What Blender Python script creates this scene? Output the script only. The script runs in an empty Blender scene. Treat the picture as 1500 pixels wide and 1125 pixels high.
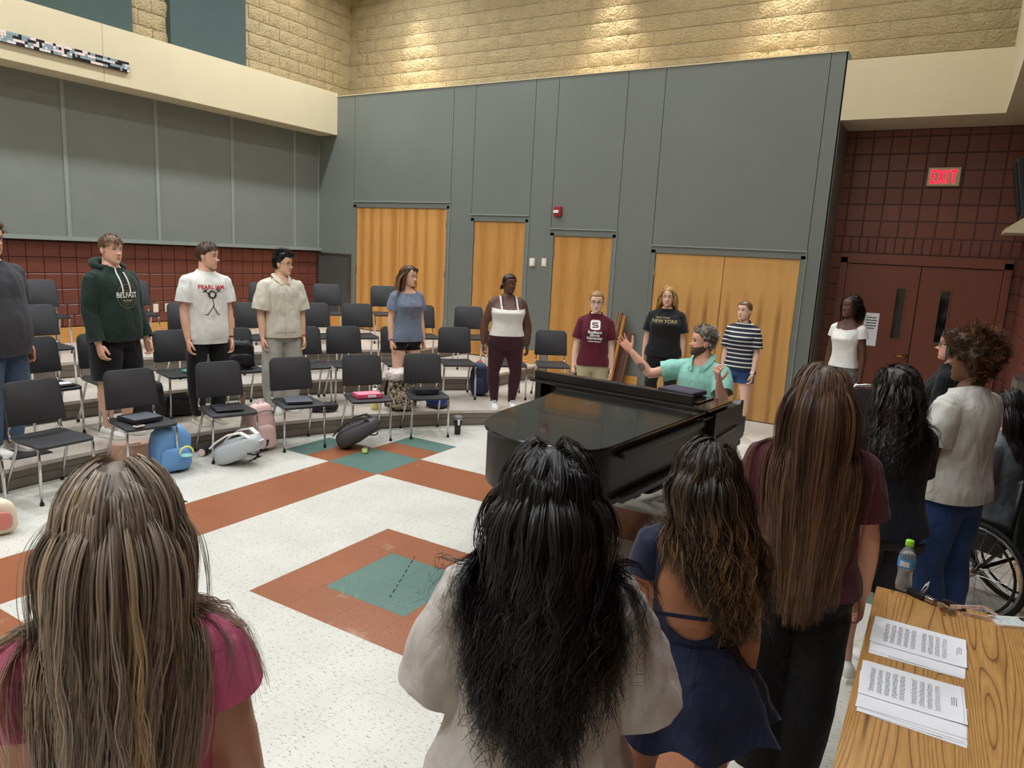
import bpy, bmesh, math, random
import numpy as np
from mathutils import Vector, Matrix, noise
from mathutils.bvhtree import BVHTree

# ------------------------------------------------------------------ camera, light, exposure
SC = bpy.context.scene
COL = SC.collection
FOC = 1048.5
CAM = Vector((4.775, -4.715, 2.017))
c_f = Vector((-0.50359582, 0.84503434, -0.17974485))
c_r = Vector((0.85304055, 0.51930492, 0.05142199))
c_d = Vector((0.13679573, -0.12743375, -0.98236835))
cam_d = bpy.data.cameras.new('camera')
cam = bpy.data.objects.new('camera', cam_d)
COL.objects.link(cam)
cam_d.sensor_fit = 'HORIZONTAL'
cam_d.sensor_width = 36.0
cam_d.lens = 36.0 * FOC / 1500.0
cam_d.clip_start = 0.05
cam_d.clip_end = 80
M3 = Matrix((c_r, -c_d, -c_f)).transposed()
cam.matrix_world = Matrix.Translation(CAM) @ M3.to_4x4()
SC.camera = cam
SC.view_settings.view_transform = 'Standard'
SC.view_settings.look = 'None'
SC.view_settings.gamma = 1.0
SC.view_settings.use_curve_mapping = False
SC.view_settings.exposure = -0.08

wd = bpy.data.worlds.new('world')
SC.world = wd
wd.use_nodes = True
wd.node_tree.nodes['Background'].inputs[0].default_value = (0.9, 0.88, 0.85, 1)
wd.node_tree.nodes['Background'].inputs[1].default_value = 0.05

CEIL = 6.9
def area_light(loc, power, size, col=(0.90, 0.955, 1.0), spread=150, rot=(0, 0, 0)):
    l = bpy.data.lights.new('ceiling_lamp', 'AREA')
    l.shape = 'DISK'; l.size = size; l.energy = power; l.color = col; l.spread = math.radians(spread)
    o = bpy.data.objects.new('ceiling_lamp', l); o.location = loc; o.rotation_euler = rot
    COL.objects.link(o); return o
def spot_light(loc, power, angle, blend, col, rot=(0, 0, 0), size=0.06):
    l = bpy.data.lights.new('wall_washer', 'SPOT')
    l.energy = power; l.spot_size = math.radians(angle); l.spot_blend = blend; l.color = col; l.shadow_soft_size = size
    o = bpy.data.objects.new('wall_washer', l); o.location = loc; o.rotation_euler = rot
    COL.objects.link(o); return o
for lx in (-3.4, -0.9, 1.6, 4.0):
    for ly in (-6.2, -3.4, -0.6, 2.2, 4.2):
        area_light((lx, ly, CEIL - 0.03), 92 if lx < -3 else ((36 if lx < 3 else 32) * (2.0 if ly < -6 else 1.0)), 0.34)
WARM = (1.0, 0.92, 0.78)
for lx in (-3.6, 0.05, 2.5):
    spot_light((lx, 5.20, CEIL - 0.05), 900, 48, 1.0, WARM, rot=(0, 0, 0))
for ly in (1.2, 4.0):
    spot_light((-4.75, ly, CEIL - 0.05), 80, 84, 0.85, WARM, rot=(0, math.radians(9), 0))

# ------------------------------------------------------------------ helpers
R = math.radians
def link(o, parent=None):
    COL.objects.link(o)
    if parent is not None:
        o.parent = parent
    return o
def mesh_obj(name, verts, faces, mat=None, parent=None, smooth=False, mats=None, midx=None):
    me = bpy.data.meshes.new(name)
    me.from_pydata([tuple(v) for v in verts], [], [tuple(f) for f in faces])
    if mats:
        for m in mats: me.materials.append(m)
    elif mat: me.materials.append(mat)
    if midx is not None: me.polygons.foreach_set('material_index', midx)
    if smooth: me.polygons.foreach_set('use_smooth', [True] * len(me.polygons))
    me.update()
    return link(bpy.data.objects.new(name, me), parent)
def empty(name, loc=(0, 0, 0), rz=0.0, parent=None):
    o = bpy.data.objects.new(name, None); o.location = loc; o.rotation_euler = (0, 0, rz); o.empty_display_size = 0.1
    return link(o, parent)
def tag(o, label, cat, group=None):
    o['label'] = label; o['category'] = cat
    if group: o['group'] = group
    return o
def struct(o, label=None):
    o['kind'] = 'structure'
    if label: o['label'] = label
    return o
def copy_tree(o, parent=None):
    c = o.copy(); COL.objects.link(c); c.parent = parent
    for ch in list(o.children): copy_tree(ch, c)
    return c

class MB:
    """collects shapes for one mesh"""
    def __init__(s): s.v = []; s.f = []; s.m = []; s.cur = 0
    def add(s, vs, fs, mat=None):
        b = len(s.v); s.v += [Vector(v) for v in vs]; s.f += [tuple(i + b for i in f) for f in fs]
        s.m += [s.cur if mat is None else mat] * len(fs); return s
    def box(s, c, d, rot=None, mat=None, bev=0.0):
        x, y, z = d[0] / 2, d[1] / 2, d[2] / 2
        if bev > 0:
            b = min(bev, x * .9, y * .9, z * .9); vs = []; fs = []
            bm = bmesh.new(); bmesh.ops.create_cube(bm, size=1)
            for v in bm.verts: v.co = Vector((v.co.x * d[0], v.co.y * d[1], v.co.z * d[2]))
            bmesh.ops.bevel(bm, geom=bm.edges[:], offset=b, segments=2, profile=0.6, affect='EDGES')
            bm.verts.index_update(); vs = [v.co.copy() for v in bm.verts]; fs = [[v.index for v in f.verts] for f in bm.faces]; bm.free()
        else:
            vs = [Vector((a * x, b_ * y, c_ * z)) for a in (-1, 1) for b_ in (-1, 1) for c_ in (-1, 1)]
            fs = [(0, 1, 3, 2), (4, 6, 7, 5), (0, 4, 5, 1), (2, 3, 7, 6), (0, 2, 6, 4), (1, 5, 7, 3)]
        Rm = rot if rot is not None else Matrix.Identity(3)
        s.add([Rm @ v + Vector(c) for v in vs], fs, mat); return s
    def ring_loft(s, rings, closed=True, cap=True, mat=None):
        n = len(rings[0]); vs = [p for r in rings for p in r]; fs = []
        for i in range(len(rings) - 1):
            for j in range(n if closed else n - 1):
                k = (j + 1) % n
                fs.append((i * n + j, i * n + k, (i + 1) * n + k, (i + 1) * n + j))
        if cap and closed:
            fs.append(tuple(range(n - 1, -1, -1))); fs.append(tuple((len(rings) - 1) * n + j for j in range(n)))
        s.add(vs, fs, mat); return s
    def tube(s, path, rad, n=8, cap=True, mat=None, flat=1.0):
        P = [Vector(p) for p in path]
        if not hasattr(rad, '__len__'): rad = [rad] * len(P)
        rings = []; up = None
        for i, p in enumerate(P):
            d = (P[min(i + 1, len(P) - 1)] - P[max(i - 1, 0)])
            if d.length < 1e-9: d = Vector((0, 0, 1))
            d.normalize()
            if up is None:
                up = Vector((0, 0, 1)) if abs(d.z) < 0.9 else Vector((0, 1, 0))
            a = d.cross(up)
            if a.length < 1e-6: a = d.orthogonal()
            a.normalize(); b = a.cross(d).normalized(); up = b
            rings.append([p + (a * math.cos(2 * math.pi * k / n) + b * math.sin(2 * math.pi * k / n) * flat) * rad[i] for k in range(n)])
        return s.ring_loft(rings, True, cap, mat)
    def lathe(s, prof, n=20, c=(0, 0, 0), cap=True, mat=None):
        c = Vector(c)
        rings = [[c + Vector((r * math.cos(2 * math.pi * k / n), r * math.sin(2 * math.pi * k / n), z)) for k in range(n)] for r, z in prof]
        return s.ring_loft(rings, True, cap, mat)
    def prism(s, poly, z0, z1, mat=None):
        n = len(poly)
        vs = [Vector((x, y, z0)) for x, y in poly] + [Vector((x, y, z1)) for x, y in poly]
        fs = [tuple(range(n - 1, -1, -1)), tuple(range(n, 2 * n))] + [(i, (i + 1) % n, n + (i + 1) % n, n + i) for i in range(n)]
        return s.add(vs, fs, mat)
    def build(s, name, mat, parent=None, smooth=False, loc=None, rz=None, auto=None):
        mats = mat if isinstance(mat, (list, tuple)) else [mat]
        o = mesh_obj(name, s.v, s.f, parent=parent, smooth=smooth, mats=mats, midx=s.m)
        if loc is not None: o.location = loc
        if rz is not None: o.rotation_euler = (0, 0, rz)
        if auto is not None: autosmooth(o, auto)
        return o
def autosmooth(o, deg=35):
    me = o.data
    me.polygons.foreach_set('use_smooth', [True] * len(me.polygons))
    bm = bmesh.new(); bm.from_mesh(me)
    for e in bm.edges:
        if len(e.link_faces) == 2 and e.calc_face_angle(0) > R(deg): e.smooth = False
    bm.to_mesh(me); bm.free()
def rounded_poly(w, h, r, n=5, cx=0, cy=0, top_only=False):
    pts = []
    for (sx, sy, a0) in ((1, 1, 0), (-1, 1, 90), (-1, -1, 180), (1, -1, 270)):
        rr = r if not (top_only and sy < 0) else min(r, .012)
        for k in range(n + 1):
            a = R(a0 + 90 * k / n)
            pts.append((cx + sx * (w / 2 - rr) + rr * math.cos(a), cy + sy * (h / 2 - rr) + rr * math.sin(a)))
    return pts

# ------------------------------------------------------------------ materials
MATS = {}
def nodes_of(name):
    m = bpy.data.materials.new(name); m.use_nodes = True
    nt = m.node_tree; b = nt.nodes['Principled BSDF']
    return m, nt, b
def N(nt, t, **kw):
    n = nt.nodes.new(t)
    for k, v in kw.items():
        if k.startswith('i_'): n.inputs[k[2:].replace('_', ' ')].default_value = v
        else: setattr(n, k, v)
    return n
def srgb(r, g, b):
    f = lambda c: (c / 255 / 12.92) if c / 255 <= 0.04045 else ((c / 255 + 0.055) / 1.055) ** 2.4
    return (f(r), f(g), f(b), 1)
def mat(name, col, rough=0.5, metal=0.0, var=0.0, vscale=8.0, bump=0.0, bscale=60.0, spec=0.5, coat=0.0, stretch=(1, 1, 1), coord='Object', sheen=0.0, alpha=1.0, trans=0.0):
    if name in MATS: return MATS[name]
    m, nt, b = nodes_of(name)
    if len(col) == 3: col = srgb(*col)
    b.inputs['Base Color'].default_value = col
    b.inputs['Roughness'].default_value = rough; b.inputs['Metallic'].default_value = metal
    b.inputs['Specular IOR Level'].default_value = spec; b.inputs['Coat Weight'].default_value = coat
    b.inputs['Sheen Weight'].default_value = sheen
    b.inputs['Transmission Weight'].default_value = trans
    if var > 0 or bump > 0:
        if coord == 'World':
            tc = N(nt, 'ShaderNodeNewGeometry'); src = tc.outputs['Position']
        else:
            tc = N(nt, 'ShaderNodeTexCoord'); src = tc.outputs[coord]
        mp = N(nt, 'ShaderNodeMapping'); mp.inputs['Scale'].default_value = stretch
        nt.links.new(src, mp.inputs['Vector'])
        if var > 0:
            nz = N(nt, 'ShaderNodeTexNoise'); nz.inputs['Scale'].default_value = vscale; nz.inputs['Detail'].default_value = 4
            nt.links.new(mp.outputs[0], nz.inputs['Vector'])
            rp = N(nt, 'ShaderNodeMapRange'); rp.inputs['From Min'].default_value = 0.25; rp.inputs['From Max'].default_value = 0.75
            rp.inputs['To Min'].default_value = 1 - var; rp.inputs['To Max'].default_value = 1 + var
            nt.links.new(nz.outputs['Fac'], rp.inputs['Value'])
            mx = N(nt, 'ShaderNodeMix', data_type='RGBA', blend_type='MULTIPLY'); mx.inputs[0].default_value = 1
            mx.inputs[6].default_value = col
            nt.links.new(rp.outputs[0], mx.inputs[7]); nt.links.new(mx.outputs[2], b.inputs['Base Color'])
        if bump > 0:
            nb = N(nt, 'ShaderNodeTexNoise'); nb.inputs['Scale'].default_value = bscale; nb.inputs['Detail'].default_value = 5
            nt.links.new(mp.outputs[0], nb.inputs['Vector'])
            bp = N(nt, 'ShaderNodeBump'); bp.inputs['Strength'].default_value = bump; bp.inputs['Distance'].default_value = 0.01
            nt.links.new(nb.outputs['Fac'], bp.inputs['Height']); nt.links.new(bp.outputs[0], b.inputs['Normal'])
    MATS[name] = m
    return m
def emis(name, col, strength):
    m, nt, b = nodes_of(name)
    b.inputs['Base Color'].default_value = col if len(col) == 4 else srgb(*col)
    b.inputs['Emission Color'].default_value = col if len(col) == 4 else srgb(*col)
    b.inputs['Emission Strength'].default_value = strength
    MATS[name] = m; return m
def attr_mat(name, rough=0.5, spec=0.4, sss=0.0, aniso=0.0, bump=0.0, bscale=300, coat=0.0):
    m, nt, b = nodes_of(name)
    a = N(nt, 'ShaderNodeAttribute', attribute_name='col')
    nt.links.new(a.outputs['Color'], b.inputs['Base Color'])
    b.inputs['Roughness'].default_value = rough; b.inputs['Specular IOR Level'].default_value = spec
    b.inputs['Subsurface Weight'].default_value = sss
    b.inputs['Subsurface Radius'].default_value = (0.012, 0.005, 0.003)
    b.inputs['Subsurface Scale'].default_value = 0.5
    if bump > 0:
        tc = N(nt, 'ShaderNodeTexCoord'); nb = N(nt, 'ShaderNodeTexNoise'); nb.inputs['Scale'].default_value = bscale
        nt.links.new(tc.outputs['Object'], nb.inputs['Vector'])
        bp = N(nt, 'ShaderNodeBump'); bp.inputs['Strength'].default_value = bump; bp.inputs['Distance'].default_value = 0.003
        nt.links.new(nb.outputs['Fac'], bp.inputs['Height']); nt.links.new(bp.outputs[0], b.inputs['Normal'])
    MATS[name] = m; return m

def tile_mat(name, base, fleck_d, fleck_l, amt_d, amt_l, scuff=0.0):
    """vinyl tile with directional flecks, in world coordinates"""
    m, nt, b = nodes_of(name)
    g = N(nt, 'ShaderNodeNewGeometry'); mp = N(nt, 'ShaderNodeMapping'); mp.inputs['Scale'].default_value = (42, 110, 1)
    mp.inputs['Rotation'].default_value = (0, 0, R(25))
    nt.links.new(g.outputs['Position'], mp.inputs['Vector'])
    n1 = N(nt, 'ShaderNodeTexNoise'); n1.inputs['Scale'].default_value = 1.0; n1.inputs['Detail'].default_value = 2
    nt.links.new(mp.outputs[0], n1.inputs['Vector'])
    r1 = N(nt, 'ShaderNodeMapRange'); r1.inputs['From Min'].default_value = 0.61 - amt_d; r1.inputs['From Max'].default_value = 0.68 - amt_d
    nt.links.new(n1.outputs['Fac'], r1.inputs['Value'])
    r2 = N(nt, 'ShaderNodeMapRange'); r2.inputs['From Min'].default_value = 0.34 + amt_l; r2.inputs['From Max'].default_value = 0.26 + amt_l
    nt.links.new(n1.outputs['Fac'], r2.inputs['Value'])
    n3 = N(nt, 'ShaderNodeTexNoise'); n3.inputs['Scale'].default_value = 2.2; n3.inputs['Detail'].default_value = 5
    nt.links.new(g.outputs['Position'], n3.inputs['Vector'])
    r3 = N(nt, 'ShaderNodeMapRange'); r3.inputs['From Min'].default_value = 0.3; r3.inputs['From Max'].default_value = 0.7; r3.inputs['To Min'].default_value = 0.92; r3.inputs['To Max'].default_value = 1.06
    nt.links.new(n3.outputs['Fac'], r3.inputs['Value'])
    m0 = N(nt, 'ShaderNodeMix', data_type='RGBA', blend_type='MULTIPLY'); m0.inputs[0].default_value = 1; m0.inputs[6].default_value = srgb(*base)
    nt.links.new(r3.outputs[0], m0.inputs[7])
    m1 = N(nt, 'ShaderNodeMix', data_type='RGBA'); nt.links.new(r1.outputs[0], m1.inputs[0]); nt.links.new(m0.outputs[2], m1.inputs[6]); m1.inputs[7].default_value = srgb(*fleck_d)
    m2 = N(nt, 'ShaderNodeMix', data_type='RGBA'); nt.links.new(r2.outputs[0], m2.inputs[0]); nt.links.new(m1.outputs[2], m2.inputs[6]); m2.inputs[7].default_value = srgb(*fleck_l)
    last = m2.outputs[2]
    if scuff > 0:
        n4 = N(nt, 'ShaderNodeTexNoise'); n4.inputs['Scale'].default_value = 1.6; n4.inputs['Detail'].default_value = 7; n4.inputs['Roughness'].default_value = 0.7; nt.links.new(g.outputs['Position'], n4.inputs['Vector'])
        r4 = N(nt, 'ShaderNodeMapRange'); r4.inputs['From Min'].default_value = 0.60; r4.inputs['From Max'].default_value = 0.74; r4.inputs['To Max'].default_value = scuff; nt.links.new(n4.outputs['Fac'], r4.inputs['Value'])
        m4 = N(nt, 'ShaderNodeMix', data_type='RGBA'); nt.links.new(r4.outputs[0], m4.inputs[0]); nt.links.new(last, m4.inputs[6]); m4.inputs[7].default_value = srgb(206, 186, 168); last = m4.outputs[2]
    nt.links.new(last, b.inputs['Base Color'])
    b.inputs['Roughness'].default_value = 0.34; b.inputs['Specular IOR Level'].default_value = 0.35
    MATS[name] = m; return m
def wood_mat(name, c1, c2, c3, scale=(1, 1, 1), rough=0.4, wave=3.0, dist=6.0, axis='X', nscale=1.0, coat=0.1, thin=0.5, coord='Object'):
    m, nt, b = nodes_of(name)
    tc = N(nt, 'ShaderNodeTexCoord'); mp = N(nt, 'ShaderNodeMapping'); mp.inputs['Scale'].default_value = scale
    if coord == 'World':
        g = N(nt, 'ShaderNodeNewGeometry'); nt.links.new(g.outputs['Position'], mp.inputs['Vector'])
    else: nt.links.new(tc.outputs[coord], mp.inputs['Vector'])
    w = N(nt, 'ShaderNodeTexWave', wave_type='BANDS', bands_direction=axis); w.inputs['Scale'].default_value = wave; w.inputs['Distortion'].default_value = dist
    w.inputs['Detail'].default_value = 3; w.inputs['Detail Scale'].default_value = nscale; w.inputs['Detail Roughness'].default_value = 0.6
    nt.links.new(mp.outputs[0], w.inputs['Vector'])
    cr = N(nt, 'ShaderNodeValToRGB'); e = cr.color_ramp.elements
    e[0].position = 0.0; e[0].color = srgb(*c1); e[1].position = 1.0; e[1].color = srgb(*c3)
    mid = cr.color_ramp.elements.new(thin); mid.color = srgb(*c2)
    nt.links.new(w.outputs['Fac'], cr.inputs[0])
    nz = N(nt, 'ShaderNodeTexNoise'); nz.inputs['Scale'].default_value = 14; nz.inputs['Detail'].default_value = 6
    mp2 = N(nt, 'ShaderNodeMapping'); mp2.inputs['Scale'].default_value = tuple(4 * s for s in scale)
    nt.links.new(mp.inputs['Vector'].links[0].from_socket, mp2.inputs['Vector']); nt.links.new(mp2.outputs[0], nz.inputs['Vector'])
    mx = N(nt, 'ShaderNodeMix', data_type='RGBA', blend_type='OVERLAY'); mx.inputs[0].default_value = 0.25
    nt.links.new(cr.outputs[0], mx.inputs[6]); nt.links.new(nz.outputs['Fac'], mx.inputs[7])
    nt.links.new(mx.outputs[2], b.inputs['Base Color'])
    b.inputs['Roughness'].default_value = rough; b.inputs['Coat Weight'].default_value = coat; b.inputs['Coat Roughness'].default_value = 0.2
    MATS[name] = m; return m
def flame_door_mat(name):
    """figured veneer: vertical ribbon grain with tall dark flame arches from object coordinates"""
    m, nt, b = nodes_of(name)
    tc = N(nt, 'ShaderNodeTexCoord'); mp = N(nt, 'ShaderNodeMapping'); mp.inputs['Scale'].default_value = (1.0, 1, 0.10)
    nt.links.new(tc.outputs['Object'], mp.inputs['Vector'])
    w = N(nt, 'ShaderNodeTexWave', wave_type='BANDS', bands_direction='X'); w.inputs['Scale'].default_value = 1.45; w.inputs['Distortion'].default_value = 1.6
    w.inputs['Detail'].default_value = 2; w.inputs['Detail Scale'].default_value = 2.5; nt.links.new(mp.outputs[0], w.inputs['Vector'])
    nz = N(nt, 'ShaderNodeTexNoise'); nz.inputs['Scale'].default_value = 9; nz.inputs['Detail'].default_value = 5; nt.links.new(mp.outputs[0], nz.inputs['Vector'])
    sp = N(nt, 'ShaderNodeSeparateXYZ'); nt.links.new(tc.outputs['Object'], sp.inputs[0])
    rz = N(nt, 'ShaderNodeMapRange'); rz.inputs['From Min'].default_value = 1.75; rz.inputs['From Max'].default_value = 1.35; nt.links.new(sp.outputs['Z'], rz.inputs['Value'])
    r1 = N(nt, 'ShaderNodeMapRange'); r1.inputs['From Min'].default_value = 0.62; r1.inputs['From Max'].default_value = 0.98; nt.links.new(w.outputs['Fac'], r1.inputs['Value'])
    mu = N(nt, 'ShaderNodeMath', operation='MULTIPLY'); nt.links.new(r1.outputs[0], mu.inputs[0]); nt.links.new(rz.outputs[0], mu.inputs[1])
    m2 = N(nt, 'ShaderNodeMath', operation='MULTIPLY'); nt.links.new(mu.outputs[0], m2.inputs[0]); nt.links.new(nz.outputs['Fac'], m2.inputs[1])
    mx = N(nt, 'ShaderNodeMix', data_type='RGBA'); mx.inputs[6].default_value = srgb(206, 154, 88); mx.inputs[7].default_value = srgb(112, 62, 24)
    nt.links.new(m2.outputs[0], mx.inputs[0])
    ov = N(nt, 'ShaderNodeMix', data_type='RGBA', blend_type='OVERLAY'); ov.inputs[0].default_value = 0.22
    nt.links.new(mx.outputs[2], ov.inputs[6]); nt.links.new(nz.outputs['Fac'], ov.inputs[7]); nt.links.new(ov.outputs[2], b.inputs['Base Color'])
    b.inputs['Roughness'].default_value = 0.38
    MATS[name] = m; return m

def contour_wood(name, light, mid, dark, scale, freq):
    """laminate with cathedral grain: contour lines of a stretched noise field"""
    m, nt, b = nodes_of(name); g = N(nt, 'ShaderNodeNewGeometry'); mp = N(nt, 'ShaderNodeMapping'); mp.inputs['Scale'].default_value = scale
    nt.links.new(g.outputs['Position'], mp.inputs['Vector']); nz = N(nt, 'ShaderNodeTexNoise'); nz.inputs['Scale'].default_value = 1; nz.inputs['Detail'].default_value = 1.2; nz.inputs['Roughness'].default_value = .35
    nt.links.new(mp.outputs[0], nz.inputs['Vector']); mu = N(nt, 'ShaderNodeMath', operation='MULTIPLY'); mu.inputs[1].default_value = freq; nt.links.new(nz.outputs['Fac'], mu.inputs[0])
    fr = N(nt, 'ShaderNodeMath', operation='FRACT'); nt.links.new(mu.outputs[0], fr.inputs[0]); cr = N(nt, 'ShaderNodeValToRGB'); e = cr.color_ramp.elements
    e[0].color = srgb(*dark); e[1].position = 1; e[1].color = srgb(*mid); q = e.new(.16); q.color = srgb(*mid); q = e.new(.5); q.color = srgb(*light); q = e.new(.94); q.color = srgb(*mid)
    nt.links.new(fr.outputs[0], cr.inputs[0]); n2 = N(nt, 'ShaderNodeTexNoise'); n2.inputs['Scale'].default_value = 1; n2.inputs['Detail'].default_value = 4; m2 = N(nt, 'ShaderNodeMapping'); m2.inputs['Scale'].default_value = (220, 12, 1)
    nt.links.new(g.outputs['Position'], m2.inputs['Vector']); nt.links.new(m2.outputs[0], n2.inputs['Vector']); mx = N(nt, 'ShaderNodeMix', data_type='RGBA', blend_type='OVERLAY'); mx.inputs[0].default_value = .35
    nt.links.new(cr.outputs[0], mx.inputs[6]); nt.links.new(n2.outputs['Fac'], mx.inputs[7]); nt.links.new(mx.outputs[2], b.inputs['Base Color']); b.inputs['Roughness'].default_value = .36
    MATS[name] = m; return m
T_WHITE = tile_mat('vinyl_white', (206, 203, 194), (146, 142, 134), (226, 222, 214), 0.0, 0.0)
T_RUST = tile_mat('vinyl_rust', (150, 92, 62), (132, 72, 40), (190, 124, 84), 0.02, -0.02, 0.5)
T_GREEN = tile_mat('vinyl_green', (92, 122, 114), (74, 102, 96), (132, 156, 148), 0.02, -0.02, 0.35)
T_TREAD = tile_mat('vinyl_tread', (196, 186, 174), (160, 150, 140), (214, 206, 196), 0.0, 0.0)
GROUT = mat('grout', (168, 162, 152), 0.8)
RISER = mat('riser_rubber', (124, 114, 103), 0.5, var=0.06, vscale=3, coord='World')
RISER_D = mat('cove_base_rubber', (92, 84, 76), 0.5)
GREY = mat('acoustic_grey_paint', (113, 118, 112), 0.42, var=0.05, vscale=1.2, bump=0.06, bscale=160, coord='World')
GREY_L = mat('grey_trim_paint', (140, 148, 142), 0.4)
GREY_D = mat('dark_teal_fabric', (58, 74, 72), 0.85, var=0.06, vscale=5, bump=0.15, bscale=400, coord='World')
FABRIC = mat('grey_panel_fabric', (122, 126, 119), 0.8, var=0.04, vscale=3, bump=0.12, bscale=420, coord='World')
CREAM = mat('cream_paint', (208, 193, 160), 0.5, var=0.03, vscale=2, bump=0.05, bscale=90, coord='World')
SPLIT = mat('split_face_block', (162, 144, 108), 0.8, var=0.10, vscale=6, bump=1.0, bscale=34, coord='World')
for _n in SPLIT.node_tree.nodes:
    if _n.type == 'BUMP': _n.inputs['Distance'].default_value = 0.035
MORTAR_C = mat('cream_mortar', (156, 140, 106), 0.8)
BRICK = mat('maroon_painted_block', (112, 62, 50), 0.36, var=0.07, vscale=4, bump=0.10, bscale=130, coord='World')
MORTAR_M = mat('maroon_joint', (70, 36, 30), 0.6)
MDOOR = mat('maroon_door_paint', (116, 64, 50), 0.35, var=0.03, vscale=2)
MDOOR_D = mat('maroon_gap', (40, 22, 20), 0.6)
OAK = wood_mat('oak_base', (222, 166, 92), (212, 152, 78), (190, 128, 58), scale=(1, 1, 6), wave=2.0, dist=3, axis='Z', coord='World')
DOORW = wood_mat('door_veneer', (208, 154, 86), (202, 146, 78), (184, 126, 62), scale=(1.0, 1.0, 0.05), wave=1.3, dist=3.0, axis='X', nscale=2.0)
DOORP = wood_mat('door_veneer_plain', (196, 142, 76), (192, 138, 72), (182, 126, 62), scale=(0.8, 1.0, 0.06), wave=1.2, dist=2.5, axis='X', nscale=2.0)
DOORF = flame_door_mat('door_veneer_flame')
CHROME = mat('chrome', (205, 205, 205), 0.16, 1.0)
CHROME_D = mat('satin_steel', (170, 168, 164), 0.3, 1.0)
BLACKP = mat('black_plastic', (44, 44, 47), 0.5, bump=0.08, bscale=500)
RUBBER = mat('black_rubber', (20, 20, 21), 0.7)
BRASS = mat('brass', (190, 150, 80), 0.3, 1.0)
LACQ = mat('piano_black', (13, 13, 14), 0.17, var=0.0, coat=0.35, spec=0.55)
LACQ_S = mat('piano_satin_black', (20, 20, 20), 0.34)
IVORY = mat('ivory_plate', (226, 214, 184), 0.4)
WHITEP = mat('white_plastic', (232, 230, 226), 0.4)
PAPER = mat('paper_white', (240, 240, 244), 0.7)
INK = mat('print_ink', (60, 60, 66), 0.8)
# ------------------------------------------------------------------ the room
TILE = 0.3048
XL, XR, YB, YW, YF = -5.2, 5.47, 4.83, 5.62, -8.2
CC = Vector((4.25, -1.62, 0)); STEP = 0.18
RR = (None, 5.52, 6.74, 8.0); XE = (None, 1.16, -0.43, -1.88)

def fbox(name, x0, x1, y0, y1, z0, z1, m, parent=None, bev=0):
    return MB().box(((x0 + x1) / 2, (y0 + y1) / 2, (z0 + z1) / 2), (x1 - x0, y1 - y0, z1 - z0), bev=bev).build(name, m, parent)

floor = struct(fbox('floor', XL, XR + .2, YF, YW, -0.1, -0.003, GROUT), 'vinyl tile floor with rust and green squares')
def tile_col(i, j):
    x, y = (i + .5) / 2, (j + .5) / 2          # in double tiles
    def inr(a, lo, hi): return lo <= a < hi
    if inr(x, 3, 4) and inr(y, -3, -2): return 2
    if inr(x, 2.5, 4.5) and inr(y, -3.5, -1.5): return 1
    for (cx, sx) in ((0, -1), (6, 1)):
        for (cy, sy) in ((0, 1), (-6, -1)):
            if inr(x, cx, cx + 1) and inr(y, cy, cy + 1): return 2
            ox = (cx - x) if sx < 0 else (x - cx - 1)
            oy = (cy - y) if sy < 0 else (y - cy - 1)
            if inr(y, cy, cy + 1) and 0 <= ox < 1: return 1 if ox < .5 else 2
            if inr(x, cx, cx + 1) and 0 <= oy < 1: return 1 if oy < .5 else 2
    if (inr(x, 0, 1) or inr(x, 6, 7)) and inr(y, -6, 1): return 1
    if (inr(y, 0, 1) or inr(y, -6, -5)) and inr(x, 0, 7): return 1
    return 0
TM = (T_WHITE, T_RUST, T_GREEN)
def on_riser(x, y, k=1):
    return math.hypot(x - CC.x, y - CC.y) > RR[k] + .25 and x < XE[k] - .3
cand = []
for i in range(-6, 19):
    for j in range(-27, 19):
        x, y = (i + .5) * TILE, (j + .5) * TILE
        if x - TILE / 2 > XR or y > YW: continue
        if on_riser(x, y): continue
        d = Vector((x, y, 0)) - CAM; zc = d.dot(c_f)
        vis = False
        if zc > 0.3:
            u, v = 750 + FOC * d.dot(c_r) / zc, 562 + FOC * d.dot(c_d) / zc
            vis = -120 < u < 1620 and -100 < v < 1300
        cand.append((0 if vis else 1, d.length, i, j))
cand.sort()
tmesh = []
for k in range(3):
    o = MB().box((0, 0, -0.002), (TILE - .0007, TILE - .0007, 0.004)).build('tile', TM[k]); tmesh.append(o.data); bpy.data.objects.remove(o)
rest = MB()
for n, (vz, dd, i, j) in enumerate(cand):
    k = tile_col(i, j); p = ((i + .5) * TILE, (j + .5) * TILE, 0)
    if n < 300:
        o = bpy.data.objects.new('tile', tmesh[k]); o.location = p; link(o, floor)
    else:
        rest.box((p[0], p[1], -0.002), (TILE - .0007, TILE - .0007, 0.004), mat=k)
o = rest.build('tile_field', TM, floor); o['kind'] = 'stuff'

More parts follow.
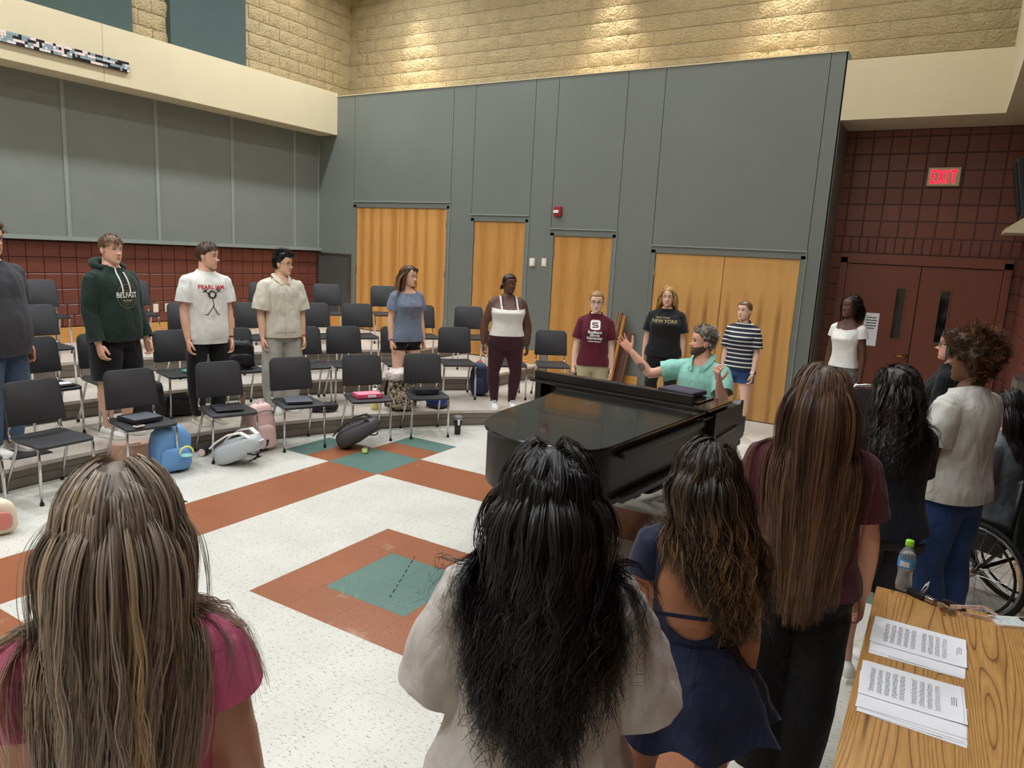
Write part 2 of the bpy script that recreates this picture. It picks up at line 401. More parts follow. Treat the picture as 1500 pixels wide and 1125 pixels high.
# curved seating risers
def arc_pts(k, r, xe, yb):
    a0 = math.acos((xe - CC.x) / r); a1 = R(232)
    pts = [(xe, yb)]
    for n in range(61):
        a = a0 + (a1 - a0) * n / 60
        pts.append((CC.x + r * math.cos(a), CC.y + r * math.sin(a)))
    return pts
for k in (1, 2, 3):
    pts = arc_pts(k, RR[k], XE[k], YB + .03)
    yl = pts[-1][1]
    poly = pts + [(XL, yl), (XL, YB + .03)]
    b = MB(); z0, z1 = (k - 1) * STEP, k * STEP
    b.prism(poly, z0, z1 - 0.004)
    b.m = [1 if n < len(b.f) - 1 and n == 1 else 0 for n in range(len(b.f))]
    o = struct(b.build('floor_riser', (RISER, T_TREAD)), 'curved vinyl seating riser step, level %d above the floor' % k)
    # tread skin tile joints: slightly proud tread with nosing and cove strips following the curve
    front = pts
    def strip(rad_off, xe_off, za, zb, m, nm, thick):
        outer = arc_pts(k, RR[k] - rad_off, XE[k] + xe_off, YB)
        inner = arc_pts(k, RR[k] - rad_off + thick, XE[k] + xe_off - thick, YB)
        q = MB(); n = len(outer)
        rings = [[Vector((*outer[i], za)), Vector((*outer[i], zb)), Vector((*inner[i], zb)), Vector((*inner[i], za))] for i in range(n)]
        q.ring_loft(rings); return q.build(nm, m, o)
    strip(0.014, 0.014, z1 - .032, z1, T_TREAD, 'nosing', 0.06)
    strip(0.006, 0.006, z0, z0 + .012, RISER_D, 'cove_strip', 0.01)
    strip(0.004, 0.004, z0 + .085, z0 + .09, RISER_D, 'score_line', 0.006)

# --- left wall: maroon scored block, fabric panels above, cream beam
wall_left = struct(fbox('wall_left', XL - .25, XL - .02, YF, YW, -.1, CEIL, MORTAR_M), 'maroon block wall below grey fabric panels')
def block_mesh(w, h, t, m, bev=.006, name='block'):
    o = MB().box((0, 0, 0), (w, h, t), bev=0).build(name, m)
    # chamfer front edge only, cheaply
    me = o.data; bpy.data.objects.remove(o); return me
def scored_block(w, h, m):
    """block lying in local XY, front at +Z, chamfered front edges"""
    c = .007; t = .02
    vs = [(-w / 2, -h / 2, -t), (w / 2, -h / 2, -t), (w / 2, h / 2, -t), (-w / 2, h / 2, -t), (-w / 2, -h / 2, -c * .8), (w / 2, -h / 2, -c * .8), (w / 2, h / 2, -c * .8), (-w / 2, h / 2, -c * .8),
          (-w / 2 + c, -h / 2 + c, 0), (w / 2 - c, -h / 2 + c, 0), (w / 2 - c, h / 2 - c, 0), (-w / 2 + c, h / 2 - c, 0)]
    fs = [(0, 1, 5, 4), (1, 2, 6, 5), (2, 3, 7, 6), (3, 0, 4, 7), (4, 5, 9, 8), (5, 6, 10, 9), (6, 7, 11, 10), (7, 4, 8, 11), (8, 9, 10, 11)]
    me = bpy.data.meshes.new('block'); me.from_pydata(vs, [], fs); me.materials.append(m); return me
B8 = .2032; G = .008
blk = scored_block(B8 - G, B8 - G, BRICK); blk_h = scored_block(B8 / 2 - G, B8 - G, BRICK); blk_w = scored_block(B8 * .75 - G, .146 - G, BRICK); blk_l = scored_block(B8 * .75 - G, .155 - G, BRICK); blk_c = scored_block(B8 * 2 - G, B8 - G, BRICK)
ROT_L = Matrix(((0, 0, 1), (1, 0, 0), (0, 1, 0))).to_4x4()       # block x->y, y->z, front +x
ROT_B = Matrix(((1, 0, 0), (0, 0, -1), (0, 1, 0))).to_4x4()      # block x->x, y->z, front -y
ROT_R = Matrix(((0, 0, -1), (-1, 0, 0), (0, 1, 0))).to_4x4()     # front -x
def put(me, rot, loc, parent, nm='block'):
    o = bpy.data.objects.new(nm, me); o.matrix_world = Matrix.Translation(loc) @ rot; link(o, parent); return o
z = 1.86
for row in range(4):
    zc = z - B8 / 2; y = YB - B8 / 2 - .02
    while y > -1.6:
        put(blk, ROT_L, (XL, y, zc), wall_left); y -= B8
    z -= B8
for (hh, me) in ((.146, blk_w), (.155, blk_l)):
    y = YB - B8 * .375 - .02 - (0 if hh < .15 else .07)
    while y > -1.6:
        put(me, ROT_L, (XL, y, z - hh / 2), wall_left); y -= B8 * .75
    z -= hh
struct(fbox('baseboard_left', XL - .01, XL + .022, YF, YB, .54, .735, OAK), 'oak baseboard')
fbox('cap', XL - .01, XL + .03, YF, YB, .54, .565, OAK, bpy.data.objects['baseboard_left'])
for y0, y1 in [(YF, -6.0), (-6.0, -4.7), (-4.7, -3.4), (-3.4, -2.1), (-2.1, -.82), (-.82, .46), (.46, 1.72), (1.72, 2.99), (2.99, 4.26), (4.26, YB)]:
    fbox('acoustic_panel', XL - .02, XL + .02, y0 + .022, y1 - .022, 1.93, 3.88, FABRIC, wall_left)
    fbox('batten', XL - .02, XL + .034, y1 - .024, y1 + .024, 1.93, 3.88, GREY_L, wall_left)
fbox('panel_rail', XL - .02, XL + .10, YF, YB, 1.88, 1.93, GREY_L, wall_left)
fbox('panel_head_rail', XL - .02, XL + .03, YF, YB, 3.83, 3.89, FABRIC, wall_left)
XBM = -4.73
for y0, y1 in ((YF, .757), (.763, YB)):
    struct(fbox('beam', XL - .1, XBM, y0, y1, 3.885, 4.575, CREAM), 'cream plaster beam over the grey fabric panels')
# upper rough block walls
def rough_mesh(w, h, m, seed):
    rnd = random.Random(seed); nx, ny = 9, 5; vs = []; fs = []
    for j in range(ny):
        for i in range(nx):
            x = -w / 2 + w * i / (nx - 1); y = -h / 2 + h * j / (ny - 1)
            e = i in (0, nx - 1) or j in (0, ny - 1)
            vs.append((x, y, .005 if e else rnd.uniform(0.006, .026)))
    for j in range(ny - 1):
        for i in range(nx - 1): fs.append((j * nx + i, j * nx + i + 1, (j + 1) * nx + i + 1, (j + 1) * nx + i))
    me = bpy.data.meshes.new('split_block'); me.from_pydata(vs, [], fs); me.materials.append(m)
    me.polygons.foreach_set('use_smooth', [True] * len(fs)); return me
rough = [rough_mesh(.4064 - .008, B8 - .008, SPLIT, s) for s in range(7)]
wall_back = struct(fbox('wall_back', XL - .2, XR + .2, YW, YW + .2, -.1, CEIL, MORTAR_C), 'split-face block wall above the grey closets')
fbox('upper_backing', XL - .02, XL - .006, YF, YW, 4.3, CEIL, MORTAR_C, wall_left)
rnd = random.Random(4)
for row in range(10):
    zc = 4.42 + B8 * (row + .5); off = .2032 if row % 2 else 0
    x = XL - .02 + .2032 + off
    while x < XR:
        put(rough[rnd.randrange(7)], ROT_B, (x, YW, zc), wall_back, 'split_block'); x += .4064
    y = YW - .2032 - .02 - off
    while y > 0.9:
        if not (1.98 < y < 3.2): put(rough[rnd.randrange(7)], ROT_L, (XL - .0, y, zc), wall_left, 'split_block')
        y -= .4064
fbox('upper_acoustic_panel', XL - .02, XL + .09, -1.5, 1.40, 4.3, CEIL, GREY_D, wall_left)
fbox('upper_acoustic_panel', XL - .02, XL + .09, 1.96, 3.24, 4.3, CEIL, GREY_D, wall_left)

# --- grey closet wall with oak doors
XC = 3.40; TOP = 4.52
wall_closet = struct(fbox('wall_closet', XL, XC - .02, YB + .04, YW, -.1, TOP, GREY), 'grey painted closet wall with oak doors')
doors = [(-4.25, -2.30, 3, 2), (-1.755, -.825, 2, 1), (-.32, .61, 1, 1), (1.27, 3.15, 0, 2)]
xs = [XL]
cols = []
prev = XL
for (x0, x1, lv, n) in doors:
    f0, f1 = x0 - .065, x1 + .065
    if prev == XL:
        cols.append((prev, f0, None))
    else: cols.append((prev, f0, None))
    cols.append((f0, f1, lv)); prev = f1
cols.append((prev, XC, None))
for (a, b_, lv) in cols:
    z0 = 0 if lv is None else 2.12 + STEP * lv + .10
    fbox('wall_panel', a + .004, b_ - .004, YB, YB + .045, z0, TOP, GREY, wall_closet)
fbox('end_panel', XC - .02, XC, YB, YW, -.01, TOP, GREY, wall_closet)
fbox('ledge', XL, XC, YB - .01, YW, TOP, TOP + .012, CREAM, wall_closet)
dm = {0: DOORW, 1: DOORP, 2: DOORP, 3: DOORF}
for n, (x0, x1, lv, leaves) in enumerate(doors):
    z0 = STEP * lv; z1 = z0 + 2.12
    fr = MB()
    fr.box((x0 - .033, YB + .02, (z0 + z1) / 2 + .02), (.06, .06, z1 - z0 + .05)); fr.box((x1 + .033, YB + .02, (z0 + z1) / 2 + .02), (.06, .06, z1 - z0 + .05))
    fr.box(((x0 + x1) / 2, YB + .02, z1 + .05), (x1 - x0 + .126, .06, .094))
    d = struct(fr.build('door_%d' % (n + 1), GREY), 'oak veneer closet door in a grey frame')
    fbox('frame_cap', x0 - .07, x1 + .07, YB - .028, YB + .01, z1 + .093, z1 + .108, GREY_L, d)
    fbox('frame_edge', x1 + .058, x1 + .068, YB - .016, YB, z0, z1 + .09, GREY_L, d)
    w = (x1 - x0) / leaves
    for q in range(leaves):
        lf = MB().box((w / 2, 0, 1.06), (w - .008, .03, 2.105)).build('door_leaf', dm[n], d, loc=(x0 + w * q, YB + .022, z0 + .006))
        for hz in (.25, 1.06, 1.86):
            hx = 0.0 if q == 0 else w
            MB().box((hx, -.022, hz), (.022, .016, .11)).build('hinge', CHROME_D, lf)
    kx = x0 + w * .5 if leaves == 1 else None
    if leaves == 1:
        MB().lathe([(.03, 0), (.03, .01), (.012, .012), (.012, .04), (.028, .05), (.03, .07), (.018, .082), (.0, .084)], 14).build('knob', CHROME_D, d, loc=(x1 - .07, YB + .006, z0 + .95), smooth=True)
        bpy.data.objects[d.name].children[-1].rotation_euler = (R(90), 0, 0)
def base(n, x0, x1, lv, y=None):
    z = STEP * lv
    o = struct(fbox('baseboard_back', x0, x1, YB - .022, YB + .01, z, z + .2, OAK), 'oak baseboard')
    fbox('shoe_mould', x0, x1, YB - .036, YB, z, z + .03, OAK, o)
base(1, XL, -4.32, 3); base(2, -2.23, -1.9, 3); base(3, -1.85, -1.83, 2); base(4, -.75, -.44, 2); base(5, -.42, -.39, 1); base(6, .68, 1.16, 1); base(7, 3.22, XC, 0)
# framed dark board low on the closet wall by the corner
bd = tag(fbox('notice_board', -5.18, -4.37, YB - .012, YB + .002, .62, 1.83, mat('dark_board', (74, 74, 72), .5, var=.1, vscale=3)), 'dark framed board at the corner behind the top chair row', 'board')
f = MB(); f.box((-4.775, YB - .018, 1.835), (.83, .02, .03)); f.box((-4.38, YB - .018, 1.22), (.03, .02, 1.2)); f.box((-5.17, YB - .018, 1.22), (.03, .02, 1.2)); f.build('board_frame', CHROME_D, bd)

# --- exit alcove
fbox('soffit_core', XC, 5.03, YB, YW, 3.755, 4.42, CREAM).name = 'beam_exit'
struct(bpy.data.objects['beam_exit'], 'cream beam above the exit alcove')
struct(fbox('beam_right', 5.03, XR + .3, YF, YW, 3.755, CEIL, CREAM), 'cream beam along the right wall')
wall_exit = struct(fbox('wall_exit', XC, XR + .1, YW - .02, YW + .02, -.05, 3.76, MORTAR_M), 'maroon scored block wall around the exit doors')
DX0, DX1, DZ = 3.60, 5.29, 2.12
for row in range(7):
    zc = 2.45 + B8 * (row + .5)
    if zc > 3.74: break
    x = XC + .0 + B8 * .05
    while x < XR + .05:
        put(blk, ROT_B, (x, YW - .022, zc), wall_exit); x += B8
cap_blk = scored_block(B8 - G, .086 - G, BRICK); x = XC + B8 * .05
while x < XR + .05:
    put(cap_blk, ROT_B, (x, YW - .022, 3.712), wall_exit); x += B8
x = XC + .05
while x < XR + .05:
    put(blk_h, ROT_B, (x, YW - .022, 2.35), wall_exit); x += B8 / 2
for row in range(11):
    zc = 2.248 - B8 * (row + .5)
    put(blk, ROT_B, (3.43, YW - .022, zc), wall_exit); put(blk, ROT_B, (5.46, YW - .022, zc), wall_exit)
fr = MB()
fr.box((DX0 - .04, YW - .03, 1.09), (.08, .09, 2.2)); fr.box((DX1 + .04, YW - .03, 1.09), (.08, .09, 2.2)); fr.box(((DX0 + DX1) / 2, YW - .03, DZ + .06), (DX1 - DX0 + .16, .09, .12))
ed = struct(fr.build('door_5', MDOOR), 'maroon double exit doors with narrow glass panes')
fbox('door_gap', DX0, DX1, YW - .024, YW - .02, 0, DZ, MDOOR_D, ed)
wl = (DX1 - DX0) / 2
DGLASS = mat('dark_glass', (16, 17, 20), .06, spec=.8)
for q in range(2):
    xa = DX0 + wl * q + .006; xb = DX0 + wl * (q + 1) - .006
    wx = (4.235 + .025) if q == 0 else 4.74
    m = MB(); y0, y1 = YW - .055, YW - .025
    wz0, wz1 = 1.20, 1.83; wa, wb = wx - .05, wx + .05
    for (a, b_, c_, d_) in ((xa, wa, .01, DZ - .01), (wb, xb, .01, DZ - .01), (wa, wb, .01, wz0), (wa, wb, wz1, DZ - .01)):
        m.box(((a + b_) / 2, (y0 + y1) / 2, (c_ + d_) / 2), (b_ - a, y1 - y0, d_ - c_))
    lf = m.build('door_leaf', MDOOR, ed)
    fbox('pane', wa, wb, YW - .042, YW - .038, wz0, wz1, DGLASS, lf)
    g = MB(); t = .016
    g.box(((wa + wb) / 2, y0 - .004, wz1 + t / 2), (wb - wa + 2 * t, .012, t)); g.box(((wa + wb) / 2, y0 - .004, wz0 - t / 2), (wb - wa + 2 * t, .012, t))
    g.box((wa - t / 2, y0 - .004, (wz0 + wz1) / 2), (t, .012, wz1 - wz0)); g.box((wb + t / 2, y0 - .004, (wz0 + wz1) / 2), (t, .012, wz1 - wz0))
    g.build('pane_bead', MDOOR, lf)
h = MB(); h.lathe([(.03, 0), (.03, .012), (.012, .014), (.012, .05)], 14)
for i in range(len(h.v)): p = h.v[i]; h.v[i] = Vector((p.x, -p.z, p.y))
h.tube([(0, -.05, 0), (-.03, -.054, 0), (-.12, -.054, -.004)], [.01, .01, .007], 8)
h.build('lever_handle', BRASS, ed, smooth=True, loc=(4.40, YW - .056, .99))
pp = tag(fbox('door_notice', 3.885, 4.055, YW - .0585, YW - .056, 1.08, 1.50, PAPER), 'white paper notice taped to the maroon exit door', 'notice')
m = MB()
for q in range(5):
    w = (.11, .13, .12, .13, .09)[q]; m.box((3.97, YW - .059, 1.44 - q * .034), (w, .001, .013))
m.build('notice_text', INK, pp)
# right wall
wall_right = struct(fbox('wall_right', XR, XR + .2, YF, YW + .1, -.1, CEIL, MORTAR_M), 'maroon block wall beside the exit')
for row in range(18):
    zc = B8 * (row + .5); y = YW - .2032 - .01 - (.2032 if row % 2 else 0)
    while y > 1.2:
        put(blk_c, ROT_R, (XR - .006, y, zc), wall_right); y -= .4064
struct(fbox('wall_front', XL - .2, XR + .2, YF - .2, YF, -.1, CEIL, CREAM), 'cream wall behind')
struct(fbox('ceiling', XL - .3, XR + .3, YF - .2, YW + .2, CEIL, CEIL + .15, mat('ceiling_tile', (205, 200, 190), .9)), 'pale ceiling')
struct(fbox('baseboard_right', XR - .03, XR, YF, YW - .1, 0, .19, OAK), 'oak baseboard')

# --- things on the walls
ex = tag(fbox('exit_sign', 4.36, 4.70, YW - .075, YW - .025, 3.075, 3.29, mat('sign_cream', (206, 194, 160), .5), bev=.008), 'lit red EXIT sign on the maroon block wall', 'exit sign')
def text_obj(txt, size, m, parent, loc, rot, name='lettering', ext=.001, font_shear=0, sx=1.0, align='CENTER', bold=0.0):
    cu = bpy.data.curves.new(name, 'FONT'); cu.body = txt; cu.size = size; cu.extrude = ext; cu.align_x = align; cu.align_y = 'CENTER'; cu.shear = font_shear; cu.offset = bold; cu.resolution_u = 3
    o = bpy.data.objects.new(name, cu); COL.objects.link(o)
    dg = bpy.context.evaluated_depsgraph_get(); me = bpy.data.meshes.new_from_object(o.evaluated_get(dg)); bpy.data.objects.remove(o)
    me.materials.clear(); me.materials.append(m)
    ob = bpy.data.objects.new(name, me); ob.scale = (sx, 1, 1); ob.rotation_euler = rot; ob.location = loc
    return link(ob, parent)
RED_E = emis('exit_red', (255, 20, 60), 2.2)
m = MB(); LH, LS = .155, .023
def bar(x0, z0, x1, z1):
    d = Vector((x1 - x0, z1 - z0)); a = math.atan2(d.y, d.x); m.box((4.53 + (x0 + x1) / 2, YW - .077, 3.183 + (z0 + z1) / 2), (d.length + LS * .0, .005, LS), rot=Matrix.Rotation(-a, 3, 'Y'))
h_ = LH / 2; q_ = h_ - LS / 2
for (cx_, segs_) in ((-.105, [(-.018, -h_, -.018, h_), (-.028, q_, .028, q_), (-.028, 0, .02, 0), (-.028, -q_, .028, -q_)]), (-.031, [(-.030, -h_, .030, h_), (-.030, h_, .030, -h_)]), (.036, [(0, -h_, 0, h_)]), (.102, [(0, -h_, 0, h_), (-.032, q_, .032, q_)])):
    for (x0, z0, x1, z1) in segs_: bar(cx_ + x0, z0, cx_ + x1, z1)
m.build('lettering', RED_E, ex)
fa = tag(fbox('fire_alarm', -.335, -.215, YB - .05, YB, 2.58, 2.72, mat('alarm_red', (150, 28, 40), .4), bev=.008), 'red fire alarm strobe on the grey wall', 'fire alarm')
fbox('strobe_lens', -.325, -.245, YB - .066, YB - .048, 2.625, 2.665, WHITEP, fa, bev=.006)
th = tag(fbox('thermostat', -.70, -.615, YB - .035, YB, 1.835, 1.955, IVORY, bev=.006), 'cream boxy thermostat on the grey wall', 'thermostat')
fbox('thermostat_cover', -.69, -.625, YB - .044, YB - .03, 1.85, 1.94, WHITEP, th, bev=.004)
sw = tag(fbox('light_switch', -.505, -.425, YB - .008, YB, 1.845, 1.965, IVORY, bev=.003), 'cream wall switch plate beside the thermostat', 'switch')
fbox('switch_paddle', -.482, -.448, YB - .014, YB - .005, 1.87, 1.94, WHITEP, sw, bev=.002)
for n, y in enumerate((1.633, 1.82)):
    o = tag(fbox('wall_outlet', XL, XL + .01, y - .04, y + .04, .885, 1.01, IVORY, bev=.003), ('cream outlet plate on the maroon wall, the one farther from the corner board', 'cream outlet plate on the maroon wall, the one nearer the corner board')[n], 'outlet', 'outlet plates on the maroon wall')
    for dz in (-.028, .028): fbox('socket', XL + .008, XL + .013, y - .018, y + .018, .947 + dz - .016, .947 + dz + .016, WHITEP, o, bev=.002)
# mosaic strip on the beam
mo = tag(fbox('mosaic_strip', XBM + .002, XBM + .03, -4.2, 1.077, 4.06, 4.185, mat('mosaic_back', (70, 74, 78), .6)), 'black and white mosaic tile strip along the cream beam', 'mosaic')
mm = (mat('mosaic_black', (34, 30, 34), .25), mat('mosaic_pink', (226, 206, 200), .3), mat('mosaic_grey', (136, 152, 156), .3), mat('mosaic_pale', (206, 204, 206), .3))
rnd = random.Random(8); m = MB(); cell = .031
for j in range(4):
    y = 1.075; 
    while y > -4.2:
        L = rnd.choice((1, 1, 1, 2, 3)); y1 = y - cell * L
        m.box((XBM + .032, (y + y1) / 2, 4.0615 + cell * (j + .5)), (.008, cell * L - .003, cell - .003), mat=rnd.choice((0, 0, 1, 1, 2, 2, 3)))
        y = y1
o = m.build('tesserae', mm, mo); o['kind'] = 'stuff'
# monitor shelf high on the right wall
tv = empty('wall_speaker', (5.30, 4.95, 2.5)); tag(tv, 'dark box speaker on a cream wall bracket high beside the exit', 'speaker')
m = MB(); m.add([(-.11, -.3, 0), (.165, -.3, 0), (.165, .3, 0), (-.11, .3, 0), (-.11, -.3, .04), (.165, -.3, .26), (.165, .3, .26), (-.11, .3, .04)], [(3, 2, 1, 0), (4, 5, 6, 7), (0, 1, 5, 4), (2, 3, 7, 6), (1, 2, 6, 5), (3, 0, 4, 7)]); m.build('bracket', CREAM, tv)
MB().box((.05, 0, .50), (.20, .42, .60), rot=Matrix.Rotation(R(-12), 3, 'Y'), bev=.015).build('cabinet', mat('speaker_black', (34, 38, 46), .5), tv)
MB().box((-.058, 0, .48), (.01, .36, .52), rot=Matrix.Rotation(R(-12), 3, 'Y')).build('grille', mat('grille_black', (24, 26, 30), .8, bump=.3, bscale=400), tv)
mb = tag(fbox('metal_box', 5.36, XR - .008, 2.6, 3.0, .98, 1.2, mat('galvanised', (150, 146, 140), .4, .6), bev=.006), 'grey metal box mounted on the maroon wall', 'metal box')
fbox('box_lid', 5.35, XR - .008, 2.59, 3.01, 1.19, 1.205, CHROME_D, mb); MB().box((5.352, 2.66, 1.1), (.02, .03, .03)).build('latch', CHROME_D, mb)
# floor socket plate
fp = tag(MB().box((0, 0, .003), (.26, .20, .006), bev=.002).build('floor_plate', mat('plate_black', (38, 38, 42), .4), loc=(-.15, -1.56, 0)), 'black square floor outlet plate between chairs and rust stripe', 'floor plate')
m = MB()
for (x, y, w, h_) in ((0, .075, .2, .004), (0, -.075, .2, .004), (.1, 0, .004, .15), (-.1, 0, .004, .15)): m.box((x, y, .0065), (w, h_, .002))
m.build('plate_rim', CHROME_D, fp)
fp2 = tag(MB().box((0, 0, .003), (.36, .30, .006), bev=.002).build('floor_plate', MATS['plate_black'], loc=(-1.62, -1.87, STEP)), 'black floor plate on the lowest riser step behind the chair', 'floor plate')

# dashed black mark on the inner green square
tm = empty('floor_mark', (0, 0, 0)); tag(tm, 'short dashed black tape mark across the green floor square', 'tape mark')
def gz(u, v):
    k = c_f + c_r * ((u - 750) / FOC) + c_d * ((v - 562.5) / FOC); return CAM + k * (-CAM.z / k.z)
p0, p1 = gz(608, 815), gz(569, 879); tm.location = p0; d = p1 - p0; L_ = d.length; d.normalize(); a_ = math.atan2(d.y, d.x)
for k in range(9):
    w_ = .045 if k % 2 else .028
    MB().box((0, 0, .0006), (w_, .008, .0012)).build('dash', RUBBER, tm, loc=d * (L_ * (k + .3) / 9), rz=a_)
# ------------------------------------------------------------------ furniture
def at_z(u, v, z):
    """point at height z seen at photo pixel (u, v)"""
    k = c_f + c_r * ((u - 750) / FOC) + c_d * ((v - 562.5) / FOC)
    t = (z - CAM.z) / k.z
    return CAM + k * t
# --- musician chair, front = local +X
def make_chair():
    root = empty('music_chair')
    # seat: contoured shell
    nx, ny = 9, 9; W2, D2 = .215, .215; top = []; 
    def sz(x, y):
        z = .452 - .012 * (1 - (y / W2) ** 2) * (1 - ((x + .03) / .25) ** 2) + .0
        z -= .03 * max(0, (x - .12) / .1) ** 2 * .5
        return z + .008 * max(0, (-x - .12) / .1)
    g = [[Vector((-D2 + 2 * D2 * i / (nx - 1), -W2 * (1 - .06 * (1 - i / (nx - 1))) * (1 - 2 * j / (ny - 1)), 0)) for j in range(ny)] for i in range(nx)]
    vs = []; fs = []
    for lay in (0, -.02):
        for i in range(nx):
            for j in range(ny):
                p = g[i][j].copy(); s = .985 if lay else 1
                if i in (0, nx - 1) and j in (0, ny - 1): p.x *= .96; p.y *= .96
                vs.append((p.x * s, p.y * s, sz(p.x, p.y) + lay))
    n = nx * ny
    for i in range(nx - 1):
        for j in range(ny - 1):
            a = i * ny + j; fs.append((a, a + ny, a + ny + 1, a + 1)); fs.append((n + a, n + a + 1, n + a + ny + 1, n + a + ny))
    bd = [j for j in range(ny)] + [i * ny + ny - 1 for i in range(1, nx)] + [(nx - 1) * ny + j for j in range(ny - 2, -1, -1)] + [i * ny for i in range(nx - 2, 0, -1)]
    for q in range(len(bd)):
        a, b = bd[q], bd[(q + 1) % len(bd)]; fs.append((a, b, n + b, n + a))
    o = mesh_obj('seat', vs, fs, BLACKP, root); autosmooth(o, 50)
    # backrest
    pl = rounded_poly(.425, .325, .06, 5, top_only=True); m = MB(); rings = []
    for (t, ins) in ((-.011, .008), (-.006, 0), (.006, 0), (.011, .008)):
        ring = []
        for (a, b) in pl:
            k = 1 - .05 * (b / .1625) * .5
            aa = a * k * (1 - ins * 5); bb = b * (1 - ins * 5)
            curve = .03 * (1 - (aa / .2125) ** 2)
            ring.append(Vector((-.228 - curve + .03 - .20 * bb * .9 + t, aa, .70 + bb)))
        rings.append(ring)
    m.ring_loft(rings); o = m.build('backrest', BLACKP, root); autosmooth(o, 40)
    for s in (-1, 1):
        m = MB(); m.tube([(.205, s * .205, .012), (.198, s * .2, .40), (.185, s * .198, .425), (.16, s * .195, .432), (-.16, s * .19, .432)], .0115, 8)
        o = m.build('leg', CHROME, root, smooth=True)
        MB().lathe([(.014, 0), (.0155, .004), (.0155, .022), (.012, .024)], 10).build('foot_cap', RUBBER, o, loc=(.205, s * .205, 0))
        m = MB(); m.tube([(-.27, s * .215, .012), (-.17, s * .196, .25), (-.09, s * .19, .425), (-.06, s * .19, .434)], .0115, 8)
        o = m.build('leg', CHROME, root, smooth=True)
        MB().lathe([(.014, 0), (.0155, .004), (.0155, .022), (.012, .024)], 10).build('foot_cap', RUBBER, o, loc=(-.27, s * .215, 0))
        m = MB(); m.tube([(-.15, s * .192, .432), (-.185, s * .192, .44), (-.205, s * .19, .48), (-.195, s * .185, .54), (-.205, s * .18, .60), (-.232, s * .17, .70)], .0105, 8)
        m.build('back_post', CHROME, root, smooth=True)
    m = MB(); m.tube([(-.10, -.19, .425), (-.10, .19, .425)], .009, 6); m.build('stretcher', CHROME, root, smooth=True)
    return root
chair0 = make_chair(); first_chair = [True]
RB = (5.5, 6.6, 7.8, 9.15)
ROWG = ('chairs in the front row on the floor', 'chairs on the lowest riser step', 'chairs on the middle riser step', 'chairs on the top riser step')
ROWL = ('black music chair with chrome legs in the front row on the tiled floor', 'black music chair with chrome legs on the lowest riser step', 'black music chair with chrome legs on the middle riser step', 'black music chair with chrome legs on the top riser step by the maroon wall')
CH = {}
def chair(row, ang, key, label=None, dface=0.0):
    r = RB[row] - .29; a = R(ang)
    o = chair0 if first_chair[0] else copy_tree(chair0); first_chair[0] = False
    o.location = (CC.x + r * math.cos(a), CC.y + r * math.sin(a), STEP * row); o.rotation_euler = (0, 0, a + math.pi + R(dface))
    tag(o, label or ROWL[row], 'chair', ROWG[row]); CH[key] = o; return o
chair(0, -168.6, 'c0', 'black front-row music chair with a blue-grey folder on its seat')
chair(0, -176.2, 'c1', 'empty black front-row music chair beside the one holding binder and phone', -1)
chair(0, 175.8, 'c2', 'black front-row music chair with black binder and white phone on its seat', -5)
chair(0, 167.3, 'c3', 'black front-row music chair with a dark folder above the grey backpack', -5)
chair(0, 159.6, 'c4', 'black front-row music chair with a grey folder beside the pink backpack', -2)
chair(0, 151.5, 'c5', 'black front-row music chair with a pink binder on its seat', -3)
chair(0, 144.2, 'c6', 'black front-row music chair with a black case on its seat', -2)
for k, (a, l) in enumerate([(178.4, 'black music chair with papers on its seat on the lowest riser step'), (173.2, 'black music chair on the lowest riser behind the dark green hoodie'), (167.0, 'black music chair with a green folder on the lowest riser step'), (161.5, 'black music chair holding a black backpack on the lowest riser step'), (154.5, 'black music chair on the lowest riser behind the cream button shirt'), (150.2, 'empty black music chair between the cream shirt and grey-blue tee singers'), (144.3, 'black music chair on the lowest riser behind the grey-blue tee'), (137.8, 'black music chair beside the navy and pink backpack'), (131.7, 'black music chair on the lowest riser behind the white tank top'), (126.5, 'black music chair at the end of the lowest riser by the oak doors')]):
    chair(1, a, 'd%d' % k, l)
for k, a in enumerate((174.3, 162.6, 156.7, 150.7, 146.3, 139.7, 134.4)): chair(2, a, 'e%d' % k, '%s black music chair from the grey closet wall on the middle riser step' % ('seventh', 'sixth', 'fifth', 'fourth', 'third', 'second', 'first')[k])
for k, a in enumerate((171.0, 164.2, 153.2, 147.3, 141.7)): chair(3, a, 'g%d' % k, '%s black music chair from the grey closet wall on the top riser step' % ('fifth', 'fourth', 'third', 'second', 'first')[k])

def on_seat(key, dx=0, dy=0, z=.452):
    o = CH[key]; m = Matrix.Translation(o.location) @ Matrix.Rotation(o.rotation_euler.z, 4, 'Z')
    return m @ Vector((dx, dy, z)), o.rotation_euler.z
def folder(key, name, label, cat, size, m, dx=0, dy=0, rz=0, dz=.0, bev=.003):
    p, a = on_seat(key, dx, dy)
    o = MB().box((0, 0, size[2] / 2), size, bev=bev).build(name, m); o.location = p + Vector((0, 0, dz)); o.rotation_euler = (0, 0, a + R(rz))
    return tag(o, label, cat)
F_BLACK = mat('folder_black', (36, 36, 40), .5); F_GREY = mat('folder_grey', (92, 94, 102), .45); F_PINK = mat('binder_pink', (222, 84, 118), .4); F_GREEN = mat('folder_green', (96, 168, 140), .5); F_BLUE = mat('folder_blue_grey', (96, 104, 124), .5)
o = folder('c2', 'black_binder', 'black ring binder on the chair with the white phone', 'binder', (.27, .25, .032), F_BLACK, -.03, .0, 8, .004)
MB().box((.02, .0, .033), (.22, .24, .004)).build('binder_flap', F_GREY, o)
o = folder('c2', 'phone', 'white phone on the front-row chair beside the black binder', 'phone', (.045, .075, .012), WHITEP, .185, -.10, 15, .0)
MB().box((0, 0, .0125), (.036, .066, .002)).build('phone_screen', mat('screen_dark', (60, 60, 64), .2), o)
